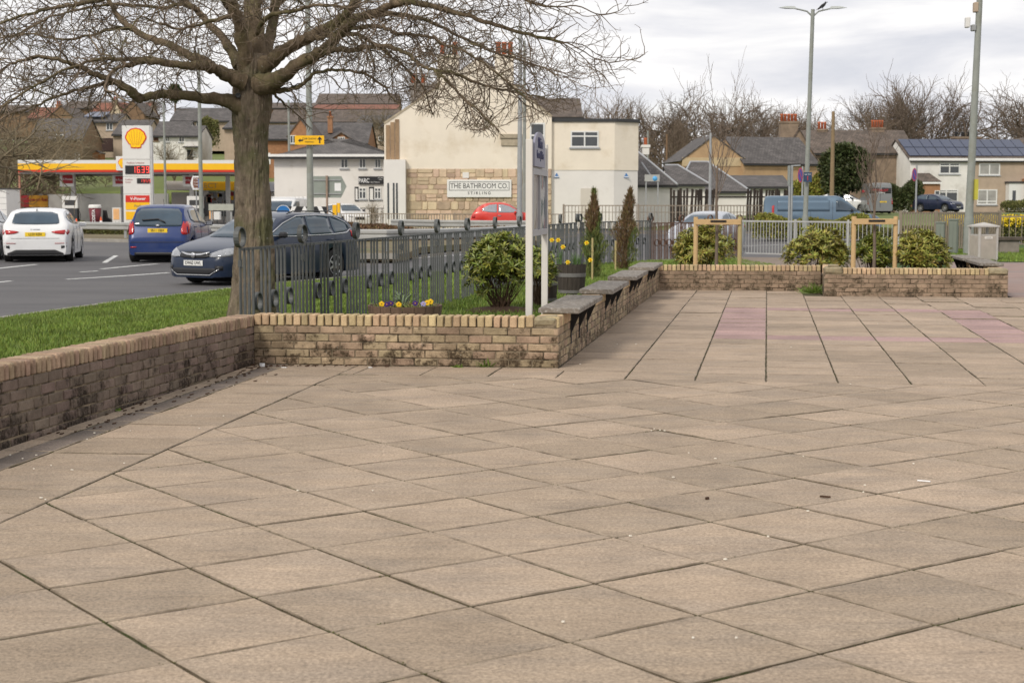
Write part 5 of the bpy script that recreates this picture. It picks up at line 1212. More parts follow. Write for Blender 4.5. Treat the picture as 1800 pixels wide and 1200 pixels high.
for sd_ in (1, -1): wv.patch('side_window', 'y', sd_, [(1.15, 1.2, 1.23), (1.55, 1.19, 1.5), (1.95, 1.19, 1.74), (2.5, 1.19, 1.76)], M_cglass)
for k in range(4): mb = MB(); mb.box((1.9 + k * .7, 0, 2.0), (.05, 1.7, .05)); mb.box((1.9 + k * .7, .8, 1.97), (.05, .05, .1)); mb.box((1.9 + k * .7, -.8, 1.97), (.05, .05, .1)); mb.build('roof_bar', M_white, wv.t)
wv.mirror(1.4, 1.25, M_trim)
# ================================================================== TERRAIN BEHIND
def T(x, y):
    u = x / max(y, 1)
    hill = np.interp(y, [137.9, 138.6, 150, 165, 230, 300, 420, 900, 3000], [-.1, 2.3, 3.9, 5.7, 10, 14, 19, 34, 60])
    fl = 1 - sst((u + .085) / .12)
    right = sst((u - .07) / .05) * (.85 * sst((y - 95) / 30) + max(0, y - 165) * .018)
    return -.1 + (hill + .1) * fl + right * (1 - fl)
M_hill = mat('hill_grass', (.135, .165, .045), .95, .3, .12, dirt=(.11, .10, .055), dirt_s=.06, dirt_lo=.5, dirt_hi=.62)
us = np.linspace(-.75, .75, 76); ys = [91.8, 100, 110, 120, 130, 137.8, 138.0, 138.7, 144, 150, 157, 165, 175, 190, 210, 230, 260, 300, 360, 420, 600, 900, 1600, 3000]
mb = MB(); mb.add([(u * y, y, T(u * y, y)) for y in ys for u in us], [(j * 76 + i, j * 76 + i + 1, (j + 1) * 76 + i + 1, (j + 1) * 76 + i) for j in range(len(ys) - 1) for i in range(75)], 0, True)
tag(mb.build('hillside', M_hill, fix=False), kind='structure')

# ================================================================== BUILDING KIT
M_slate = tile_mat('slate_roof', (.098, .088, .084), .3, .25); M_slateb = tile_mat('brown_tile_roof', (.115, .088, .070), .35, .25); M_slater = tile_mat('red_tile_roof', (.22, .085, .05), .35, .25); M_gtile = tile_mat('grey_tile_roof', (.115, .105, .10), .34, .15)
M_brown = mat('brown_roughcast', (.21, .135, .08), .92, .2, 1.2); M_beige = mat('beige_roughcast', (.42, .33, .25), .92, .15, 1.2); M_wht = mat('white_roughcast', (.74, .72, .68), .9, .10, 1.0, dirt=(.42, .39, .34), dirt_s=.35, dirt_lo=.5, dirt_hi=.75)
M_tan = mat('tan_render', (.43, .29, .165), .92, .14, 1.1, dirt=(.3, .2, .12), dirt_s=.6, dirt_lo=.5, dirt_hi=.75); M_oldst = mat('old_stone', (.24, .18, .13), .95, .35, 1.5, bump=.6, bscale=5)
M_pot = mat('terracotta_pot', (.48, .13, .055), .8, .15, 4); M_brickr = mat('red_brick_far', (.33, .17, .09), .92, .25, 4); M_gutter = flat('gutter_dark', (.03, .03, .03), .5); M_lead = flat('lead_flashing', (.36, .37, .39), .6)
M_pane = mat('far_window_pane', (.05, .055, .06), .08, .35, .5, spec=.7); M_cur = mat('curtained_pane', (.33, .32, .30), .3, .3, 1.5)
def quad_uv(name, top4, m, parent, th=.10, lift=.07):
    p = [Vector(q) + Vector((0, 0, lift)) for q in top4]; nrm = (p[1] - p[0]).cross(p[-1] - p[0]).normalized()
    if nrm.z < 0: nrm = -nrm
    n = len(p); vs = p + [q - nrm * th for q in p]; fs = [tuple(range(n)), tuple(range(2 * n - 1, n - 1, -1))] + [(i, i + n, (i + 1) % n + n, (i + 1) % n) for i in range(n)]
    me = bpy.data.meshes.new(name); me.from_pydata([tuple(v) for v in vs], [], fs); uv = me.uv_layers.new(name='UVMap'); U_ = (p[1] - p[0]).normalized(); V_ = nrm.cross(U_)
    for l in me.loops: q = Vector(me.vertices[l.vertex_index].co) - p[0]; uv.data[l.index].uv = (q.dot(U_), q.dot(V_))
    me.materials.append(m); bm = bmesh.new(); bm.from_mesh(me); bmesh.ops.recalc_face_normals(bm, faces=bm.faces); bm.to_mesh(me); bm.free()
    return put(name, me, parent)
FRM = {'f': lambda w, d: (Vector((0, 0, 0)), Vector((1, 0, 0)), Vector((0, -1, 0))), 'l': lambda w, d: (Vector((0, d, 0)), Vector((0, -1, 0)), Vector((-1, 0, 0))), 'r': lambda w, d: (Vector((w, 0, 0)), Vector((0, 1, 0)), Vector((1, 0, 0)))}
def fbox(mb, fr, a0, a1, z0, z1, o0, o1, mi=0):
    o, ax, nn = fr; c = o + ax * ((a0 + a1) / 2) + nn * ((o0 + o1) / 2); c.z = (z0 + z1) / 2
    mb.box(c, (abs(ax.x) * (a1 - a0) + abs(nn.x) * abs(o1 - o0), abs(ax.y) * (a1 - a0) + abs(nn.y) * abs(o1 - o0), z1 - z0), mi=mi)
def window(root, w, d, face, a, z, ww, wh, fm=None, pane=None, mull=1, trans=0, sill=True, t=.07):
    fr = FRM[face](w, d); mb = MB(); fm = fm or M_upvc
    fbox(mb, fr, a, a + t, z, z + wh, 0, .05); fbox(mb, fr, a + ww - t, a + ww, z, z + wh, 0, .05); fbox(mb, fr, a + t, a + ww - t, z, z + t, 0, .05); fbox(mb, fr, a + t, a + ww - t, z + wh - t, z + wh, 0, .05)
    for k in range(mull): x = a + ww * (k + 1) / (mull + 1); fbox(mb, fr, x - t / 2, x + t / 2, z + t, z + wh - t, 0, .046)
    for q in ([trans] if trans else []):
        xs = [a + t] + [a + ww * (k + 1) / (mull + 1) for k in range(mull)] + [a + ww - t]
        for k in range(len(xs) - 1): fbox(mb, fr, xs[k] + (t / 2 if k else 0), xs[k + 1] - (t / 2 if k < len(xs) - 2 else 0), z + wh * q - t / 2, z + wh * q + t / 2, 0, .043)
    o = mb.build('window', fm, root)
    mb = MB(); fbox(mb, fr, a + t * .5, a + ww - t * .5, z + t * .5, z + wh - t * .5, .002, .018); mb.build('pane', pane or M_pane, o)
    if sill: mb = MB(); fbox(mb, fr, a - .08, a + ww + .08, z - .09, z - .004, 0, .11); mb.build('sill', M_lead if fm is M_upvc else fm, o)
    return o
def door(root, w, d, face, a, z, ww, wh, m, glass=False):
    fr = FRM[face](w, d); mb = MB(); fbox(mb, fr, a, a + ww, z, z + wh, 0, .04); o = mb.build('door', m, root)
    mb = MB(); fbox(mb, fr, a + ww * .8, a + ww * .88, z + wh * .46, z + wh * .5, .04, .08); mb.build('handle', M_chrome, o)
    if glass: mb = MB(); fbox(mb, fr, a + ww * .2, a + ww * .8, z + wh * .5, z + wh * .9, .04, .05); mb.build('pane', M_pane, o)
    return o
def chimney(root, x, y, z0, z1, sx, sy, m, pots=3, ph=.55, pr=.14, pm=None, along='x'):
    mb = MB(); mb.bb((x - sx / 2, y - sy / 2, z0), (x + sx / 2, y + sy / 2, z1 - .18)); mb.bb((x - sx / 2 - .07, y - sy / 2 - .07, z1 - .18), (x + sx / 2 + .07, y + sy / 2 + .07, z1)); c = mb.build('chimney', m, root)
    for k in range(pots):
        o = (k + .5) / pots - .5; px_, py_ = (x + o * (sx - .05), y) if along == 'x' else (x, y + o * (sy - .05)); mb = MB()
        mb.lathe([(.001, z1), (pr, z1), (pr * .85, z1 + ph * .8), (pr * 1.05, z1 + ph * .84), (pr, z1 + ph), (pr * .6, z1 + ph), (pr * .5, z1 + ph * .6)], 10, (px_, py_, 0)); mb.build('chimney_pot', pm or M_pot, c)
    return c
def house(name, label, px, Y, rz, w, d, zb, ze, zr, wallm, roofm, ridge='x', hip=0.0, hipr=None, over=.3, cat='house', group=None, rt=False):
    """origin = front left corner; front faces local -y. heights are above the ground at zb."""
    X = (px - 900) / FPX * Y / CS; t = thing(name, label, cat, (X, Y, zb), rz, group)
    mb = MB()
    if ridge == 'x':
        hr0 = hip if hipr is None else hipr
        mb.prism([(0, -1.5), (d, -1.5), (d, ze), (d / 2, zr if not (hip or hr0) else ze + .001), (0, ze)], (0, 0, 0), (0, 1, 0), (0, 0, 1), (w, 0, 0))
        if bool(hip) != bool(hr0): mb.prism([(0, ze), (d, ze), (d / 2, zr)], (0 if not hip else w - .3, 0, 0), (0, 1, 0), (0, 0, 1), (.3, 0, 0))
        mb.build('wall', wallm, t)
        k = (zr - ze) / (d / 2); e = ze - over * k; h = hip; h2 = hip if hipr is None else hipr; ov = over if hip else .12
        quad_uv('roof', [(-ov, -over, e), (w + (over if h2 else .12), -over, e), (w - h2 + (0 if h2 else .12), d / 2, zr), (h - (0 if h else .12), d / 2, zr)], roofm, t)
        quad_uv('roof', [(w + (over if h2 else .12), d + over, e), (-ov, d + over, e), (h - (0 if h else .12), d / 2, zr), (w - h2 + (0 if h2 else .12), d / 2, zr)], roofm, t)
        if h: quad_uv('roof', [(-over, d + over, e), (-over, -over, e), (h, d / 2, zr)], roofm, t)
        if h2: quad_uv('roof', [(w + over, -over, e), (w + over, d + over, e), (w - h2, d / 2, zr)], roofm, t)
        if rt:
            p1, p2 = Vector((h, d / 2, zr + .09)), Vector((w - h2, d / 2, zr + .09)); segs_ = [(p1, p2)] + ([(p1, Vector((-over, -over, e + .09)))] if h else []) + ([(p2, Vector((w + over, -over, e + .09)))] if h2 else [])
            for a_, b_ in segs_: mb = MB(); mb.tube([a_, b_], .075, 6); mb.build('ridge_tiles', M_lead, t)
        mb = MB(); mb.bb((-ov, -over - .1, e - .12), (w + over, -over - .005, e - .0)); mb.build('gutter', M_gutter, t)
    else:
        mb.prism([(0, -1.5), (w, -1.5), (w, ze), (w / 2, zr), (0, ze)], (0, 0, 0), (1, 0, 0), (0, 0, 1), (0, d, 0)); mb.build('wall', wallm, t)
        k = (zr - ze) / (w / 2); e = ze - over * k
        quad_uv('roof', [(-over, d, e), (-over, -.1, e), (w / 2, -.1, zr), (w / 2, d, zr)], roofm, t); quad_uv('roof', [(w + over, -.1, e), (w + over, d, e), (w / 2, d, zr), (w / 2, -.1, zr)], roofm, t)
    return t
def PX(px, Y): return (px - 900) / FPX * Y / CS
def ZP(py, Y): return P(900, py, Y).z

# ------------------------------------------------------------------ the shop with the stone wall
M_creamw = mat('cream_render', (.80, .72, .60), .92, .06, .8, dirt=(.60, .50, .36), dirt_s=.5, dirt_lo=.52, dirt_hi=.8, bump=.3, bscale=8); M_offw = mat('off_white_render', (.74, .71, .67), .92, .06, .8, dirt=(.5, .46, .4), dirt_s=.5, dirt_lo=.56, dirt_hi=.8)
Yb = 98.0
def bx_(px): return PX(px, Yb)
bt = thing('shop_building', 'cream rendered two storey shop building with rubble stone lower wall and tall chimneys', 'building', (bx_(678), Yb, -.02))
b0 = bx_(678); zz0 = .02
def q(px, py): return (bx_(px) - b0, ZP(py, Yb) + zz0)
mb = MB(); mb.prism([q(678, 402), q(969, 402), q(969, 207), q(924, 171), q(902, 152), q(852, 108), q(838, 104), q(812, 124), q(774, 153), q(678, 219)], (0, 0, 0), (1, 0, 0), (0, 0, 1), (0, 9, 0)); mb.build('wall', M_creamw, bt)
x, z = q(677.5, 219); x2, z2 = q(845, 100)
quad_uv('roof', [(x - .25, 9, z - .1), (x - .25, .25, z - .1), (x2, .25, z2 + .02), (x2, 9, z2 + .02)], M_slate, bt, .12); x3, z3 = q(969.5, 207)
quad_uv('roof', [(x3 + .1, .25, z3 + .02), (x3 + .1, 9, z3 + .02), (x2, 9, z2 + .02), (x2, .25, z2 + .02)], M_slate, bt, .12)
M_cope = mat('skew_stone', (.40, .34, .25), .9, .3, 3)
for a, b in ((q(678, 218), q(774, 152)), (q(902, 151.5), q(969.5, 206))):
    d_ = Vector((b[0] - a[0], 0, b[1] - a[1])); mb = MB(); mb.box(((a[0] + b[0]) / 2, .12, (a[1] + b[1]) / 2 + .03), (d_.length, .30, .14), rot=Matrix.Rotation(-math.atan2(d_.z, d_.x), 3, 'Y')); mb.build('skew_coping', M_cope, bt)
for xa, xb, yt, pots, yb_ in ((771, 807, 96, 2, 150), (870, 903, 96, 3, 150)):
    xl, zt = q(xa, yt); xr, _ = q(xb, yt); _, zl = q(0, yb_ + 30)
    c = chimney(bt, (xl + xr) / 2, .55, zl, zt, xr - xl, 1.0, M_creamw, 0); _, zp = q(0, 73)
    ps = ((779, .15), (801, .17)) if pots == 2 else ((876, .17), (886.5, .17), (897, .17))
    for pxx, pr in ps:
        mb = MB(); xx, _ = q(pxx, 0); h_ = zp - zt; mb.lathe([(.001, zt), (pr, zt), (pr * .85, zt + h_ * .8), (pr * 1.1, zt + h_ * .84), (pr, zt + h_), (pr * .6, zt + h_)], 12, (xx, .5, 0)); mb.build('chimney_pot', M_pot, c)
# grey gable and stack behind, at the left
g_ = MB(); g_.prism([q(717, 235), q(772, 200), q(772, 126), q(745, 148), q(717, 195)], (0, 3.5, 0), (1, 0, 0), (0, 0, 1), (0, 4, 0)); g_.build('rear_gable', mat('grey_harling', (.30, .27, .24), .95, .2, 2), bt)
xl, zt = q(717, 138); xr, _ = q(746, 138); c = chimney(bt, (xl + xr) / 2, 4.2, zt - 2.2, zt, xr - xl, .9, MATS['grey_harling'], 0)
for pxx in (722, 740): xx, zp = q(pxx, 121); mb = MB(); mb.lathe([(.001, zt), (.14, zt), (.12, zt + .5), (.15, zp)], 10, (xx, 4.2, 0)); mb.build('chimney_pot', M_pot, c)
# rubble stones, each its own piece
M_stone = mat('rubble_sandstone', (.56, .43, .30), .93, .22, 2.5, rnd=.26, hue=.018, bump=.8, bscale=9)
xs0, zs1 = q(716, 297); xs1, zs0 = q(968.5, 399); rr = random.Random(9); mb = MB(); mb.bb((xs0, -.025, zs0), (xs1, .0, zs1)); mb.build('stone_mortar', mat('pale_mortar', (.42, .32, .22), .95, .2, 4), bt)
z = zs1; cnt = 0
while z > zs0 + .12 and cnt < 290:
    h = min(rr.choice((.30, .38, .46, .54)), z - zs0); x = xs0 + rr.uniform(0, .15)
    while x < xs1 - .1 and cnt < 290:
        w_ = min(rr.choice((.34, .5, .7, .9)) * rr.uniform(.85, 1.15), xs1 - x)
        subs = [(x, z - h, w_, h)] if rr.random() < .66 or h < .34 else [(x, z - h, w_, h * .5), (x, z - h * .5, w_, h * .5)]
        for sx_, sz_, sw_, sh_ in subs:
            mb = MB(); g = .018; c4 = [(g, g), (sw_ - g, g), (sw_ - g, sh_ - g), (g, sh_ - g)]; poly = []
            for k, (a, b) in enumerate(c4):
                ja, jb = rr.uniform(-.035, .035), rr.uniform(-.03, .03); cx_, cz_ = sw_ / 2, sh_ / 2; poly.append((a + (cx_ - a) * .18 + ja * .4, b + jb * .3)); poly.append((a + ja * .3, b + (cz_ - b) * .3 + jb * .4))
            poly = sorted(poly, key=lambda p_: math.atan2(p_[1] - sh_ / 2, p_[0] - sw_ / 2)); n = len(poly); pr_o = rr.uniform(.02, .055)
            vs = [(a, 0, b) for a, b in poly] + [(a + (sw_ / 2 - a) * .07, -pr_o, b + (sh_ / 2 - b) * .10) for a, b in poly]
            mb.add(vs, [tuple(range(n, 2 * n))] + [(i, (i + 1) % n, (i + 1) % n + n, i + n) for i in range(n)])
            mb.build('stone', M_stone, bt, (sx_, -.025, sz_)); cnt += 1
        x += w_
    z -= h
# bare stone patch, ledge, vent, boards and the white corner
x, z = q(881, 256); x2, z2 = q(918, 236); mb = MB(); mb.bb((x, -.10, z), (x2, 0, z2 - .25)); mb.bb((x - .08, -.18, z2 - .25), (x2 + .08, 0, z2)); mb.build('stone_ledge', M_cope, bt)
x, z = q(814, 313); x2, z2 = q(825, 303); mb = MB(); mb.bb((x, -.10, z), (x2, -.0, z2)); mb.build('wall_vent', M_offw, bt)
for k in range(3):
    x, z = q(681 + k * 8, 281); x2, z2 = q(688 + k * 8, 220 - k * 5); mb = MB(); mb.bb((x, -.06, z), (x2, 0, z2)); mb.build('timber_board', mat('raw_board', (.33, .22, .13), .85, .25, 3, rnd=.1), bt)
x, z = q(678, 401); x2, z2 = q(715.5, 281); mb = MB(); mb.bb((x, -.55, z), (x2, -.0, z2)); mb.build('white_corner', M_offw, bt)
for a, b in ((684, 687), (693.5, 696.5), (699, 702)): x, z = q(a, 385); x2, z2 = q(b, 322); mb = MB(); mb.bb((x, -.57, z), (x2, -.552, z2)); mb.build('slit_window', M_pane, bt)
def qwin(par, x0, y0, x1, y1, yo=0, **k):
    a, z = q(x0, y1); a2, z2 = q(x1, y0); o = window(par, 10, 10, 'f', a, z, a2 - a, z2 - z, **k); o.location.y = yo; return o
qwin(bt, 931, 216, 957, 257, mull=0, trans=.46, t=.10)
x, z = q(905, 403); 
for a0_, a1__, b0_, b1_ in ((1003, 1051, 0, 0),): pass
# flat roofed extension
mb = MB(); e0, e1 = q(969.3, 402), q(1078, 402); ez, et = q(1078, 299)[1], q(1078, 214)[1]; xe = q(1121.5, 0)[0]
front = [(e0[0], .3), (e1[0], .3), (xe, 1.2), (xe, 9), (e0[0], 9)]
def ext(z0_, z1_, m, nm, gr=0):
    mb = MB(); n = len(front); cx_ = sum(p_[0] for p_ in front) / n; cy_ = sum(p_[1] for p_ in front) / n
    pl2 = [(a + (gr if a > cx_ else 0), b - (gr if b < cy_ else 0)) for a, b in front]; mb.prism(pl2, (0, 0, z0_), (1, 0, 0), (0, 1, 0), (0, 0, z1_ - z0_)); return mb.build(nm, m, bt)
ext(e0[1], ez, M_offw, 'extension_wall'); ext(ez, et, M_creamw, 'extension_upper_wall', .03); ext(et, et + .20, flat('roof_felt', (.05, .05, .052), .8), 'parapet', .12)
qwin(bt, 1002, 230, 1051, 259, .27, mull=1, trans=.68, t=.09)
x, z = q(1020, 396); x2, z2 = q(1050, 331); w_d = door(bt, 10, 10, 'f', x, z, x2 - x, z2 - z, flat('cream_door', (.60, .55, .48), .6)); w_d.location.y = .29
# signs on the shop
M_signw = flat('sign_board_white', (.76, .75, .72), .5)
x, z = q(787, 347); x2, z2 = q(899, 316); st = thing('shop_sign', 'long white sign THE BATHROOM CO. STIRLING on the rubble stone wall', 'sign', (b0 + (x + x2) / 2, Yb - .14, (z + z2) / 2 - zz0)); ww, hh = x2 - x, z2 - z
mb = MB(); mb.box((0, 0, 0), (ww, .10, hh), bev=.015); mb.build('board', M_signw, st)
mb = MB(); fw_, f0, f1 = .03, -hh / 2 + .43, hh / 2 - .13
for a, b in (((-ww / 2 + .13, -.056, f0), (ww / 2 - .13, -.051, f0 + fw_)), ((-ww / 2 + .13, -.056, f1 - fw_), (ww / 2 - .13, -.051, f1)), ((-ww / 2 + .13, -.056, f0 + fw_), (-ww / 2 + .16, -.051, f1 - fw_)), ((ww / 2 - .16, -.056, f0 + fw_), (ww / 2 - .13, -.051, f1 - fw_))): mb.bb(a, b)
mb.build('border_line', M_ink, st)
text('lettering', 'THE BATHROOM CO.', .46, M_ink, st, (0, -.052, (f0 + f1) / 2), FACE, sx=.82, bold=.0); text('lettering', 'S T I R L I N G', .25, M_ink, st, (0, -.052, -hh / 2 + .26), FACE, sx=.95, bold=.003)
M_tri = flat('blue_triangle', (.06, .18, .42), .5)
for px, lb in ((978, 'blue triangular plaque on the white extension wall, left of the cream door'), (1100.5, 'blue triangular plaque at the right end of the white extension wall')):
    x, z = q(px, 308); o = MB(); o.prism([(-.17, -.15), (.17, -.15), (.0, .16)], (0, 0, 0), (1, 0, 0), (0, 0, 1), (0, -.06, 0)); u_ = o.build('triangular_plaque', M_tri, None, (b0 + x, Yb + (.28 if px < 1000 else .72), z - zz0)); tag(u_, lb, 'plaque')
    mb = MB(); mb.bb((-.13, -.066, -.12), (.13, -.061, -.07)); mb.build('white_band', M_chalk, u_)

# ------------------------------------------------------------------ white hip roofed shop with the black sign
Yp = 112.0
h = house('shop_house', 'white two storey building with hipped grey tile roof and black fascia sign', 486, Yp, 0, PX(694, Yp) - PX(486, Yp), 8.5, -.02, ZP(273, Yp), ZP(241, Yp), M_offw, M_gtile, 'x', hip=5.2, over=.5, cat='building')
w_h = PX(694, Yp) - PX(486, Yp); h0 = PX(486, Yp)
mb = MB(); mb.bb((-.5, -.62, ZP(275.5, Yp)), (w_h + .5, -.50, ZP(271, Yp))); mb.build('fascia_board', M_white, h)
def hw(hs, h0_, Y, x0, y0, x1, y1, **k): a = PX(x0, Y) - h0_; z = ZP(y1, Y) - hs.location.z; return window(hs, 99, 99, 'f', a, z, PX(x1, Y) - PX(x0, Y), ZP(y0, Y) - ZP(y1, Y), **k)
for x0, x1 in ((602, 615), (634, 646), (661, 672)): hw(h, h0, Yp, x0, 279, x1, 296)
for x0, x1 in ((633, 646), (660, 672)): hw(h, h0, Yp, x0, 330, x1, 350, trans=.68)
for x0, x1 in ((626, 632.5), (651, 659.5)): a = PX(x0, Yp) - h0; mb = MB(); mb.bb((a, -.08, ZP(353, Yp)), (a + PX(x1, Yp) - PX(x0, Yp), 0, ZP(328, Yp))); pp = mb.build('shop_panel', M_ink, h); mb = MB(); mb.bb((a + .06, -.095, ZP(351, Yp)), (a + PX(x1, Yp) - PX(x0, Yp) - .06, -.082, ZP(331, Yp))); mb.build('poster', M_signw, pp)
st = thing('shop_sign', 'black fascia sign with white PARC lettering on the white hip roofed building', 'sign', (PX(655, Yp), Yp - .1, ZP(317, Yp))); ww = PX(677, Yp) - PX(633, Yp); hh = ZP(310, Yp) - ZP(323.5, Yp)
mb = MB(); mb.box((0, 0, 0), (ww, .12, hh)); mb.build('board', M_ink, st); text('lettering', 'PARC', .44, M_chalk, st, (-.52, -.065, -.04), FACE, sx=.72, bold=.005); text('lettering', 'Hair & Beauty', .12, M_chalk, st, (.28, -.065, -.14), FACE); text('lettering', 'KITCHEN', .09, M_chalk, st, (.68, -.065, .16), FACE); text('lettering', 'TABLE', .08, M_chalk, st, (.68, -.065, .04), FACE)

# ------------------------------------------------------------------ houses on the hill (all placed where the photograph shows them)
def hh_(name, label, Y, x0, x1, yb, ye, yr, d, wm, rm, ridge='x', wins=(), doors=(), ch=(), **k):
    zb = ZP(yb, Y); t = house(name, label, x0, Y, 0, PX(x1, Y) - PX(x0, Y), d, zb, ZP(ye, Y) - zb, ZP(yr, Y) - zb, wm, rm, ridge, **k); o0 = PX(x0, Y)
    for wn in wins: hw(t, o0, Y, *wn[:4], **(wn[4] if len(wn) > 4 else {}))
    for x0_, y0_, x1_, y1_, m, gl in doors: door(t, 99, 99, 'f', PX(x0_, Y) - o0, ZP(y1_, Y) - zb, PX(x1_, Y) - PX(x0_, Y), ZP(y0_, Y) - ZP(y1_, Y), m, gl)
    for cx_, cw, cy0, cy1, n, m, *rest in ch: chimney(t, PX(cx_, Y) - o0, rest[0] if rest else d / 2, ZP(cy1, Y) - zb, ZP(cy0, Y) - zb, cw * Y / FPX, .8, m, n, .5, .13)
    return t
W_ = dict(pane=M_cur)
hh_('terraced_house', 'brown roughcast house with dark slate roof above the left end of the fuel canopy', 168, 62, 153, 290, 243, 206, 8, M_brown, M_slate, wins=[(106, 236.5, 122, 250), (108, 266, 125, 279)], doors=[(140, 267.5, 148, 284, M_upvc, True)])
hh_('terraced_house', 'beige semi with solar panels on its roof, left of the tall price sign', 188, 150, 214, 280, 214, 197, 9, M_beige, M_slate, wins=[(158.5, 215.5, 173, 229), (195.5, 216, 207, 229), (153.5, 241.5, 163, 250.5)], doors=[(186, 248, 193, 262, M_dark, False)])
for k in range(3):
    Yq = 188; o = quad_uv('solar_panel', [(PX(153 + k * 12, Yq) , Yq + .8, ZP(210.5, Yq)), (PX(164 + k * 12, Yq), Yq + .8, ZP(210.5, Yq)), (PX(166 + k * 12, Yq), Yq + 3.6, ZP(199.5, Yq)), (PX(155 + k * 12, Yq), Yq + 3.6, ZP(199.5, Yq))], flat('solar_glass', (.02, .035, .09), .15), None, .06); o.location.z = .35; tag(o, 'roof solar panel on the beige semi, %s of three' % ('leftmost', 'middle', 'rightmost')[k], 'solar panel')
Yq = 184; mb = MB(); mb.bb((0, 0, 0), (PX(206, Yq) - PX(178, Yq), 2.5, ZP(243, Yq) - ZP(266, Yq))); o = mb.build('garden_shed', mat('dark_timber', (.05, .028, .025), .85, .3, 3), None, (PX(178, Yq), Yq, ZP(266, Yq))); tag(o, 'dark brown lean-to in front of the beige semi', 'shed')
Yq = 172; o = thing('garden_shed', 'orange brown timber shed just above the canopy', 'shed', (PX(168, Yq), Yq, ZP(283, Yq))); ww = PX(184, Yq) - PX(168, Yq); hh = ZP(266, Yq) - ZP(283, Yq)
mb = MB(); mb.prism([(0, 0), (ww, 0), (ww, hh * .75), (ww / 2, hh), (0, hh * .75)], (0, 0, 0), (1, 0, 0), (0, 0, 1), (0, 2, 0)); mb.build('wall', mat('orange_timber', (.30, .12, .04), .8, .2, 3), o); quad_uv('roof', [(ww + .1, -.1, hh * .73), (ww + .1, 2.1, hh * .73), (ww / 2, 2.1, hh + .04), (ww / 2, -.1, hh + .04)], M_slateb, o, .05); quad_uv('roof', [(-.1, 2.1, hh * .73), (-.1, -.1, hh * .73), (ww / 2, -.1, hh + .04), (ww / 2, 2.1, hh + .04)], M_slateb, o, .05)
hh_('terraced_house', 'beige gabled house directly behind the tall price sign', 176, 207, 262, 285, 236, 208, 9, M_beige, M_slate)
hh_('terraced_house', 'white house with black door and canopy, right of the price sign', 162, 275, 331, 290, 238, 211, 8, M_wht, M_slate, wins=[(277, 235 + 2, 286, 247 + 1, dict(fm=M_brown, pane=mat('brown_shutter', (.09, .035, .02), .7), mull=0)), (298, 240, 305, 250), (321, 240, 332, 250)])
hh_('terraced_house', 'white end house with lean-to porch and dark door above the canopy', 160.5, 330, 356, 290, 238.5, 219, 7, M_wht, M_slate, wins=[(345, 267, 350, 274)], doors=[(335, 263.5, 345.5, 284, M_ink, False)])
mb = MB(); mb.box((0, 0, 0), (1.5, .9, .14)); o = mb.build('door_canopy', M_slate if 0 else M_dark, None, (PX(343, 160.5), 160.1, ZP(259, 160.5))); tag(o, 'dark flat porch canopy over the black door of the white end house', 'canopy')
hh_('terraced_house', 'long dark roofed beige house behind the trunk on the hill', 200, 308, 415, 245, 212, 187, 9, M_beige, M_slate, wins=[(352, 213, 360, 223), (373.5, 213, 386.5, 223.5)])
hh_('terraced_house', 'beige tall house partly hidden by the big tree trunk', 158, 400, 450, 290, 225, 208, 9, M_beige, M_slate)
hh_('terraced_house', 'long terrace with red tiled roof along the hilltop', 236, 168, 262, 235, 200, 178, 10, M_beige, M_slater, ch=[(198, 7, 172, 182, 2, M_beige)])
hh_('terraced_house', 'red roofed terrace at the far left of the hilltop', 232, 60, 122, 235, 208, 186, 10, M_brown, M_slater, ch=[(97, 8, 180, 190, 2, M_brickr)])
hh_('gabled_house', 'small cream gable standing up between the red roofs', 226, 203, 223, 235, 197, 180, 9, mat('cream_gable', (.55, .46, .33), .9), M_slater, 'y')
hh_('gabled_house', 'brown gabled house right of the cream gable on the hilltop', 222, 222, 262, 235, 200, 176, 9, M_brown, M_slateb, 'y', ch=[(233, 7, 168, 186, 1, M_beige)])
hh_('gabled_house', 'dark brown gabled roof at the left behind the brown house', 205, 95, 140, 250, 207, 186, 9, M_brown, M_slateb, 'y')
hh_('terraced_house', 'far dark roofed row at the skyline left', 262, 120, 215, 215, 190, 175, 10, M_brown, M_slateb)
hh_('gabled_house', 'brick house with pointed gable behind the yellow sign', 150, 513, 552, 300, 235, 209, 10, M_brickr, M_slateb, 'y', wins=[(514, 238, 525, 252.5)])
hh_('terraced_house', 'brick row between the trunk and the pointed gable', 152, 468, 516, 300, 244, 217, 9, M_brickr, M_slate, doors=[(472, 269, 480, 289, M_upvc, True)])
t = hh_('terraced_house', 'brick house with slate roof, tall brick chimney and little dormer', 158, 545, 648, 300, 252, 212, 11, M_brickr, M_slate, ch=[(579.5, 8, 202, 232, 1, M_brickr, 2.6)])
Yd = 154; dd = thing('roof_dormer', 'small brick dormer with white window on the slate roof', 'dormer', (PX(591, Yd), Yd, ZP(252, Yd))); ww = PX(616, Yd) - PX(591, Yd)
mb = MB(); hs_ = ZP(239, Yd) - ZP(252, Yd); mb.prism([(0, 0), (ww, 0), (ww, hs_ * .7), (ww / 2, hs_ * 1.35), (0, hs_ * .7)], (0, 0, 0), (1, 0, 0), (0, 0, 1), (0, 3.5, 0)); mb.build('wall', M_brickr, dd); window(dd, 9, 9, 'f', ww * .25, .08, ww * .5, hs_ * .75, mull=2, sill=False)
quad_uv('roof', [(ww + .2, -.2, hs_ * .62), (ww + .2, 3.5, hs_ * .62), (ww / 2, 3.5, hs_ * 1.42), (ww / 2, -.2, hs_ * 1.42)], M_slateb, dd, .08); quad_uv('roof', [(-.2, 3.5, hs_ * .62), (-.2, -.2, hs_ * .62), (ww / 2, -.2, hs_ * 1.42), (ww / 2, 3.5, hs_ * 1.42)], M_slateb, dd, .08)
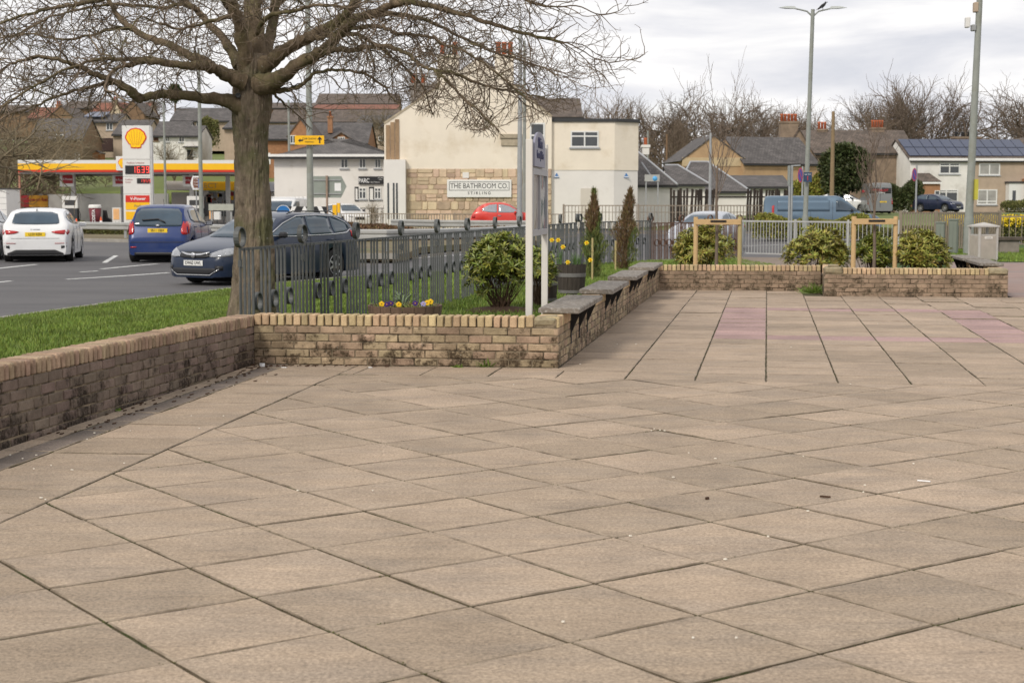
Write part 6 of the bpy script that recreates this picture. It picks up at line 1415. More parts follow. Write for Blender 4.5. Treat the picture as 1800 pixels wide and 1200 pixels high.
hh_('flat_block', 'beige flats with small windows left of the cream shop gable', 186, 632, 700, 290, 216, 200, 9, M_beige, M_slate, wins=[(647, 216.5, 655, 224), (668, 217, 676, 225), (648, 240, 655, 247), (668, 240, 676, 247)])
hh_('terraced_house', 'long dark slate roof stretching behind the brick houses', 205, 478, 700, 260, 214, 190, 10, M_beige, M_slateb)
hh_('terraced_house', 'thin red roofed row on the ridge behind the lamp column', 240, 555, 700, 225, 192, 181, 10, M_brown, M_slater)
hh_('terraced_house', 'dark roofed long row highest on the right of the hill', 270, 560, 700, 215, 182, 161, 12, M_brown, M_slateb)
hh_('terraced_house', 'dark roofed row between trunk and lamp column on the hilltop', 262, 430, 560, 215, 190, 178, 10, M_brown, M_slateb)
hh_('terraced_house', 'dark slate row rising behind the left trees', 250, -80, 60, 225, 196, 182, 10, M_brown, M_slateb)
hh_('gabled_house', 'dark old roof showing behind the cream gable at its right', 150, 925, 1020, 330, 205, 168, 10, M_oldst, M_slateb)

# ------------------------------------------------------------------ right: bungalow, hip roofs, tan house, stone house, white semi
Ybu = 106; h = hh_('bungalow', 'white bungalow with slate roof right of the flat roofed extension', Ybu, 1112, 1180, 402, 323, 258, 10, M_offw, M_slate, hip=0.0, hipr=2.3, over=.3, rt=True, ch=[(1143, 12, 250, 268, 1, M_wht)])
mb = MB(); mb.tube([(PX(1130, Ybu) - PX(1112, Ybu), 1.9, ZP(283, Ybu) + .05), (PX(1146, Ybu) - PX(1112, Ybu), .2, ZP(314, Ybu) + .1)], .06, 5); mb.build('roof_valley', M_lead, h)
hh_('bungalow', 'low white extension with dark slate roof beside the timber fence', 110, 1176, 1236, 402, 323, 290, 8, M_offw, M_slate, hipr=1.5, rt=True)
hh_('bungalow', 'pyramid slate roof with pale ridge tiles behind the timber fence', 120, 1192, 1308, 402, 335, 283, 11, M_offw, M_slate, hip=1.45, hipr=2.3, rt=True)
hh_('garage', 'long low dark roofed garage with white gable behind the hedge', 126, 1284, 1384, 402, 328, 308, 8, M_wht, M_slate)
# tan house, corner towards the camera
Yt = 142; k = Yt / FPX
t = house('tan_house', 'tan rendered house with cream gable bands and slate roof', 1303, Yt, R(16), 7.5, 8.4, .85, ZP(286, Yt) - .85, ZP(238, Yt) - .85, M_tan, M_slate, 'x', over=.25)
t2 = house('tan_house', 'broad tan gable of the slate roofed house, apex behind the sapling', 1196, Yt + .2, R(4), PX(1303, Yt) - PX(1196, Yt) + .2, 9.5, .85, ZP(280, Yt) - .85, ZP(238, Yt) - .85, M_tan, M_slate, 'y', over=.3)
mb = MB(); w_t = PX(1303, Yt) - PX(1196, Yt); mb.bb((0, -.06, ZP(292, Yt) - .85), (w_t + .2, -.002, ZP(277, Yt) - .85)); mb.build('cream_band', mat('cream_band', (.50, .39, .24), .9), t2)
chimney(t2, PX(1303, Yt) - PX(1196, Yt) + .4, 4.4, 3.6, ZP(238, Yt) - .85, 1.0, .8, M_brickr, 0)
# stone house
Ys = 150; t = house('stone_house', 'old stone gabled house with big terracotta topped chimney', 1366, Ys, R(2), PX(1432, Ys) - PX(1366, Ys), 9, .9, ZP(282, Ys) - .9, ZP(226, Ys) - .9, M_oldst, M_slateb, 'y', over=.2)
def top_ch(t, px0, Y, x0, x1, yt, yb_, pots, ph, m=M_oldst, yy=.6):
    zb = t.location.z; a, b = PX(x0, Y) - PX(px0, Y), PX(x1, Y) - PX(px0, Y); c = chimney(t, (a + b) / 2, yy, ZP(yb_, Y) - zb, ZP(yt, Y) - zb, b - a, .9, m, pots, ph, (b - a) / pots / 2.3); return c
top_ch(t, 1366, Ys, 1367, 1398, 213, 250, 5, .72)
t = hh_('stone_house', 'long brown slate roofed house in front of the bare trees', 156, 1395, 1600, 380, 268, 226, 10, M_oldst, M_slateb)
top_ch(t, 1395, 156, 1447, 1464, 223, 240, 3, .75, yy=5); top_ch(t, 1395, 156, 1543, 1566, 220, 240, 5, .75, yy=5)
# white semi detached with solar roof
Yw = 152; wl = 1593; t = house('white_house', 'white semi detached house with solar panelled roof at the right', wl, Yw, R(5), PX(1703, Yw) - PX(1593, Yw), 8.6, .9, ZP(281, Yw) - .9, ZP(243, Yw) - .9, M_wht, M_slateb, 'x', over=.2)
o0 = PX(wl, Yw); zb = .9
def ww_(hs, o0, Y, zb, x0, y0, x1, y1, **k): return window(hs, 99, 99, 'f', PX(x0, Y) - o0, ZP(y1, Y) - zb, PX(x1, Y) - PX(x0, Y), ZP(y0, Y) - ZP(y1, Y), **k)
ww_(t, o0, Yw, zb, 1645, 286, 1682, 306, trans=.72, t=.12); ww_(t, o0, Yw, zb, 1637, 333, 1680, 356, trans=.8, t=.12)
mb = MB(); mb.bb((-.2, -.30, ZP(282.5, Yw) - zb), (24, -.205, ZP(278, Yw) - zb)); mb.build('fascia_board', M_white, t)
t2 = house('white_house', 'beige half of the semi with the open glazed porch at the right edge', 1703, Yw + .48, R(5), 16, 8.6, .9, ZP(281, Yw) - .9, ZP(243, Yw) - .9, M_beige, M_slateb, 'x', over=.2); o2 = PX(1703, Yw)
for m_ in t2.children: pass
ww_(t2, o2, Yw, zb, 1713, 287, 1751, 308, pane=M_cur, t=.12); ww_(t2, o2, Yw, zb, 1711, 333, 1747, 360, trans=.22, t=.12, pane=M_cur)
mb = MB(); mb.bb((PX(1762, Yw) - o2, -.9, 0), (PX(1790, Yw) - o2, -.02, ZP(322, Yw) - zb)); o = mb.build('porch', M_upvc, t2)
mb = MB(); mb.bb((PX(1768, Yw) - o2, -.92, .2), (PX(1774, Yw) - o2, -.905, ZP(335, Yw) - zb)); mb.build('pane', M_pane, o); mb = MB(); mb.bb((PX(1760, Yw) - o2, -1.0, ZP(322, Yw) - zb), (PX(1792, Yw) - o2, -.0, ZP(319, Yw) - zb)); mb.build('porch_roof', M_dark, o)
mb = MB(); mb.bb((PX(1791, Yw) - o2, -1.6, 0), (PX(1812, Yw) - o2, -.02, ZP(314, Yw) - zb)); mb.build('brick_porch', M_brickr, t2)
# porch of the white half
Yl = Yw - 2.2; pt = thing('house_porch', 'low brown roofed porch with orange brick side on the white semi', 'porch', (PX(1594, Yl), Yl, .9)); w1 = PX(1648, Yl) - PX(1594, Yl); he = ZP(320, Yl) - .9; hr_ = ZP(305, Yl) - .9
mb = MB(); mb.bb((w1 * .18, .15, -.5), (w1 * .98, 2.0, he)); mb.build('wall', mat('orange_brick', (.36, .19, .10), .9, .2, 3), pt)
quad_uv('roof', [(0, 0, he), (w1, 0, he), (w1 * .78, 1.9, hr_), (w1 * .22, 1.9, hr_)], M_slateb, pt); mb = MB(); mb.bb((0, -.08, he - .18), (w1, -.01, he)); mb.build('fascia_board', M_white, pt)
window(pt, 9, 9, 'f', w1 * .80, .25, w1 * .17, he * .62, mull=0, sill=False).location.y = .14
# solar array: 2 rows x 12
M_solar = flat('solar_panel_glass', (.020, .032, .075), .18, spec=.6); aX0 = 1580
for r_ in range(2):
    for c_ in range(12):
        f0_, f1_ = .12 + r_ * .43, .12 + (r_ + 1) * .43 - .03; xa = .1 + c_ * 1.06; p4 = []
        for xx, ff in ((xa, f0_), (xa + 1.0, f0_), (xa + 1.0, f1_), (xa, f1_)): p4.append((xx, 4.3 * ff, (ZP(281, Yw) - .9) + (ZP(243, Yw) - ZP(281, Yw)) * ff + .12))
        quad_uv('solar_panel', p4, M_solar, t, .04)
chimney(t2, 1.2, 5.2, 6.2, ZP(236, Yw) - zb, 2.8, .9, M_oldst, 4, .5, .18, pm=M_dark)
hh_('white_house', 'next house roof just showing at the right edge', 170, 1775, 1850, 370, 262, 240, 9, M_wht, M_slateb, 'y')
hh_('gabled_house', 'old stone house with steep dark roof among the trees behind the bungalow', 215, 1176, 1206, 360, 243, 214, 9, M_oldst, M_slateb, hip=2)
# ================================================================== FUEL STATION
Yc = 118.0; zf = -.02
M_cwh = flat('canopy_white', (.72, .71, .68), .5); M_cy = flat('canopy_yellow', (.88, .50, .015), .4); M_cr = flat('canopy_red', (.62, .045, .02), .4); M_soff = flat('canopy_soffit', (.30, .28, .27), .7)
cx0, cx1 = PX(40, Yc), PX(432, Yc); ct = thing('fuel_canopy', 'wide fuel station canopy with white, yellow and red fascia', 'canopy', (cx0, Yc, zf)); cw = cx1 - cx0
z1, z2, z3, z4 = [ZP(p_, Yc) - zf for p_ in (281.5, 287.5, 298.5, 302.5)]
for a, b, m, nm in ((z2, z1, M_cwh, 'white_band'), (z3, z2, M_cy, 'yellow_band'), (z4, z3, M_cr, 'red_band')): mb = MB(); mb.bb((0, 0, a), (cw, 11, b)); mb.build(nm, m, ct)
mb = MB(); mb.bb((.1, .1, z4 - .12), (cw - .1, 10.9, z4 - .002)); mb.build('soffit', M_soff, ct)
for px, yo in ((136, 3), (222, 8), (342, 3), (405, 8)):
    mb = MB(); mb.bb((-.16, -.16, 0), (.16, .16, z4 - .12)); mb.build('column', M_cwh, ct, (PX(px, Yc + yo) - cx0, yo, 0))
mb = MB(); mb.tube([(-.02, .3, 0), (.02, .3, z4)], .09, 8); mb.build('downpipe', mat('salmon_pipe', (.45, .22, .15), .7), ct)
M_vred = flat('dark_red_board', (.33, .02, .025), .45)
for px0, px1, py0, py1, lb in ((113, 137, 305.5, 328, 'dark red V-Power board hanging under the canopy at the left'), (205, 229, 308, 328, 'dark red board under the canopy half hidden by the price sign'), (327, 349, 309, 328, 'dark red V-Power board right of the price sign, behind the brown sign')):
    Yv = Yc + 1.5; s_ = thing('hanging_board', lb, 'sign', (PX((px0 + px1) / 2, Yv), Yv, ZP((py0 + py1) / 2, Yv))); ww = PX(px1, Yv) - PX(px0, Yv); hh = ZP(py0, Yv) - ZP(py1, Yv)
    mb = MB(); mb.box((0, 0, 0), (ww, .2, hh)); mb.build('board', M_cwh, s_); mb = MB(); mb.box((.08, -.12, hh * .07), (ww * .74, .03, hh * .66)); mb.build('red_panel', M_vred, s_); text('lettering', 'V-Power', .24, M_chalk, s_, (.08, -.137, .06), FACE, sx=.9)
# price sign
Yt_ = 107.0; tX = PX(222.5, Yt_); ttw = PX(273.5, Yt_) - tX; pt_ = thing('price_sign', 'tall white fuel price sign with scallop shell logo and red digits', 'sign', (tX + ttw / 2, Yt_, zf))
def tz(py): return ZP(py, Yt_) - zf
for a, b in ((221, 280.3), (280.8, 310.6), (311, 341.4), (341.8, 404)): mb = MB(); mb.bb((-ttw / 2, -.0, tz(b)), (ttw / 2 - .12, .5, tz(a)), bev=.02); mb.build('panel', M_cwh, pt_)
mb = MB(); mb.bb((ttw / 2 - .118, .04, 0), (ttw / 2, .46, tz(223))); mb.build('side_post', mat('pale_grey_post', (.5, .5, .5), .5), pt_)
def scallop(par, cx_, cz_, S, yo):
    """scalloped shell: red outline, yellow body, raised red ribs"""
    def outl(k): 
        pts = []
        for i in range(57):
            a = R(-6 + 192 * i / 56); r = S * (.50 + .018 * abs(math.sin((i / 56) * math.pi * 7))); r *= k; pts.append((cx_ + math.cos(a) * r * 1.06, cz_ + S * .06 + math.sin(a) * r))
        pts += [(cx_ - S * .36 * k, cz_ - S * .26 * k), (cx_ - S * .29 * k, cz_ - S * .27 * k), (cx_ - S * .26 * k, cz_ - S * .44 * k), (cx_ - S * .05, cz_ - S * .47 * k), (cx_, cz_ - S * .43 * k), (cx_ + S * .05, cz_ - S * .47 * k), (cx_ + S * .26 * k, cz_ - S * .44 * k), (cx_ + S * .29 * k, cz_ - S * .27 * k), (cx_ + S * .36 * k, cz_ - S * .26 * k)]; return pts
    mb = MB(); mb.prism(outl(1.0), (0, yo, 0), (1, 0, 0), (0, 0, 1), (0, -.03, 0)); mb.build('shell_outline', M_red, par); mb = MB(); mb.prism(outl(.885), (0, yo - .031, 0), (1, 0, 0), (0, 0, 1), (0, -.02, 0)); mb.build('shell_body', flat('shell_yellow', (1.0, .62, .01), .4), par)
    for k in range(6):
        a = R(34 + 112 * k / 5); p0 = Vector((cx_ + math.cos(a) * S * .17, yo - .052, cz_ - S * .30)); p1 = Vector((cx_ + math.cos(a) * S * .42, yo - .052, cz_ + S * .06 + math.sin(a) * S * .40)); mid = p0.lerp(p1, .5) + Vector((math.cos(a) * S * .04, 0, 0)); mb = MB(); mb.tube([p0, mid, p1], S * .008, 4); mb.build('shell_rib', M_red, par)
scallop(pt_, -.06, tz(245), 1.36, -.001)
M_led = flat('led_red', (.95, .12, .10), .4, emit=.9) if False else mat('led_red', (1.0, .10, .08), .4, var=.0, emit=.8)
def seg_digits(par, s_, x, z, h, wd):
    segs = {'1': 'bc', '6': 'afgedc', '3': 'abgcd', '9': 'abcdfg', '5': 'afgcd'}; t_ = h * .12
    for ch in s_:
        mb = MB(); on = segs[ch]
        for k, (a, b, c, d) in dict(a=(0, h - t_, wd, h), g=(0, h / 2 - t_ / 2, wd, h / 2 + t_ / 2), d=(0, 0, wd, t_), f=(0, h / 2, t_, h), b=(wd - t_, h / 2, wd, h), e=(0, 0, t_, h / 2), c=(wd - t_, 0, wd, h / 2)).items():
            if k in on: mb.bb((x + a + .006, -.052, z + b + .006), (x + c - .006, -.046, z + d - .006))
        mb.build('digit', M_led, par); x += wd * 1.48
for (x0, x1, y0, y1, dg) in ((227, 269, 291, 306, '1639'), (247, 269.5, 313.5, 322.5, '1959')):
    a, b, c, d = PX(x0, Yt_) - tX - ttw / 2, PX(x1, Yt_) - tX - ttw / 2, tz(y1), tz(y0); mb = MB(); mb.bb((a, -.04, c), (b, -.002, d)); mb.build('display', M_ink, pt_)
    wd = (b - a) * (.76 if x0 < 240 else .86) / 4 / 1.48; seg_digits(pt_, dg, b - wd * 1.48 * 4 + .09, c + .07, d - c - .14, wd)
text('lettering', 'FuelSave Unleaded', .17, flat('maroon_letter', (.35, .06, .06), .5), pt_, (-.12, -.006, tz(286.6)), FACE, sx=.95); text('lettering', 'FuelSave', .15, MATS['maroon_letter'], pt_, (-.60, -.006, tz(316)), FACE); text('lettering', 'Diesel', .15, MATS['maroon_letter'], pt_, (-.66, -.006, tz(320.5)), FACE)
for y0, y1, m, s_, sm in ((343.5, 355.5, M_red, 'V-Power', M_chalk), (355.9, 368.5, M_yel, 'Fuels', flat('grey_letter', (.3, .25, .1), .5)), (372, 386, M_yel, '', None)):
    mb = MB(); mb.bb((-.86, -.03, tz(y1)), (.80, -.002, tz(y0))); mb.build('colour_panel', m, pt_)
    if s_: text('lettering', s_, .30 if sm is M_chalk else .26, sm, pt_, (0, -.035, (tz(y0) + tz(y1)) / 2), FACE, bold=.006)
s_ = thing('canopy_logo_sign', 'small white panel with shell logo on the canopy fascia beside the price sign', 'sign', (PX(219, Yc - .3), Yc - .3, 0)); mb = MB(); mb.bb((-.35, 0, ZP(300, Yc)), (.75, .2, ZP(275, Yc))); mb.build('board', M_cwh, s_); scallop(s_, .2, ZP(288, Yc), .72, -.001)
# shop, walls, bits on the forecourt
Ysx = 131; sx0 = PX(296, Ysx); sh_ = thing('fuel_shop', 'low fuel station shop with white flat fascia and yellow SELECT band', 'shop', (sx0, Ysx, zf))
def sx_(px): return PX(px, Ysx) - sx0
def sz(py): return ZP(py, Ysx) - zf
mb = MB(); mb.bb((sx_(305), .3, 0), (sx_(545), 6, sz(338))); mb.build('wall', M_offw, sh_); mb = MB(); mb.bb((0, -.5, sz(334)), (sx_(348), 6, sz(318.5))); mb.build('white_fascia', M_cwh, sh_); mb = MB(); mb.bb((sx_(348.3), -.6, sz(334.5)), (sx_(418), 6, sz(319.5))); mb.build('yellow_fascia', M_cy, sh_)
mb = MB(); mb.bb((sx_(418.3), -.5, sz(337)), (sx_(545), 6, sz(320))); mb.build('grey_fascia', mat('pale_blue_grey', (.45, .46, .49), .6), sh_); text('lettering', 'SELECT', .62, mat('dull_letter', (.42, .33, .16), .5), sh_, (sx_(368), -.605, sz(327)), FACE, sx=1.05)
mb = MB(); mb.bb((sx_(337), .24, sz(380)), (sx_(418), .30, sz(336))); mb.build('shop_window', M_pane, sh_)
rr = random.Random(3)
for k in range(26):
    m = rr.choice([M_red, M_yel, M_chalk, MATS['pale_blue_grey'], M_beige, M_vred, M_brown]); a = sx_(340) + rr.random() * (sx_(415) - sx_(340)); z = sz(rr.uniform(344, 364)); o = MB(); o.bb((a, .16, z), (a + rr.uniform(.15, .5), .235, z + rr.uniform(.15, .5))); o.build('shelf_goods', m, sh_)
for px in (352, 384, 395): mb = MB(); mb.bb((sx_(px), .15, 0), (sx_(px) + .12, .238, sz(336))); mb.build('window_post', M_galv, sh_)
M_gwall = mat('grey_painted_wall', (.33, .325, .31), .9, .12, .6, dirt=(.2, .19, .18), dirt_s=.4)
o = MB(); o.bb((PX(19, 137.4), 137.4, -.5), (PX(300, 137.4), 137.8, ZP(340.5, 137.4))); o = o.build('retaining_wall', M_gwall); tag(o, 'long grey painted retaining wall behind the fuel forecourt', 'wall')
t = thing('tiled_kiosk', 'white panelled block at the far left edge behind the cars', 'kiosk', (PX(-30, 108), 108, zf)); w1 = PX(18.5, 108) - PX(-30, 108); mb = MB(); mb.bb((0, 0, 0), (w1, 3, ZP(332, 108))); mb.build('wall', M_white, t); mb = MB(); mb.bb((-.05, -.08, ZP(332, 108) + .002), (w1 + .06, 3.05, ZP(329.5, 108))); mb.build('roof_edge', M_dark, t)
for k in range(6): mb = MB(); z = .35 + k * .42; mb.bb((0, -.012, z), (w1, -.002, z + .02)); mb.build('panel_joint', M_galv, t)
def panel(name, lb, cat, x0, x1, y0, y1, Y, m, th=.08, posts=True, pm=M_galv, zg=-.02):
    t = thing(name, lb, cat, (PX((x0 + x1) / 2, Y), Y, 0)); ww = PX(x1, Y) - PX(x0, Y); mb = MB(); mb.bb((-ww / 2, -th / 2, ZP(y1, Y)), (ww / 2, th / 2, ZP(y0, Y))); mb.build('board', m, t)
    if posts:
        for s__ in (-1, 1): mb = MB(); mb.bb((s__ * ww * .4 - .04, .041 + th / 2 - .04, zg), (s__ * ww * .4 + .04, .041 + th / 2 + .04, ZP(y0, Y))); mb.build('post', pm, t)
    return t, ww
t, ww = panel('banner', 'orange banner Save on fuel fixed before the grey wall', 'banner', 43, 91, 343.5, 364, 126, mat('banner_orange', (.62, .30, .03), .6)); zc = ZP(351, 126)
mb = MB(); mb.bb((-ww / 2, -.06, ZP(364, 126)), (-ww / 2 + .7, -.045, ZP(343.5, 126))); mb.build('red_end', M_vred, t); text('lettering', 'Save on fuel', .42, M_vred, t, (.28, -.05, zc), FACE, sx=.8, bold=.008)
panel('white_screen', 'plain white screen wall right of the orange banner', 'screen', 93, 120, 342, 376, 128, M_cwh, .2, False)
for px, lb in ((131, 'fuel pump below the left canopy column'), (348, 'fuel pump behind the brown tourist sign')):
    Y = 119; p_ = thing('fuel_pump', lb, 'fuel pump', (PX(px, Y), Y, zf)); mb = MB(); mb.bb((-.55, -.3, 0), (.55, .3, 1.25), bev=.03); mb.build('cabinet', M_dark, p_); mb = MB(); mb.bb((-.5, -.32, .08), (-.1, -.303, .8)); mb.build('yellow_panel', M_yel, p_); mb = MB(); mb.bb((-.6, -.32, 1.252), (.6, .32, 2.2), bev=.03); mb.build('head', M_cwh, p_)
    mb = MB(); mb.bb((-.4, -.335, 1.5), (.4, -.322, 1.9)); mb.build('screen', M_dark, p_); mb = MB(); mb.tube([(.56, -.1, 1.3), (.75, -.15, .8), (.7, -.15, .3), (.58, -.1, .7)], .025, 6); mb.build('hose', M_black, p_)
Y = 112; c = thing('giant_cup', 'giant maroon takeaway cup advert COSTA with white lid on the forecourt', 'advert', (PX(172.5, Y), Y, zf)); k = Y / FPX; hh = 1.55
mb = MB(); mb.lathe([(.001, 0), (.33, 0), (.44, hh - .25), (.001, hh - .25)], 24); mb.build('cup', mat('maroon_cup', (.16, .025, .035), .5), c); mb = MB(); mb.lathe([(.46, hh - .25), (.47, hh - .13), (.40, hh), (.001, hh)], 24); mb.build('lid', M_cwh, c)
o = text('lettering', 'COSTA', .30, M_chalk, c, (.02, -.455, .72), (math.pi / 2, -math.pi / 2, 0), .02, bold=.006); o.rotation_euler = (math.pi / 2, -math.pi / 2, 0)
o = MB(); o.prism([(0, 0), (.6, 0), (.55, .5), (.3, .6), (.22, 1.1), (.05, 1.15)], (0, 0, 0), (1, 0, 0), (0, 0, 1), (0, .5, 0)); o = o.build('air_line_unit', M_black, None, (PX(185, 113), 113, zf)); tag(o, 'black covered machine right of the giant maroon cup', 'machine')
t, ww = panel('advert_board', 'white and orange standing advert board left of the price sign base', 'advert board', 203.5, 218, 365, 392, 109, M_cwh, .3, False); mb = MB(); mb.bb((-.22, -.17, ZP(386, 109)), (.2, -.152, ZP(367, 109))); mb.build('poster', mat('poster_orange', (.8, .45, .2), .5), t)
def cone(px, Y, lb):
    c = thing('traffic_cone', lb, 'traffic cone', (PX(px, Y), Y, zf)); mb = MB(); mb.box((0, 0, .02), (.4, .4, .04)); mb.build('base', M_cr, c); mb = MB(); mb.lathe([(.15, .04), (.03, .72), (.001, .72)], 14); mb.build('cone', flat('cone_orange', (.85, .13, .03), .5), c); mb = MB(); mb.lathe([(.105, .32), (.075, .48)], 14); mb.build('band', M_chalk, c)
cone(139.5, 92, 'orange cone between the white hatchback and the giant cup'); cone(182.5, 104, 'orange cone standing at the right foot of the giant cup')

# ================================================================== LAMP COLUMNS AND ROAD SIGNS
M_col = mat('lamp_column_grey', (.27, .285, .26), .6, .15, 3, dirt=(.2, .2, .15), dirt_s=1.2)
def column(lb, px, Y, ytop, r0, r1, zb=-.1, head=None, group='lamp columns', name='street_lamp', lean=0, m=None):
    h_ = ZP(ytop, Y) - zb; t = thing(name, lb, 'street lamp' if 'lamp' in name else 'pole', (PX(px, Y), Y, zb), 0, group if 'lamp' in name else None); m = m or M_col
    mb = MB(); mb.tube([(0, 0, 0), (0, 0, 1.15)], r0 * 1.25, 14); mb.build('base', m, t); mb = MB(); mb.tube([(0, 0, 1.15), (lean, 0, h_)], [r0, r1], 14); mb.build('shaft', m, t)
    for sgn in (head or ()):
        mb = MB(); L_ = abs(sgn); s_ = 1 if sgn > 0 else -1; mb.tube([(lean, 0, h_ - .3), (lean + s_ * .25, 0, h_ - .08), (lean + s_ * L_ * .7, 0, h_ + .05)], [.04, .035, .03], 6); mb.build('arm', m, t)
        mb = MB(); vs = [(0, -.07, 0), (.6, -.14, .02), (1, -.05, .05), (1, .05, .05), (.6, .14, .02), (0, .07, 0), (.1, 0, .11), (.6, 0, .12)]; mb.add([(lean + s_ * (L_ * .6 + x * .75), y, h_ + .02 + z) for x, y, z in vs], [(0, 1, 2, 3, 4, 5), (0, 6, 7, 1), (1, 7, 2), (2, 7, 3), (3, 7, 4), (4, 7, 6, 5), (5, 6, 0)]); mb.build('lamp_head', mat('lamp_head_grey', (.4, .42, .4), .5), t)
    return t
l1 = column('tall double armed lamp column with a crow perched on its right arm', 1412, 66, 17, .105, .08, head=(1.15, -1.15), lean=.17)
Y = 66; bc_ = P(1446, 12, Y); bd = thing('crow', 'black crow perched on the right arm of the double lamp column', 'bird', bc_)
mb = MB(); mb.tube([(-.20, 0, -.12), (-.10, 0, -.04), (0, 0, .03), (.08, 0, .10), (.12, 0, .15)], [.02, .05, .075, .055, .035], 10); mb.tube([(.10, 0, .13), (.135, 0, .175), (.15, 0, .18)], [.04, .048, .03], 8); mb.build('body', M_black, bd)
mb = MB(); mb.tube([(.17, 0, .185), (.235, 0, .17)], [.018, .004], 6); mb.build('beak', M_black, bd); mb = MB(); mb.prism([(-.06, .05), (.06, .09), (.0, -.02), (-.30, -.17)], (0, -.07, 0), (1, 0, 0), (0, 0, 1), (0, .14, 0)); mb.build('wings', M_black, bd)
for s_ in (-1, 1): mb = MB(); mb.tube([(0, s_ * .02, -.02), (.02, s_ * .025, -.13)], .008, 4); mb.build('leg', M_black, bd)
l2 = column('thick tall lamp column with grey equipment boxes near its top, beside the litter bin', 1697.5, 46.5, -60, .122, .085, lean=.17, zb=-.02)
for px, y0, y1, m, s__ in ((1715, 5, 22, M_beige, .12), (1700.5, 31, 49, M_cwh, -.15), (1711, 44, 55, M_galv, .1)):
    zc = (P(px, (y0 + y1) / 2, 46.5)); hh = (y1 - y0) / FPX * 46.5; mb = MB(); mb.box((zc.x - l2.location.x, 0, zc.z + .02), (.13, .2, hh), bev=.02); mb.build('equipment_box', m, l2)
mb = MB(); mb.bb((.10, -.2, ZP(350, 46.5)), (.20, .1, ZP(314, 46.5))); mb.build('yellow_tag', mat('yellow_tag', (.5, .45, .06), .6), l2)
l3 = column('lamp column with the yellow diversion sign, right of the tree trunk', 548.5, 58, -60, .135, .085, head=None, lean=-.02)
for zz in (ZP(255, 58), ZP(242, 58)): mb = MB(); mb.tube([(0, 0, zz), (0, 0, zz + .03)], .14, 14); mb.build('sign_clip', M_galv, l3)
column('thin distant lamp column right of the price sign', 296, 112, 178, .10, .07, head=(-.9,)); column('lamp column rising behind the brown tourist sign', 358, 84, 88, .12, .08, head=(-.8,)); column('distant lamp column between trunk and yellow sign', 512.5, 120, 176, .11, .08)
column('silver lamp column in front of the stone wall, left of a greener one', 913, 82, 40, .14, .09, lean=.05, m=M_galv); column('green grey lamp column just right of the silver one', 921.5, 86, 72, .12, .07)
column('thin pale pole in front of the tan gable', 1245, 84, 234, .09, .06, name='pole', m=M_galv); column('short distant pole right of the extension roof', 1136, 150, 230, .10, .08, name='pole'); column('dark distant pole in the trees behind the bungalow', 1169, 160, 236, .12, .09, name='pole', m=M_brown)
column('brown timber telegraph pole before the evergreen', 1457.5, 116, 196, .17, .12, name='telegraph_pole', m=mat('telegraph_wood', (.24, .17, .10), .85, .2, 2), zb=.5)
# yellow sign on the column
Y = 57.75; t, ww = panel('road_sign', 'yellow rectangular diversion sign with black symbols on the lamp column', 'road sign', 522.5, 573.5, 238.5, 254.5, Y, M_yel, .02, False)
mb = MB(); zc = ZP(246.5, Y); mb.prism([(-.42, -.02), (-.34, .06), (-.34, .02), (-.24, .02), (-.24, -.04), (-.34, -.04), (-.34, -.09)], (0, -.013, zc), (1, 0, 0), (0, 0, 1), (0, -.004, 0)); mb.prism([(.36, -.12), (.41, -.12), (.41, .03), (.46, .0), (.46, .05), (.385, .13), (.31, .05), (.31, .0), (.36, .03)], (0, -.013, zc), (1, 0, 0), (0, 0, 1), (0, -.004, 0)); mb.build('arrow', M_ink, t)
text('lettering', 'CAR SHOW', .10, M_ink, t, (-.0, -.013, zc + .05), FACE); text('lettering', 'PARKING', .08, M_ink, t, (-.0, -.013, zc - .07), FACE)
# brown tourist sign
Y = 90; t = thing('road_sign', 'brown arrow shaped tourist sign with white border pointing left', 'road sign', (PX(351, Y), Y, -.02)); k = Y / FPX; zt, zb_ = ZP(309, Y), ZP(333, Y); xl_, xm_, xr_ = -11 * k, -7 * k, 10.5 * k
mb = MB(); mb.prism([(xm_, zb_), (xr_, zb_), (xr_, zt), (xm_, zt), (xl_, (zt + zb_) / 2)], (0, 0, 0), (1, 0, 0), (0, 0, 1), (0, -.04, 0)); mb.build('board', M_chalk, t); s = .09
mb = MB(); mb.prism([(xm_ + s * .6, zb_ + s), (xr_ - s, zb_ + s), (xr_ - s, zt - s), (xm_ + s * .6, zt - s), (xl_ + s * 1.6, (zt + zb_) / 2)], (0, -.041, 0), (1, 0, 0), (0, 0, 1), (0, -.012, 0)); mb.build('brown_panel', mat('tourist_brown', (.16, .05, .02), .5), t)
for i, s__ in enumerate(('City', 'Cafe', 'Tank', 'Museum')): text('lettering', s__, .14, M_chalk, t, (-.02, -.055, zt - .17 - i * .17), FACE, .003)
for z0 in (zt - .42, zb_ + .10): mb = MB(); mb.bb((xr_ - .26, -.058, z0), (xr_ - .1, -.054, z0 + .25)); mb.build('symbol', mat('symbol_blue', (.1, .2, .5), .5) if z0 > 1.9 else M_vred, t)
for x in (-.05, .28): mb = MB(); mb.tube([(x, .04, 0), (x, .04, zt)], .04, 8); mb.build('post', M_galv, t)
